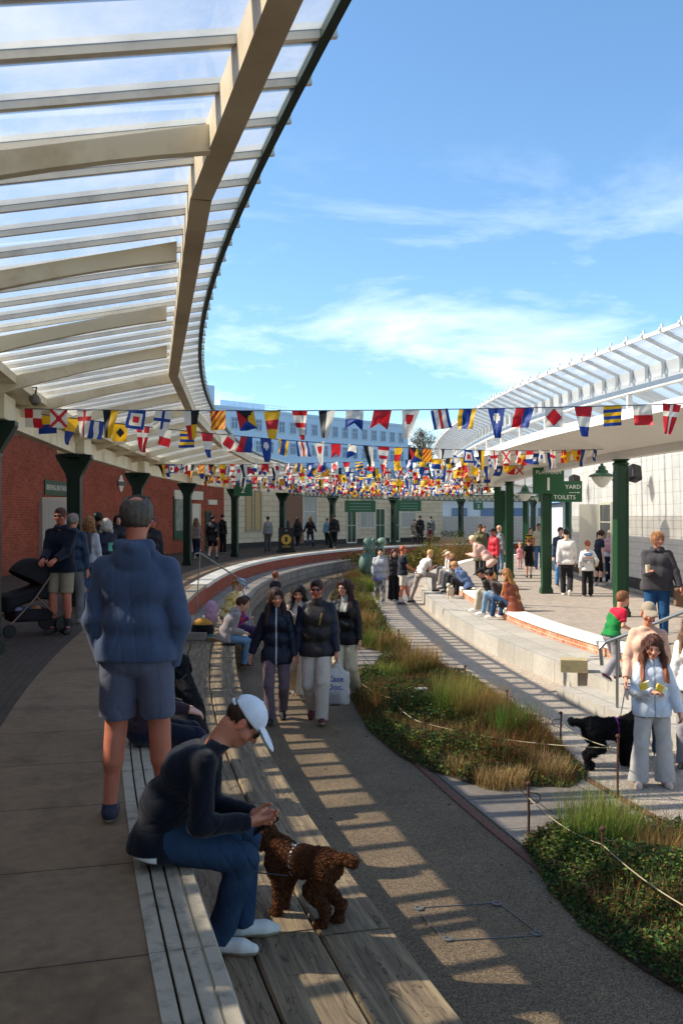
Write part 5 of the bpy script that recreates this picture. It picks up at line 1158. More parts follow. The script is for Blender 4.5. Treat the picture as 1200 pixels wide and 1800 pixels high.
nt=M_flag.node_tree; b=nt.nodes['Principled BSDF']; b.inputs['Roughness'].default_value=.6; a=N(nt,'ShaderNodeAttribute',attribute_name='Col'); nt.links.new(a.outputs['Color'],b.inputs['Base Color']); tr=N(nt,'ShaderNodeBsdfTranslucent'); nt.links.new(a.outputs['Color'],tr.inputs[0]); ms=N(nt,'ShaderNodeMixShader'); ms.inputs[0].default_value=.35; nt.links.new(b.outputs[0],ms.inputs[1]); nt.links.new(tr.outputs[0],ms.inputs[2]); nt.links.new(ms.outputs[0],nt.nodes['Material Output'].inputs[0])
M_cord=mat('bunting_cord','#2c3a5a',rough=.8)
def LA(y,z=3.12): return LC.at(LC.s_at_y(y),-1.62,z)
def RA(y,z=3.10,o=1.9): return RC.at(RC.s_at_y(y),o,z)
STR=[(LA(12.2,3.04),RA(10.9,3.04,.2),0,1,.07),(LA(12.25,3.0),RA(19.6),27,-1,.20),(LA(26),RA(19.7),3,1,.10),(LA(26.05),RA(25.8),20,-1,.10),(LA(33.6),RA(25.9),6,1,.10),(LA(33.7),RA(32.3),15,-1,.12),(LA(40.3),RA(32.4),9,1,.12),(LA(40.4),RA(38.2),22,-1,.12),(LA(46.6),RA(38.3),12,1,.12)]
for k in range(1):
    ul=sCL[-1]-(4-k)*6.3 if False else LC.s_at_y(46.6)+6.3*(k); 
    ur=RC.s_at_y(38.2)+6.0*k
    if ul>LE-1 or ur+6>RE-1: break
    STR.append((LC.at(ul,-1.62,3.12),RC.at(ur+6,1.9,3.10),5*k,-1,.12)); STR.append((LC.at(ul+6.3,-1.62,3.12),RC.at(ur+6,1.9,3.08),7*k+3,1,.12))
ORD=['nearest','second','third','fourth','fifth','sixth','seventh','eighth','ninth','tenth','eleventh','twelfth','thirteenth','fourteenth','fifteenth','sixteenth','seventeenth','eighteenth','nineteenth']
NFL=0
for k,(a,b_,off,dr,sag) in enumerate(STR):
    rt=empty('bunting',a,0,ORD[k]+' string of nautical signal flags across the yard, counted from the front','bunting','strings of signal flags')
    P=lambda t: a.lerp(b_,t)-Vector((0,0,sag*4*t*(1-t))); m=MB(); m.tube([P(t)-a for t in np.linspace(0,1,24)],.006,5); m.build('cord',M_cord,rt)
    L=(b_-a).length; step=.335; n=int((L-.5)/step); az=math.atan2((b_-a).y,(b_-a).x)
    for i in range(n):
        t=(.28+i*step)/L; 
        if k==0: t=(.10+i*step)/L
        ch=SEQ[(off+dr*i)%len(SEQ)]; o=bpy.data.objects.new('flag',flag_mesh(ch,(i+k)%3)); COL.objects.link(o); o.parent=rt; o.location=P(t)-a; o.rotation_euler=(random.gauss(0,.10),random.gauss(0,.09),az+random.gauss(0,.16)); NFL+=1
print('FLAGS',NFL,len(STR))
# ---------------------------------------------------------------- signs, lamps, doorside things
M_sign=mat('sign_green','#1d5a33',rough=.35); M_letter=mat('sign_letter','#f0efe4',rough=.5)
def sign(name,c,wd,ht,az,lines,label,cat='sign',m=None,edge=None,lm=None,thick=.04):
    r=empty(name,c,az,label,cat); b=MB(); b.box((0,0,0),(wd,thick,ht)); b.build('board',m or M_sign,r)
    if edge:
        b=MB()
        for s_ in (-1,1): b.box((0,-.004,s_*(ht/2-.012)),(wd+.02,thick+.02,.024)); b.box((s_*(wd/2-.002),-.004,0),(.024,thick+.016,ht-.03))
        b.build('border',edge,r)
    for (txt,sz,x,z,sx) in lines: text_obj('lettering',txt,sz,lm or M_letter,r,Matrix.Translation((x,-thick/2-.001,z))@Matrix.Rotation(R(90),4,'X'),ext=.002,sx=sx)
    return r
p=pxd(963,845,25.6); sign('platform_sign',p,.83,.70,.0,[('PLATFORM',.145,0,.22,.95)],'green platform one sign above the column','sign')
r=bpy.data.objects['platform_sign']; b=MB(); b.box((0,-.022,-.09),(.06,.006,.34)); b.build('numeral_one',M_letter,r); b=MB(); b.bar((0,0,.35),(0,0,.6),.04,.04,up=(1,0,0)); b.build('hanger',M_green,r)
p=pxd(984,864,27.6); sign('direction_sign',p,1.25,.60,.0,[('YARD',.17,.36,.13,1),('TOILETS',.17,.12,-.17,1)],'green yard and toilets sign with an arrow, partly behind the platform one sign','sign'); r=bpy.data.objects['direction_sign']
b=MB(); b.box((.40,-.022,-.03),(.30,.006,.014)); b.prism([(.56,-.025,-.03),(.50,-.025,.0),(.50,-.025,-.06)],(0,.006,0)); b.build('arrow',M_letter,r); b=MB(); b.bar((0,0,.30),(0,0,.75),.04,.04,up=(1,0,0)); b.build('hanger',M_green,r)
p=pxd(427,858,39.6); sign('platform_sign',p,.76,.66,.12,[('PLATFORM',.125,0,.20,.95),('2',.34,0,-.09,1.1)],'green platform two sign over the left platform','sign'); r=bpy.data.objects['platform_sign.001']; b=MB(); b.bar((0,0,.33),(0,0,.75),.04,.04,up=(1,0,0)); b.build('hanger',M_green,r)
for xp,yp,d,w,lab in ((633,890,52,1.9,'dark green hanging sign left of the sculpture column'),(718,889,56,1.7,'dark green hanging sign near the far right column')):
    sign('hanging_sign',pxd(xp,yp,d),w,.62,.5,[],lab)
    r=bpy.data.objects['hanging_sign' if lab.startswith('dark green hanging sign left') else 'hanging_sign.001']
    for z in (.15,-.02,-.17): b=MB(); b.box((0,-.023,z),(w*.7,.004,.05)); b.build('lettering_line',mat('faded_letter','#6f8f78',rough=.6),r)
    for s_ in (-1,1): b=MB(); b.bar((s_*w*.4,0,.31),(s_*w*.4,0,1.0),.03,.03,up=(1,0,0)); b.build('hanger',M_green,r)
p=pxd(840,888,62); sign('platform_sign',p,.8,.6,.6,[('2',.34,0,-.08,1.1),('PLATFORM',.12,0,.2,.95)],'small distant platform two sign past the right columns')
# green lattice girders between the far left columns
def lattice(u0,u1,lab):
    A=LC.at(u0,-1.55,0); B=LC.at(u1,-1.55,0); r=empty('lattice_girder',A,0,lab,'girder','green lattice girders of the far canopy'); D=B-A; L=D.length; n=int(L/.5); b=MB()
    b.bar((0,0,3.16),tuple(D+Vector((0,0,3.16))),.06,.06); b.bar((0,0,2.76),tuple(D+Vector((0,0,2.76))),.06,.05); b.build('chord',M_green,r); b=MB()
    for i in range(n):
        p=D*(i/n); q=D*((i+.5)/n); s=D*((i+1)/n); b.bar(p+Vector((0,0,2.79)),q+Vector((0,0,3.13)),.03,.03); b.bar(q+Vector((0,0,3.13)),s+Vector((0,0,2.79)),.03,.03)
    b.build('lacing',M_green,r)
us=[u for u in sCL if LC.at(u,0,0).y>45.5]
for i in range(min(5,len(us)-1)): lattice(us[i]+.2,us[i+1]-.2,['first green lattice girder behind the walkers','second green lattice girder left of the sculpture','third green lattice girder beyond the sculpture','fourth green lattice girder toward the yard wall','last green lattice girder at the bend'][i])
# brewery sign, shop front bits on the left wall
def onwall(C,oface,xp,lo,hi,dz,sg=1,off=.03):
    u=u_for(C,oface,xp,lo,hi); t=C.tan(u); n=C.nor(u)*sg; P=C.at(u,oface,dz)+n*off; az=math.atan2(-n.x,n.y)+math.pi; return P,az
P,az=onwall(LC,WO,98,2,sBk,2.66); sign('shop_sign',P,2.3,.50,az,[('BREWING BROTHERS',.25,.0,0,.84)],'green board with white capitals above the brewery door','sign',m=M_door)
P,az=onwall(LC,WO,73,2,sBk,1.28,off=.45); r=empty('gate',P,.25,'white slatted gate folded back beside the brewery door','gate'); b=MB(); b.box((0,0,0),(.80,.03,2.1)); b.build('panel',M_cw,r); b=MB()
for i in range(9): b.box((-.34+i*.085,-.03,-.02),(.03,.025,1.95))
b.build('slats',M_white,r); b=MB(); b.box((-.47,0,.0),(.08,.09,2.55)); b.build('post',mat('grey_post','#8d8d8a',rough=.5),r)
P,az=onwall(LC,WO,212,2,sBk,3.05); r=empty('plaque',P,az,'white cross shaped plaque with a dark band on the brick wall','plaque'); z=S()
for (x,zz) in ((.17,0),(-.17,0),(0,.19),(0,-.19),(0,0)): z.ell((x,0,zz),(.17,.03,.17),k=.02)
sdf_obj('plate',z,.015,M_cw,r); b=MB(); b.box((0,-.035,0),(.72,.02,.17)); b.build('band',mat('plaque_dark','#4a5648',rough=.5),r)
P,az=onwall(LC,WO,313,2,sBk,1.65); r=empty('poster_board',P,az,'green framed poster board with a faded figure picture','poster board'); b=MB(); b.box((0,0,0),(1.15,.06,2.05)); b.build('frame',M_door,r); b=MB(); b.box((0,-.035,.15),(.85,.012,1.5)); b.build('poster',mat('poster_paper','#8d9488',rough=.5,var=.5,vscale=3),r)
for xp,lab in ((118,'black lamp on the brick wall over the brewery sign'),): 
    P,az=onwall(LC,WO,xp,2,sBk,3.35,off=.3); r=empty('wall_lamp',P,az,lab,'lamp'); b=MB(); b.lathe((0,0,0),[(.05,.12),(.07,.1),(.24,-.05),(.25,-.07)],16); b.build('shade',M_black,r); b=MB(); b.tube([(0,.28,.05),(0,.15,.2),(0,0,.12)],.015,6); b.build('arm',M_black,r)
# flood light under the left canopy
p=pxd(62,703,12.3); r=empty('spotlight',p,0,'small round silver spotlight clamped to the cream canopy beam','spotlight'); b=MB(); b.lathe((0,0,0),[(.03,.06),(.065,.05),(.07,-.03),(.06,-.05)],14,Matrix.Rotation(R(70),3,'X')); b.build('lamp_head',M_galv,r); b=MB(); b.tube([(0,0,.05),(.02,0,.16),(-.10,.05,.17)],.012,6); b.build('bracket',M_black,r)
# A-board
p=px(503,971,0); r=empty('chalkboard',p,.1,'black pavement board with a yellow beer glass disc by the green column','chalkboard'); b=MB(); b.box((0,0,.60),(.74,.05,1.15)); b.box((0,.05,.06),(.9,.34,.10)); b.build('board',M_black,r)
b=MB(); b.lathe((0,-.028,.62),[(.24,0),(.24,.006)],28,Matrix.Rotation(R(90),3,'X')); b.build('disc',mat('board_yellow','#d9a93c',rough=.5),r); b=MB(); b.prism([(-.07,-.044,.74),(.07,-.044,.74),(.05,-.044,.50),(-.05,-.044,.50)],(0,.008,0)); b.build('glass_picture',M_black,r)
text_obj('lettering','OPEN',.16,mat('board_yellow','#d9a93c'),r,Matrix.Translation((0,-.028,.27))@Matrix.Rotation(R(90),4,'X')); text_obj('lettering','&',.10,M_letter,r,Matrix.Translation((0,-.028,1.05))@Matrix.Rotation(R(90),4,'X'))
p=px(613,952,0); r=empty('cabinet',p,.55,'dark green metal cabinet against the cream wall','cabinet'); b=MB(); b.box((0,0,.62),(1.0,.6,1.15)); b.box((0,0,1.215),(1.06,.66,.04)); b.box((0,0,.03),(.95,.55,.06)); b.build('casing',M_green,r); b=MB(); b.box((-.25,-.31,.62),(.44,.02,1.05)); b.box((.25,-.31,.62),(.44,.02,1.05)); b.build('doors',M_door,r)
p=pxd(795,946,62); p.z=0; r=empty('planter',p,0,'pale trough planter with dark plants before the yard wall','planter'); b=MB(); b.box((0,0,.2),(1.6,.5,.4)); b.build('trough',mat('pale_wood','#a89a84',rough=.8),r)
rg2=np.random.default_rng(8); n=500; pos=np.c_[rg2.uniform(-.75,.75,n),rg2.uniform(-.2,.2,n),rg2.uniform(.4,.8,n)]; V,F_,C=leafs(pos,.05,rg2,colmix(rg2,n,'#2c4a22','#3c5e2a')); mkobj('plants',V,F_,M_leaf,r,col=C)
# things on the right wall
P,az=onwall(RC,WR,1094,sR9,sRb1,1.0,sg=-1,off=.05); r=empty('notice_board',P,az,'tall white menu board with rows of green badges by the door','notice board'); b=MB(); b.box((0,0,0),(1.1,.03,1.95)); b.build('panel',M_cw,r)
b=MB(); M_bad=mat('badge_green','#2f6b3c',rough=.5)
for k in range(2): b.box((-.02,-.02,.86-k*.2),(.95,.015,.15))
for k in range(7): b.lathe((-.36,-.016,.42-k*.19),[(.085,0),(.085,.012)],12,Matrix.Rotation(R(90),3,'X')); b.box((.12,-.02,.42-k*.19),(.5,.012,.06)); b.box((.05,-.02,.35-k*.19),(.34,.012,.03))
b.build('badges',M_bad,r)
for xp,yp,lab in ((1033,847,'black loudspeaker left of the green lantern'),(1143,832,'black loudspeaker beside the column head')):
    u=u_forR(min(xp,1180)); n=-RC.nor(u); w_=RC.at(u,WR-.45,0); z=EYE+(HZ-yp)*w_.y/F; r=empty('loudspeaker',(w_.x,w_.y,z),.5,lab,'loudspeaker','black wall loudspeakers'); z_=S().box((0,0,0),(.16,.15,.22),rotm(0,-20,12),rd=.06); sdf_obj('cabinet',z_,.02,M_black,r); b=MB(); b.tube([(0,0,0),(.25,.3,.05)],.02,6); b.build('bracket',M_black,r)
p=pxd(1057,838,24.5); r=empty('lantern',p,0,'green enamel lantern with a pale glass bowl under the right canopy','lantern'); b=MB(); b.lathe((0,0,0),[(.34,0),(.30,.05),(.16,.10),(.15,.16),(.10,.18),(.09,.26),(.04,.29),(.035,.34)],20); b.build('shade',M_green,r); b=MB(); b.lathe((0,0,0),[(.27,-.002),(.22,-.10),(.12,-.22),(.05,-.27)],18); b.build('bowl',mat('frosted_bowl','#d9dbd0',rough=.3),r); b=MB(); b.tube([(0,0,.34),(0,0,.75)],.015,6); b.build('rod',M_green,r)
for i,(xp,yp,d) in enumerate(((922,868,36),(948,874,44))):
    p=pxd(xp,yp,d); r=empty('lantern',p,0,['small green lantern between the middle right columns','farther small green lantern between the right columns'][i],'lantern'); b=MB(); b.lathe((0,0,0),[(.34,0),(.16,.10),(.10,.26),(.035,.34)],14); b.build('shade',M_green,r); b=MB(); b.lathe((0,0,0),[(.27,-.002),(.12,-.22),(.05,-.27)],12); b.build('bowl',MATS['frosted_bowl'],r); b=MB(); b.tube([(0,0,.34),(0,0,.75)],.015,6); b.build('rod',M_green,r)
# handrails
M_steel=mat('brushed_steel','#8f918f',rough=.35,metal=.8)
def handrail(posts,rail,lab,rr=.024):
    a=Vector(posts[0][0]); r=empty('handrail',a,0,lab,'handrail')
    for (b_,t_) in posts: m=MB(); m.tube([Vector(b_)-a,Vector(t_)-a],rr*.8,8); m.build('post',M_steel,r)
    m=MB(); m.tube([Vector(p)-a for p in rail],rr,10); m.build('rail',M_steel,r)
q=lambda x,y,d: pxd(x,y,d)
handrail([((3.50,12.2,-.9),(3.50,12.2,.15)),((4.35,11.9,ZR),(4.35,11.9,.55))],[(3.32,12.25,-.20),(3.30,12.25,.02),(3.36,12.24,.09),(3.50,12.2,.15),(4.35,11.9,.56),(4.9,11.75,.60)],'sloping steel handrail at the right hand steps')
A=lambda u,o,z: LC.at(u,o,z); u1=LC.s_at_y(17.2); u2=LC.s_at_y(19.0)
pa=px(352,1100,-.30); 
handrail([((-2.60,17.0,-.45),pxd(352,972,17.0)),((-1.42,17.6,-.9),pxd(421,1018,17.6))],[pxd(342,982,16.9),pxd(343,973,16.9),pxd(352,972,17.0),pxd(421,1018,17.6),pxd(433,1024,17.7),pxd(433,1036,17.7)],'thin steel handrail beside the seated girl in a cap',.014)
# wooden block set on the right ledge
p=px(1012,1183,ZLR); r=empty('wooden_block',(p.x,p.y+.16,ZLR),-.18,'weathered wooden block lying on the right stone ledge','block'); b=MB(); b.box((0,0,.092),(.38,.30,.18)); b.build('timber',mat('block_wood','#a3946f',rough=.8,var=.3,vscale=9,stretch=(1,1,6)),r)
# ---------------------------------------------------------------- trees beyond
def tree(x,y,h,bare,label,seed,group='trees on the hill beyond the hotel',z0=None):
    rng=random.Random(seed); z0=3 if z0 is None else z0; r=empty('tree',(x,y,z0),0,label,'tree',group); m=MB(); tips=[]
    def br(p,d,L,rad,dep):
        q=p+d*L; mid=p+d*L*.5+Vector((rng.uniform(-1,1),rng.uniform(-1,1),0))*L*.06; m.tube([p,mid,q],[rad,rad*.85,rad*.65],5,False)
        if dep==0: tips.append(q); return
        for _ in range(3 if dep>1 else 4):
            nd=(d+Vector((rng.uniform(-1,1),rng.uniform(-1,1),rng.uniform(-.2,.6)))*.75).normalized(); br(q,nd,L*rng.uniform(.6,.82),rad*.58,dep-1)
        if dep>2: tips.append(q)
    br(Vector((0,0,0)),Vector((0,0,1)),h*.28,h*.028,5 if bare else 4); m.build('trunk',mat('bark','#5a5046',rough=.95),r)
    g=np.random.default_rng(seed); T=np.array([tuple(t) for t in tips]); n=1500 if bare else 7000; k=g.integers(0,len(T),n); pos=T[k]+g.normal(0,h*(.035 if bare else .06),(n,3))
    V,F_,C=leafs(pos,h*(.012 if bare else .022),g,colmix(g,n,*(('#6d6250','#7a6e58','#5c5a40') if bare else ('#2f4224','#3c4f2a','#273620','#56663a')))); mkobj('crown',V,F_,M_leaf,r,col=C)
for i,(xp,d,h,bare,zt) in enumerate(((705,185,9,1,8),(722,178,10,0,6),(740,182,12,1,7),(757,175,10,1,6),(774,180,9,1,6),(735,165,6,0,3),(760,168,6,0,3),(792,185,8,1,5),(655,190,8,1,9.5))):
    tree((xp-600)*d/F,d,h,bare,['bare pale tree just right of the hotel roof','dark evergreen beside the hotel end wall','tallest bare tree on the hill','bare rounded tree right of the tallest one','bare tree above the right canopy end','dark bush low beside the hotel','dark bush low behind the right canopy end','last bare tree behind the right canopy','bare tree showing over the hotel roof'][i],40+i,z0=zt)
for i,(xp,d,h) in enumerate(((905,95,9),(925,98,10),(948,92,9),(965,99,10),(885,100,9))):
    tree((xp-600)*d/F,d,h,False,['dark tree between the right columns','tall dark tree behind the marquee','dark tree right of the marquee','dark tree beside the platform one column','dark tree left of the marquee'][i],80+i,'trees behind the marquee',-.9)
# ================================================================ DOGS
def dog(label,loc,face,w,col,col2,sit=False,tailup=0.6,headyaw=0,headpitch=0,headup=.25,curly=.012,muz=None,h=.008,harness=None,strand=0,bodyw=1.0,ear='flop'):
    r=empty('dog',loc,-R(face),label,'dog'); b=S(); X=np.array([1.,0,0]); k=w; c1=np.array(lin(col)); c2=np.array(lin(col2))
    if not sit:
        ch=_v((0,.30*k,.70*k)); be=_v((0,0,.72*k)); ru=_v((0,-.33*k,.76*k))
        b.rc(ch,be,.185*k*bodyw,.155*k*bodyw,k=.04).rc(be,ru,.155*k*bodyw,.165*k*bodyw,k=.04).ell(ch+_v((0,.02*k,-.04*k)),_v((.17,.20,.22))*k*bodyw,k=.04)
        legs=[]
        for sx in (-1,1):
            s0=_v((sx*.10*k,.36*k,.62*k)); el=_v((sx*.11*k,.30*k,.42*k)); wr=_v((sx*.11*k,.34*k+sx*.03*k,.16*k)); pw=_v((sx*.11*k,.37*k+sx*.03*k,.04*k))
            b.rc(s0,el,.10*k,.075*k,k=.03).rc(el,wr,.072*k,.052*k,k=.02).rc(wr,pw,.050*k,.048*k,k=.015).rc(pw,pw+_v((0,.06*k,-.005)),.046*k,.036*k,k=.015)
            hp=_v((sx*.10*k,-.34*k,.66*k)); st=_v((sx*.12*k,-.20*k,.42*k)); hk=_v((sx*.12*k,-.44*k-sx*.04*k,.24*k)); pf=_v((sx*.12*k,-.40*k-sx*.05*k,.04*k))
            b.rc(hp,st,.13*k,.09*k,k=.03).rc(st,hk,.085*k,.050*k,k=.02).rc(hk,pf,.050*k,.044*k,k=.015).rc(pf,pf+_v((0,.07*k,-.005)),.046*k,.036*k,k=.015)
        nb=ch+_v((0,.10*k,.10*k)); tb=ru+_v((0,-.14*k,.05*k))
    else:
        ru=_v((0,-.25*k,.20*k)); ch=_v((0,.12*k,.58*k)); b.rc(ru,ch,.21*k,.17*k,k=.05).ell(ch+_v((0,.03*k,-.04*k)),_v((.16,.16,.2))*k,k=.04)
        for sx in (-1,1):
            el=_v((sx*.11*k,.12*k,.38*k)); pw=_v((sx*.11*k,.20*k,.04*k)); b.rc(ch+X*sx*.09*k,el,.09*k,.07*k,k=.03).rc(el,pw,.065*k,.05*k,k=.02).rc(pw,pw+_v((0,.07*k,0)),.05*k,.04*k,k=.01)
            st=_v((sx*.20*k,.05*k,.22*k)); pf=_v((sx*.20*k,.05*k,.05*k)); b.rc(ru+X*sx*.1*k,st,.14*k,.10*k,k=.03).rc(st,pf+_v((0,-.22*k,0)),.07*k,.05*k,k=.02).rc(pf+_v((0,-.2*k,0)),pf+_v((0,.05*k,0)),.05*k,.045*k,k=.01)
        nb=ch+_v((0,.02*k,.14*k)); tb=ru+_v((0,-.18*k,-.10*k))
    Hm=rotm(headyaw,headpitch,0); fwd=Hm[:,1]; hc=nb+np.array([fwd[0]*.14,fwd[1]*.16,headup+.02])*k+_v((0,.06*k,.06*k)); 
    b.rc(nb-_v((0,.03,0)),hc,.125*k,.105*k,k=.04); P=lambda p: hc+Hm@(_v(p)*k)
    b.ell(P((0,0,.02)),_v((.125,.15,.125))*k,Hm,k=.03).rc(P((0,.08,-.02)),P((0,.24,-.04)),.075*k,.055*k,k=.03)
    for sx in (-1,1): b.ell(P((sx*.135,-.02,-.05)),_v((.035,.075,.135))*k,Hm,k=.015)
    if tailup>0: 
        t1=tb+_v((0,-.12*k,.05*k)); t2=t1+_v((0,-.12*k,tailup*.22*k-.02)); b.rc(tb,t1,.065*k,.055*k,k=.03).rc(t1,t2,.055*k,.050*k,k=.02).rc(t2,t2+_v((0,-.03*k,tailup*.16*k)),.05*k,.04*k,k=.02)
    else: b.rc(tb,tb+_v((0,-.16*k,-.04*k)),.05*k,.04*k,k=.02).rc(tb+_v((0,-.16*k,-.04*k)),tb+_v((.05*k,-.30*k,-.02*k)),.045*k,.035*k,k=.02)
    hn=hairnoise(int(w*977),curly,26/ w*.9,curl=1); hn2=hairnoise(int(w*577),curly*.5,60/w*.9,curl=1); b.disp=lambda Q:hn(Q)*.6+hn2(Q)
    nose=P((0,.30,-.025))
    def cf(V):
        n=(np.sin(V[:,0]*60/w)*np.sin(V[:,1]*55/w+1)*np.sin(V[:,2]*50/w+2)); t=np.clip(.5+.6*n,0,1)[:,None]; c=c1*(1-t)+c2*t
        if muz is not None: m=np.linalg.norm(V-P((0,.20,-.05)),axis=1)<.11*k; c[m]=lin(muz)
        return c
    bo=sdf_obj('body',b,h,mat('dog_coat',vcol=True,rough=.85,spec=.2,var=.25,vscale=40,bump=.6,bscale=120),r,cf)
    z=S().ell(nose,_v((.035,.028,.026))*k,Hm)
    sdf_obj('nose',z,h*.6,M_lens,r,(0,0,0))
    z=S()
    for sx in (-1,1): z.ell(P((sx*.062,.115,.05)),_v((.022,.018,.02))*k,Hm)
    sdf_obj('eyes',z,h*.5,M_lens,r,(0,0,0))
    if strand:   # curls of the coat standing off the skin
        me=bo.data; n=len(me.vertices); co=np.empty(n*3,np.float32); me.vertices.foreach_get('co',co); co=co.reshape(-1,3); no=np.empty(n*3,np.float32); me.vertices.foreach_get('normal',no); no=no.reshape(-1,3); g=np.random.default_rng(5); i=g.integers(0,n,strand); nn=len(i)
        a=no[i]+g.normal(0,.7,(nn,3)); a/=np.linalg.norm(a,axis=1)[:,None]; s_=np.cross(a,g.normal(size=(nn,3))); s_/=np.linalg.norm(s_,axis=1)[:,None]; L=(.017*g.uniform(.5,1.2,nn)*w/.42)[:,None]; wd=.0019
        u=np.cross(a,s_); V=np.stack([co[i]-s_*wd,co[i]+s_*wd,co[i]+a*L*.6+u*L*.35+s_*wd,co[i]+a*L*.6+u*L*.35-s_*wd,co[i]+a*L*.75-u*L*.25+s_*wd*.4,co[i]+a*L*.75-u*L*.25-s_*wd*.4],1).reshape(-1,3)
        q=np.arange(nn)[:,None]*6; F_=np.concatenate([q+[0,1,2,3],q+[3,2,4,5]]); t=g.uniform(0,1,(nn,1)); C=np.repeat(np.clip((c1*(1-t)+c2*t)*1.15,0,1),6,axis=0); mkobj('curls',V,F_,MATS['dog_coat'],r,col=C)
    if harness:
        z=S(); n0=nb+_v((0,-.05*k,-.05*k))
        def ring(c,ax,rad,th):
            ax=unit(ax); u=unit(np.cross(ax,X+_v((0,0.01,0)))); v=np.cross(ax,u); pts=[c+(u*math.cos(a)+v*math.sin(a)*.92)*rad for a in np.linspace(0,2*math.pi,17)]
            for a_,b_ in zip(pts[:-1],pts[1:]): z.rc(a_,b_,th,k=.006)
        ring(nb+_v((0,-.0*k,.0)),_v((0,.8,.55)),.155*k,.016*k); ring(be+_v((0,.10*k,-.0)),_v((0,1,0)),.195*k*bodyw,.016*k); z.box(nb+_v((0,-.14*k,.10*k)),_v((.035,.13,.02))*k,rd=.006)
        g2=harness
        sdf_obj('harness',z,min(h,.006),M_nylon,r,(lambda V: np.where((np.sin(V[:,0]*220)*np.sin(V[:,2]*200)*np.sin(V[:,1]*180)>.0)[:,None],np.array(lin(g2[0])),np.array(lin(g2[1])))))
    return dict(root=r,nb=nb,hc=hc)
# ================================================================ PEOPLE
def on(x,y,z): p=px(x,y,z); return (p.x,p.y,p.z)
NVY='#141c30'
# --- the two big figures at the left

hoodie_man=person('balding man from behind in a blue hoodie and grey shorts on the near platform',(-1.135,5.32,0),2,H=1.80,top=('hoodie','#475570'),bottom=('shorts','#5f6274'),shoes=('#2b2f45','#b9a48c'),hair=('balding','#5d554c'),skin='#c8795f',girth=1.08,glasses='up',hands=[(-.175,.05,-.085),(.175,.05,-.085)],elbow=[(-1.25,-.7,0),(1.25,-.7,0)],feet=[(-.15,.02,.085),(.125,.10,.085)],shd=.048,h=.0062,lo=.010,hem=-.05,curl=10,palm=[(1,0,0),(-1,0,0)])
sitter=person('man in a white cap and black jumper seated looking at his phone',(-.90,4.72,0.01),88,H=1.76,pose='sit',top=('long','#10131f'),bottom=('jeans','#2b3f58'),shoes=('#e0ddd4','#a39478'),hair=('short','#3a2418'),skin='#c98467',lean=14,bend=20,head=(0,-50,0),hat=('cap','#e6ebf4'),glasses=True,hands=[(-.045,.46,.085),(.05,.44,.075)],elbow=[(-.25,-.5,-1),(.3,-.35,-1)],feet=[(-.16,.40,-.375),(.02,.30,-.375)],h=.0056,palm=[(.8,.1,.6),(-.8,.1,.6)],curl=30,lo=.006,hem=-.07,knee=[(-.25,1,.5),(.05,1,.5)],socks='#c9c5bc',patt=lambda V,c,d: np.where((((V-d['P0'])[:,2]<-.045)&(V[:,1]<.02))[:,None],np.array(lin('#d9d6d0')),c))
z=S().box((0,0,0),(.036,.078,.005),rd=.004); p=W(sitter,(.0,.53,.165)); ph=sdf_obj('phone',z,.004,mat('phone_black','#1c1f26',rough=.25,vcol=False),None,(.02,.02,.02)); ph.location=p; ph.rotation_euler=(R(35),R(12),-R(88)); tag(ph,'dark phone held by the seated man in the white cap','phone')
m=MB(); m.tube([tuple(a) for a in ((0,0,0),(-.02,.0,-.10),(.03,.02,-.25),(.20,.10,-.30))],.004,5); lsh=m.build('dog_lead',M_black,None,loc=W(sitter,(-.03,.43,.16))); tag(lsh,'thin black lead hanging from the seated man to the brown dog','dog lead')
bd=dog('curly brown dog with a patterned harness beside the seated man',(-.20,5.12,ZL),-58,.42,'#452a1a','#78492c',tailup=.15,headyaw=-12,headpitch=4,headup=.10,curly=.007,h=.006,harness=('#d9d7d0','#23262c'),strand=42000,bodyw=1.05)
kd=dog('large black dog with a tan muzzle sitting on the timber deck behind the capped man',(-1.30,8.2,ZL),-14,.80,'#0b0b0e','#1b1a1e',sit=True,headyaw=-50,headpitch=-4,headup=.26,curly=.010,muz='#5b3a24',h=.012,tailup=0)
pd=dog('black curly poodle cross in a purple harness on the right path',tuple(px(1070,1350,ZT)),82,.56,'#0c0c0d','#242326',tailup=.18,headyaw=6,headpitch=-8,headup=.12,curly=.011,h=.010,harness=('#7a2a78','#8d3488'),strand=26000,bodyw=1.1)
# hidden seated person behind the hoodie man
person('person seated on the white edge behind the man in the blue hoodie, dark blue trousers',tuple(LC.at(LC.s_at_y(7.15),-.14,.01)),72,H=1.70,sex='f',pose='sit',top=('shirt','#33222c'),bottom=('trousers','#181c30'),shoes=('#222222','#444444'),hair=('long','#33241a'),hands=[(-.10,.34,.14),(.12,.36,.14)],hem=0)
# --- left platform crowd
man_pram=person('man in dark jumper and beige shorts wearing sunglasses behind the pushchair',on(108,1113,0),188,H=1.82,top=('hoodie','#171c2c'),bottom=('shorts','#9b8d78'),shoes=('#2c2622','#554a40'),hair=('short','#5a3426'),skin='#c8735c',glasses=True,stubble=.35,hands=[(-.08,.36,.12),(.10,.36,.12)],girth=1.06,h=.010,head=(0,-3,0),socks='#3a3a3a')
person('grey haired man in a dark blue fleece behind the man with the pushchair',on(128,1095,0),10,H=1.74,top=('jacket','#1f3650'),bottom=('jeans','#7d7a78'),shoes=('#8a8680','#cccccc'),hair=('balding','#8f8a84'),skin='#c9866c',girth=1.1,h=.011)
p_=person('woman with curly fair hair, pale top and a dark maroon rucksack',on(158,1072,0),20,H=1.68,sex='f',top=('long','#b9bcc8'),bottom=('jeans','#4a6c94'),shoes=('#666666','#aaaaaa'),hair=('curly','#8a6238',.16),pack='#2a1b28',h=.012)
p_['pack']['label']='dark maroon rucksack on the back of the curly haired woman'
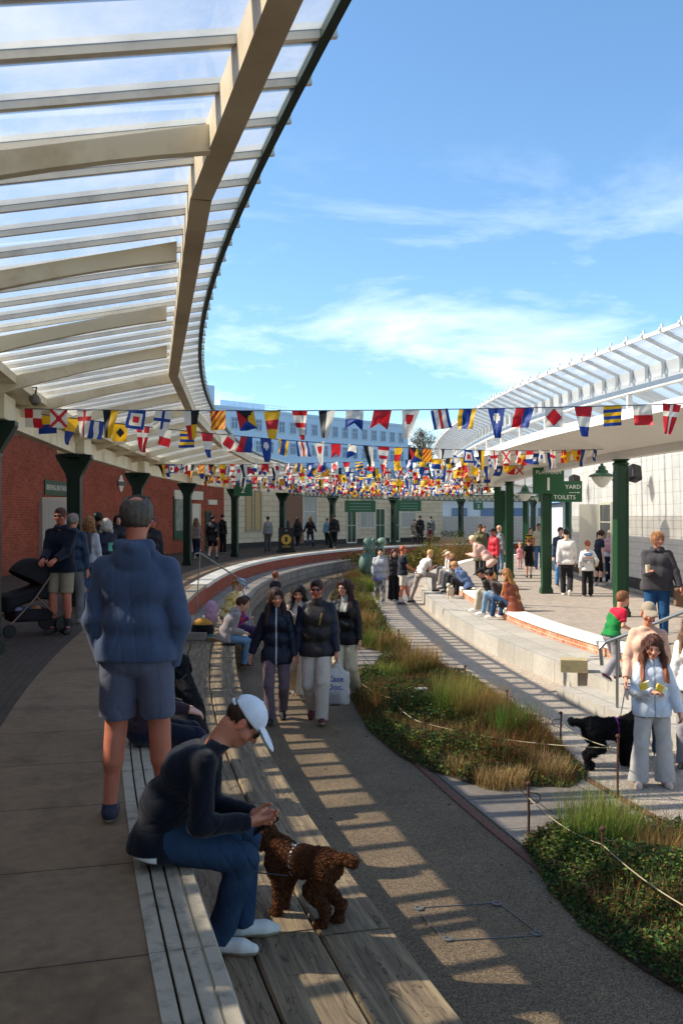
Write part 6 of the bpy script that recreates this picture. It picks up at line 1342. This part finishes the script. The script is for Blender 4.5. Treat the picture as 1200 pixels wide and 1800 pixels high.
person('white haired person in a navy jacket with a teal patch on the back',on(187,1062,0),-20,H=1.64,sex='f',top=('jacket','#1a2438'),bottom=('trousers','#2b2b33'),hair=('curly','#b9b4aa',.02),patt=lambda V,c,d: np.where(((d['u']<0)&(np.abs(V[:,0]-.1)<.07)&(np.abs((V-d['P2'])[:,2]+.08)<.08))[:,None],np.array(lin('#5fb8a4')),c))
person('person with a dark head standing far back beside the second column',on(172,1032,0),10,H=1.78,top=('long','#1c1c22'),hair=('afro','#141212'),skin='brown')
person('woman with long dark hair between the white haired person and the hoodie man',on(208,1040,0),160,H=1.74,sex='f',top=('jacket','#20202a'),hair=('long','#1d1513'))
person('man in a dark jacket and cap just right of the hoodie man',on(268,1040,0),170,H=1.66,top=('jacket','#1a1a22'),hat=('cap','#2a2f45'),hair=('short','#222222'),skin='#b5735a')
person('fair haired woman in a taupe top and dark trousers walking near the brick wall',on(345,982,0),5,H=1.64,sex='f',pose='walk',top=('long','#8f7f74'),bottom=('wide','#22283c'),hair=('long','#7a5a3a',.22))
person('person in a black hooded jacket and black shorts walking near the brick wall',on(374,984,0),8,H=1.76,pose='walk',phase=-1,top=('coat','#17171b'),bottom=('shorts','#17171b'),shoes=('#151515','#333333'),hair=('short','#1c1513'),hem=-.16,socks='#c9c3ba')
person('tall dark figure standing beside the green column under the platform two sign',on(391,972,0),40,H=1.82,top=('jacket','#17171a'),bottom=('trousers','#17171a'),hair=('short','#221a16'))
person('man in a white shirt and dark jacket behind the chalkboard',on(500,967,0),180,H=1.80,top=('jacket','#23262c'),bottom=('trousers','#22242a'),hair=('short','#3a2a20'),patt=lambda V,c,d: np.where(((d['u']>0)&(np.abs(V[:,0])<.09))[:,None],np.array(lin('#dcdad2')),c))
person('figure in grey half hidden by the column left of the chalkboard',on(471,970,0),-30,H=1.72,top=('long','#8b8b88'),bottom=('trousers','#5a5a58'))
person('woman in black walking right of the chalkboard',on(523,964,0),10,H=1.66,sex='f',pose='walk',top=('coat','#15151a'),hair=('long','#4a2b20',.2),hem=-.2)
person('person in a black coat and jeans striding away by the cream wall',on(545,963,0),15,H=1.72,sex='f',pose='walk',phase=-1,stride=.36,top=('jacket','#16161b'),bottom=('jeans','#2f4258'),hair=('long','#6b4a2e',.18),hands=[(-.34,-.1,.0),(.34,.1,.0)])
person('slim person in a pale blue top beside the column',on(575,961,0),10,H=1.64,sex='f',pose='walk',top=('long','#7fa3b8'),bottom=('trousers','#22252c'),hair=('short','#7a5a40'))
person('broad man in black walking away right of the slim column',on(587,964,0),12,H=1.84,pose='walk',top=('jacket','#131317'),bottom=('trousers','#131317'),hair=('short','#2a1f1a'),girth=1.12)
for x,y,H_,c,c2,lab in ((728,956,1.55,'#8d8378','#2b2b2e','short person in beige beside the man in black near the far doors'),(738,957,1.78,'#15151a','#15151a','man in a long black coat near the far doors'),(757,955,1.74,'#5f6668','#3a3a3c','person in a long grey coat near the far doors')):
    person(lab,on(x,y,0),20,H=H_,top=('coat',c),bottom=('trousers',c2),hair=('short','#4a3a30'))
person('child in a dark red coat on the far bend of the left platform',on(755,963,0),20,H=1.15,top=('coat','#5a1a2a'),bottom=('trousers','#1b1b22'),hair=('short','#2a1a16'),hem=-.2)
# --- boy and girl on the timber edge
person('boy in a grey hoodie and jeans sitting on the edge of the timber deck',tuple(LC.at(LC.s_at_y(16.0),.86,ZL+.01)),72,H=1.56,pose='sit',top=('hoodie','#a39a98'),bottom=('jeans','#6f93b0'),shoes=('#5a3a34','#b8a89a'),hair=('short','#4a2a1c'),lean=14,bend=14,head=(10,-22,0),hands=[(-.06,.36,.10),(.06,.36,.10)],feet=[(-.10,.40,-.36),(.10,.36,-.36)],hem=-.06,h=.011)
person('girl in a pale blue cap and yellow top sitting by the thin handrail',(-2.20,18.3,-.295),100,H=1.62,sex='f',pose='sit',top=('long','#d9cf8e'),bottom=('trousers','#8f8a94'),hat=('cap','#9fb6cf'),hair=('pony','#a8763c'),lean=12,bend=12,head=(0,-30,0),patt=lambda V,c,d: np.where(((np.sin(V[:,0]*60)*np.sin(V[:,2]*55))>.3)[:,None],np.array(lin('#c9a04c')),c))
person('small child in a purple and red top behind the boy in the grey hoodie',(-1.88,17.3,-.375),95,H=1.15,pose='sit',top=('long','#6a2a78'),bottom=('trousers','#3a2a50'),hair=('short','#3a2a20'),lean=14,head=(0,-20,0),hands=[(-.03,.33,.26),(.03,.33,.26)],patt=lambda V,c,d: np.where(((np.sin(V[:,0]*50)*np.sin(V[:,2]*45))>.2)[:,None],np.array(lin('#c23a3a')),c),feet=[(-.08,.42,-.36),(.08,.42,-.36)])
# --- walkers
walker_man=person('man in sunglasses, quilted navy jacket and pale trousers walking forward',on(557,1268,ZT),183,H=1.80,pose='walk',phase=1,stride=.20,top=('jacket','#1d2436'),bottom=('trousers','#cfc0b2'),shoes=('#5a2a34','#c9a88a'),hair=('short','#3a241a'),skin='#c87860',glasses=True,stubble=.25,hands=[(-.25,.06,-.10),(.27,.02,-.10)],girth=1.12,h=.0085,head=(4,-8,0),hem=-.08,patt=lambda V,c,d: np.where(((d['u']>0)&(np.abs(V[:,0]+.055+(V-d['P2'])[:,2]*.18)<.008)&(np.abs((V-d['P2'])[:,2]-.0)<.075))[:,None],np.array(lin('#b58a3a')),np.where(((d['u']>0)&(np.abs(V[:,0])<.17))[:,None],np.array(lin('#2c2626')),c)),lo=.004)
person('smiling girl with long brown hair in a zipped navy jacket and mauve trousers',on(486,1268,ZT),178,H=1.68,sex='f',pose='walk',phase=-1,stride=.17,top=('jacket','#10182c'),zipc='#c9c6c4',bottom=('trousers','#6d5a60'),shoes=('#1c1a20','#555555'),hair=('long','#3b2218',.34),skin='#d08f74',hands=[(-.24,.06,-.06),(.34,-.02,-.02)],h=.0088,hem=-.12,head=(-14,-8,6),lo=-.004)
person('dark haired girl in a cream jacket behind the man in sunglasses',on(525,1226,ZT),180,H=1.60,sex='f',pose='walk',top=('jacket','#c9b3a0'),bottom=('wide','#d6c6a6'),shoes=('#8a8078','#d8cbb8'),hair=('long','#1d1414',.18),skin='#c98a6e',h=.010,head=(0,-14,0))
g3=person('young woman with very long wavy dark hair in a black jacket and cream trousers',on(607,1226,ZT),195,H=1.68,sex='f',pose='walk',phase=-1,stride=.18,top=('jacket','#0d0e14'),bottom=('wide','#cdbb9c'),shoes=('#b9a890','#ddd0b8'),hair=('wavy','#3a1e18',.42),skin='#d09a80',h=.0095,head=(22,-4,0),hands=[(-.24,.06,-.06),(.23,.05,-.08)],patt=lambda V,c,d: np.where(((d['u']>0)&(np.abs(V[:,0])<.05)&((V-d['P2'])[:,2]>.02))[:,None],np.array(lin('#a8a498')),c))
# carrier bag
hp=W(walker_man,walker_man['hw'][0]); r=empty('carrier_bag',(hp.x+.02,hp.y,hp.z-.12),0,'translucent white carrier bag with blue lettering held by the man in sunglasses','bag')
z=S().box((0,0,-.33),(.15,.075,.21),rd=.05,k=.03).rc((-.05,0,-.12),(0,0,.02),.03,.012,k=.05).rc((.05,0,-.12),(0,0,.02),.03,.012,k=.05); z.disp=folds(91,.010,26)
bag=glass_mat('thin_plastic',.72,.15); sdf_obj('film',z,.010,bag,r,(.8,.8,.8)); z=S().box((-.04,0,-.45),(.085,.055,.075),rd=.01); sdf_obj('contents',z,.010,mat('bag_contents','#6d3346',rough=.6),r); z=S().box((-.05,0,-.53),(.08,.055,.018),rd=.01); sdf_obj('jar',z,.008,M_black,r)
Mb=mat('bag_blue','#2a4a9a',rough=.5); text_obj('lettering','Case',.10,Mb,r,Matrix.Translation((-.03,-.088,-.21))@Matrix.Rotation(R(90),4,'X'),bold=.002); text_obj('lettering','Doc.',.10,Mb,r,Matrix.Translation((-.03,-.092,-.31))@Matrix.Rotation(R(90),4,'X'),bold=.002)
person('small girl in a black gilet and white skirt walking away on the left path',(-1.62,23.6,ZT),5,H=1.20,sex='f',pose='walk',top=('gilet','#141419'),bottom=('wide','#d9d4cc'),hair=('bun','#9a5230'),shoes=('#dddddd','#eeeeee'))
person('person in a loose pale grey jacket and camouflage trousers on the right path',on(668,1062,ZT),182,H=1.66,pose='walk',top=('jacket','#a9aab0'),bottom=('trousers','#6a655e'),shoes=('#d8c8c0','#ffffff'),hair=('short','#1a1516'),girth=1.1,hem=-.14,legpat=lambda V,c,l: np.where(((np.sin(V[:,0]*40+V[:,2]*9)*np.sin(V[:,2]*31+V[:,1]*20))>.1)[:,None],c,np.array(lin('#a39c90'))),patt=lambda V,c,d: np.where(((V-d['P0'])[:,2]<-.05)[:,None],np.array(lin('#7a86c0')),c))
person('person in dark clothes half behind the man in the black t shirt',on(692,1056,ZT),170,H=1.58,top=('hoodie','#2b2a2e'),bottom=('wide','#17171a'),hair=('long','#3a2018',.2))
person('man in a black t shirt and pale shorts standing sideways on the right path',on(707,1063,ZT),78,H=1.74,top=('tee','#1a1e2b'),bottom=('shorts','#c3bcb0'),shoes=('#3a3a3e','#bbbbbb'),hair=('crop','#a85a38'),skin='#c8795c',stubble=.3,hands=[(-.10,.34,.10),(.12,.34,.10)],feet=[(-.10,.26,.085),(.12,-.12,.085)],socks='#cccccc',girth=1.1)
person('person in a white t shirt and grey trousers resting one foot on the ledge',on(738,1061,ZT),62,H=1.70,top=('tee','#ddd6cc'),bottom=('trousers','#9b918a'),shoes=('#3a3030','#999999'),hair=('short','#d0a46c'),lean=24,bend=10,head=(0,-10,0),feet=[(-.20,-.25,.085),(.10,.45,.44)],hands=[(-.05,.42,.20),(.12,.45,.22)])
# --- right edge sitters; seats on the coping
def seatR(y,o=.12): return tuple(RC.at(RC.s_at_y(y),o,ZR+.012))
SITR=[(27.0,-62,('hoodie','#5b6f96'),('trousers','#1d1f26'),('#7a3a2c','#cccccc'),('short','#b08a5c'),'blond man in a blue grey hoodie bending forward on the coping',None,'m',26),
 (28.4,-80,('jacket','#2b3040'),('trousers','#26262c'),('#222222','#888888'),('short','#6a4a36'),'man in a navy jacket seated behind the blond man',None,'m',18),
 (29.6,-75,('long','#8a6f58'),('jeans','#4f5a68'),('#444444','#aaaaaa'),('long','#8a5a34'),'woman in a tan top seated far along the right coping',None,'f',10),
 (31.2,-70,('long','#d6d2cc'),('trousers','#8c867e'),('#999999','#dddddd'),('short','#5a4030'),'person in a white top and pale cap seated far along the right coping',('cap','#cdbfa4'),'m',10),
 (32.8,-72,('jacket','#c9c6c0'),('trousers','#55525a'),('#777777','#cccccc'),('short','#8a6a4a'),'person in a pale jacket at the far end of the sitters',('cap','#8a7a60'),'m',8),
 (22.6,-72,('jacket','#20211f'),('trousers','#b3a998'),('#e6e2dc','#ffffff'),('short','#1c1614'),'man in a black cap and black jacket eating on the coping',('cap','#17171b'),'m',22),
 (21.75,-68,('shirt','#4a3c3a'),('jeans','#7d97b0'),('#e6e2dc','#ffffff'),('short','#1c1614'),'dark haired young man in a brown shirt and light jeans on the coping',None,'m',20)]
for y,f,t,b_,sh_,hr,lab,ht_,sx,ln in SITR:
    person(lab,seatR(y),f,H=1.72,sex=sx,pose='sit',top=t,bottom=b_,shoes=sh_,hair=hr,hat=ht_,lean=ln,bend=ln*.5,head=(0,-ln,0),hands=[(-.07,.36,.14),(.07,.36,.14)],feet=[(-.10,.46,-.115),(.10,.40,-.115)],knee=[(-.3,1,1),(.3,1,1)],skin='#c98a6c')
person('woman in a rust coat with very long auburn hair seated on the coping from behind',seatR(20.9,.16),-52,H=1.72,sex='f',pose='sit',top=('coat','#7d3d28'),bottom=('jeans','#2c4668'),shoes=('#d8c8bc','#eeeeee'),hair=('wavy','#8a5c2e',.62,'#b5813f'),lean=10,bend=6,head=(-14,-14,0),hands=[(-.07,.36,.14),(.07,.36,.14)],feet=[(-.10,.50,-.115),(.10,.40,-.115)],knee=[(-.3,1,1),(.3,1,1)],hem=-.16)
z=S().ell((0,0,0),(.10,.06,.09)); hb=sdf_obj('handbag',z,.012,M_shoe,None,lin('#17171a')); hb.location=RC.at(RC.s_at_y(20.9),-.12,ZR+.16); tag(hb,'small black handbag on the lap of the auburn haired woman','bag')
person('small child with fair hair in a pink top between the sitters on the coping',seatR(24.0,.30),-70,H=1.12,sex='f',pose='sit',top=('long','#c98a9c'),bottom=('trousers','#b0a09a'),hair=('long','#c98f4c',.14),feet=[(-.06,.30,-.10),(.06,.30,-.10)])
dg=dog('small white dog in a red harness held by the blond man',tuple(RC.at(RC.s_at_y(26.7),-.42,ZLR)),-160,.36,'#d9d2c4','#b9a68a',headyaw=0,headpitch=0,headup=.2,curly=.008,h=.015,harness=('#b5322c','#c23a30'),tailup=.4)
# --- standing on the right platform
person('woman in an olive coat and sunglasses standing behind the huddle',(4.85,33.6,ZR),190,H=1.80,sex='f',top=('coat','#5f5a40'),bottom=('trousers','#2a2824'),hair=('short','#2a1d18'),skin='#a8694c',glasses=True)
person('white haired woman in a pale pink coat bending forward over the coping',(4.15,27.3,ZR),-62,H=1.68,sex='f',top=('coat','#cfa79a'),bottom=('trousers','#1c1c22'),hair=('short','#e0c79c'),lean=38,bend=6,head=(0,-25,0),hands=[(-.12,.55,.10),(.12,.55,.10)],hem=-.25)
person('person in a red jacket and black cap behind the woman in the pink coat',(4.85,30.6,ZR),-120,H=1.68,top=('jacket','#b01c2c'),bottom=('trousers','#1b1b22'),hat=('cap','#15151a'),hair=('short','#1c1614'),skin='#b5735a')
person('small dark haired person half hidden between the olive coat and the columns',(5.35,36.2,ZR),170,H=1.72,top=('long','#2a2433'),hair=('short','#6a4030'))
person('person in a grey jacket and light jeans standing between the right columns',(5.55,33.9,ZR),60,H=1.76,top=('jacket','#75757a'),bottom=('jeans','#6a8198'),hair=('none','#000000'))
person('toddler in a pink dress walking on the right platform',on(913,1001,ZR),170,H=.98,sex='f',top=('tee','#e08a94'),bottom=('leggings','#d99aa0'),hair=('short','#b07a4a'),hem=-.16)
person('child in a black top and shorts running on the right platform',on(929,1016,ZR),8,H=1.30,pose='walk',phase=1,stride=.26,top=('tee','#17171b'),bottom=('shorts','#17171b'),shoes=('#1b1b22','#555555'),hair=('short','#8a4a30'),socks='#c99a8a')
person('man in a cream t shirt and blue jeans walking with a child behind the columns',on(946,1000,ZR),175,H=1.80,top=('tee','#b9b09a'),bottom=('jeans','#4a6c94'),shoes=('#9a5a3a','#ccaa88'),hair=('short','#3a2820'),skin='#b5735a')
person('child in a black and yellow striped top beside the man in the cream t shirt',on(932,996,ZR),180,H=1.60,top=('long','#1c1a18'),hair=('short','#6a4a30'),patt=lambda V,c,d: np.where((np.floor(V[:,2]*16)%2>0)[:,None],np.array(lin('#c9982c')),c))
person('man from behind in a white sweatshirt and dark trousers near the wall',on(995,1047,ZR),10,H=1.74,pose='walk',stride=.12,top=('long','#dcd8d4'),bottom=('trousers','#26242a'),shoes=('#e0dcd6','#ffffff'),hair=('short','#241a18'),girth=1.1,hem=-.07)
bp=person('red haired boy from behind in a printed white t shirt and black trousers',on(1032,1049,ZR),8,H=1.42,top=('long','#e2dfd9'),bottom=('trousers','#17171a'),shoes=('#2a2a2e','#dddddd'),hair=('short','#a85a34'),hands=[(-.24,.0,-.02),(.30,.14,.10)],hem=-.10,girth=.95)
rt=bp['root']; yb=bp['P2'][1]-.145*bp['s']; zz=bp['P2'][2]
z=S().ell((0,yb,zz+.06),(.115,.012,.045)); sdf_obj('printed_badge',z,.009,M_cloth,rt,lin('#2a6cae')); Mt=Matrix.Rotation(R(90),4,'X')
text_obj('shirt_print','BUILT',.06,mat('print_white','#f0f0f0'),rt,Matrix.Translation((0,yb-.016,zz+.06))@Mt); text_obj('shirt_print','TOUGH',.085,mat('print_red','#d0604c'),rt,Matrix.Translation((0,yb-.006,zz-.03))@Mt); text_obj('shirt_print','SERIES',.075,mat('print_black','#26262a'),rt,Matrix.Translation((0,yb-.006,zz-.12))@Mt)
person('woman in a navy top with a brown ponytail leaning by the doorway',on(1050,1030,ZR),70,H=1.66,sex='f',top=('tee','#20263c'),bottom=('leggings','#17171c'),shoes=('#d8d2cc','#ffffff'),hair=('pony','#3a2218'),lean=8,head=(0,-18,0))
p_=person('person in a pale blue top with a pink bag in the doorway',on(1072,1027,ZR),30,H=1.66,sex='f',top=('long','#b9c3d4'),bottom=('jeans','#1f2c44'),shoes=('#d8d2cc','#ffffff'),hair=('long','#b9a48c',.2),pack='#c99aa8',head=(0,-14,0)); p_['pack']['label']='pink rucksack on the person in the doorway'
person('man with short brown hair just behind the platform one column',on(984,1030,ZR),175,H=1.74,top=('long','#3c4a60'),bottom=('jeans','#4a78a8'),hair=('short','#3a2820'))
big=person('woman in a charcoal hoodie and blue jeans holding a drink by the right column',(5.12,15.6,ZR),200,H=1.80,sex='f',top=('hoodie','#3d3a3e'),bottom=('jeans','#24486e'),shoes=('#2a2a2e','#888888'),hair=('bun','#a8744c'),girth=1.42,skin='#c98870',head=(-28,-4,0),hands=[(-.36,.12,-.05),(.10,.36,.24)],h=.011,hem=-.08)
p=W(big,big['hw'][1]); m=MB(); m.lathe((0,0,0),[(.028,-.06),(.038,.06),(.040,.062),(.036,.064)],14); o=m.build('paper_cup',mat('cup_card','#c9b8a0',rough=.6),None,loc=(p.x-.05,p.y-.07,p.z+.03)); tag(o,'paper cup held by the woman in the charcoal hoodie','cup')
p=W(big,big['hw'][0]); z=S().box((0,0,-.16),(.10,.05,.15),rd=.03); z.rc((0,0,0),(0,0,-.05),.012); z.disp=folds(4,.006,30); o=sdf_obj('bag',z,.010,M_cloth,None,lin('#7a5c48')); o.location=p; tag(o,'brown bag hanging from the hand of the woman in the charcoal hoodie','bag')
boy=person('boy in a red and green football shirt climbing down the right hand steps',(3.62,12.9,-.50),62,H=1.18,pose='walk',phase=1,stride=.22,top=('tee','#c01c38'),bottom=('trousers','#8a868c'),shoes=('#5a1a2a','#dddddd'),hair=('short','#8a5a3a'),skin='#d09274',lean=20,bend=6,head=(6,-6,0),hands=[(-.16,.28,.06),(.20,.34,.12)],h=.010,socks='#ffffff',patt=lambda V,c,d: np.where(((V[:,0]*.6+(V-d['P2'])[:,2]+(V-d['P2'])[:,1]*.9)<-.02)[:,None],np.array(lin('#1f7a3c')),c))
capw=person('woman in a beige flat cap and peach top behind the girl with snacks',(3.30,10.35,ZT),196,H=1.66,sex='f',top=('long','#d9b09a'),bottom=('jeans','#4a5a70'),shoes=('#999999','#dddddd'),hat=('flat','#9a8c78'),hair=('short','#8a6a50'),skin='#c98a70',girth=1.1,h=.009,head=(-8,-10,0),hands=[(-.22,.06,-.04),(.24,.12,-.02)])
girl=person('girl with long wavy auburn hair in a pale denim jacket holding two yellow packets',(2.99,9.25,ZT),184,H=1.43,sex='f',top=('jacket','#cdd5e0'),zipc='#8d97a8',bottom=('wide','#bdb8b3'),shoes=('#d0b8a8','#e6d8cc'),hair=('wavy','#4a2418',.42,'#8a4c28'),skin='#d0947a',h=.0075,girth=1.0,head=(8,-16,-3),hands=[(-.30,.06,-.06),(.055,.26,.22)],elbow=[(-.3,-1,0),(.6,-.6,-.6)],hem=-.10,feet=[(-.15,.0,.085),(.17,.03,.085)],lo=-.012,curl=40,
  patt=lambda V,c,d: np.where(((V-d['P0'])[:,2]<-.075)[:,None],np.array(lin('#26233c')),c),legpat=lambda V,c,l: np.where((((np.abs(V[:,0])>.17)&(np.abs(V[:,1]-.01)<.012)))[:,None],np.array(lin('#2a2a38')),c))
p=W(girl,girl['hw'][1]); r=None
for dx,dz,a,lab in ((.05,.05,.5,'bright yellow snack packet in the left of the girls hands'),(-.10,.08,-.4,'second yellow and white snack packet held higher by the girl')):
    z=S().box((0,0,0),(.055,.012,.035),rd=.008); z.disp=folds(7,.002,60); o=sdf_obj('snack_packet',z,.006,M_nylon,None,lambda V: np.where((V[:,0]<.02)[:,None],np.array(lin('#e8c040')),np.array(lin('#f0ead8')))); o.location=(p.x+dx,p.y-.08,p.z+dz); o.rotation_euler=(0,a,.1); tag(o,lab,'packet')
person('person in a white top cut by the right picture edge behind the girl',(3.62,9.9,ZT),200,H=1.58,sex='f',top=('long','#dedad6'),bottom=('trousers','#8a868c'),hair=('long','#6a4a34'),h=.010)
# leads
def lead(a,b_,sag,lab,c='#5a5a62',r_=.006): 
    o=rope(a,b_,sag,lab,r=r_,name='dog_lead',m=mat('lead_'+c.strip('#'),c,rough=.6),cat='dog lead',group=None); return o
hw=W(capw,capw['hw'][1]); dn=pd['root'].matrix_basis@Vector(pd['nb']) if False else None
rt=pd['root']; a_=rt.rotation_euler.z; nb=pd['nb']+_v((0,-.1,.10)); dnw=Vector((rt.location.x+nb[0]*math.cos(a_)-nb[1]*math.sin(a_),rt.location.y+nb[0]*math.sin(a_)+nb[1]*math.cos(a_),rt.location.z+nb[2]))
lead(hw-Vector((0,0,.05)),dnw,.02,'taut grey lead from the woman in the flat cap to the black dog')
rt=kd['root']; lead(Vector((rt.location.x-.02,rt.location.y,ZL+.80)),Vector((-1.62,7.6,.22)),.05,'thin lead from the large black dog to the hidden sitter',c='#1c1c20',r_=.004)
# --- belongings beside the steps
z=S().ell((0,0,.17),(.20,.16,.20)).ell((0,0,.05),(.17,.14,.07),k=.02); z.disp=folds(21,.008,24); o=sdf_obj('tote_bag',z,.012,M_cloth,None,lambda V: np.where((V[:,2]<.10)[:,None],np.array(lin('#2f7f9a')),np.where((V[:,2]>.26)[:,None],np.array(lin('#c08a3c')),np.array(lin('#1c1a1c'))))); o.location=(-2.42,16.75,ZL+.01); tag(o,'mustard, black and teal bag on the timber deck behind the boy','bag')
z=S().ell((0,0,.20),(.13,.09,.22)); z.disp=folds(23,.012,26); o=sdf_obj('jacket_heap',z,.012,M_cloth,None,lin('#c9a0b8')); o.location=(-2.45,18.1,-.295); tag(o,'lilac jacket heaped beside the girl in the cap','jacket')
# --- pushchair
pc=px(60,1112,0); r=empty('pushchair',(pc.x,pc.y-.15,0),R(-48),'dark pushchair with a rounded hood and bronze frame, loaded basket below','pushchair')
M_pf=mat('dark_fabric','#221e22',rough=.9,var=.15,vscale=20); M_fr=mat('bronze_frame','#8a6a5a',rough=.35,metal=.6)
z=S(); z.grp(S().ell((0,.0,.80),(.25,.34,.30)).ell((0,-.06,.74),(.215,.33,.27),sub=True,k=.01),[((0,-.5,-1),(0,.0,.76))],ck=.006); sdf_obj('hood',z,.008,M_pf,r)
z=S().box((0,-.10,.56),(.19,.32,.10),rotm(0,14,0),rd=.06).box((0,.14,.70),(.18,.05,.22),rotm(0,24,0),rd=.04,k=.05).box((0,-.36,.46),(.16,.07,.12),rd=.05,k=.05); z.disp=folds(31,.006,28); sdf_obj('seat',z,.010,M_pf,r)
z=S().box((0,-.02,.28),(.21,.30,.085),rd=.05); z.disp=folds(33,.008,22); sdf_obj('basket',z,.010,M_pf,r)
z=S(); g=np.random.default_rng(2)
for k in range(7): z.ell((g.uniform(-.14,.14),g.uniform(-.28,.2),.37),(.07,.07,.045),k=.01)
sdf_obj('basket_contents',z,.010,M_cloth,r,lambda V: np.array([lin(h_) for h_ in('#c98a5a','#8a4a5a','#2f7f8a','#9a8aa8')])[(np.floor(V[:,0]*9)+np.floor(V[:,1]*7)).astype(int)%4])
for sx in (-1,1):
    m=MB(); m.tube([(sx*.25,-.42,.16),(sx*.25,-.05,.52),(sx*.24,.30,.98),(sx*.20,.40,1.04)],.014,8); m.tube([(sx*.25,.38,.16),(sx*.25,-.02,.55)],.012,8); m.build('frame_side',M_fr,r)
m=MB(); m.tube([(-.20,.40,1.04),(0,.42,1.05),(.20,.40,1.04)],.018,10); m.build('handlebar',M_black,r)
for (x,y,rad) in ((-.26,-.42,.095),(.26,-.42,.095),(-.28,.38,.135),(.28,.38,.135)):
    Mw=Matrix.Rotation(R(90),3,'Y'); m=MB(); m.lathe((x,y,rad),[(rad-.03,-.02),(rad-.006,-.02),(rad,-.012),(rad,.012),(rad-.006,.02),(rad-.03,.02)],24,Mw); w_=m.build('wheel',M_black,r); m=MB(); m.lathe((x,y,rad),[(rad-.034,-.012),(rad-.034,.012),(.02,.02),(.02,-.02)],16,Mw); q=m.build('hub',M_fr,r); q.parent=w_
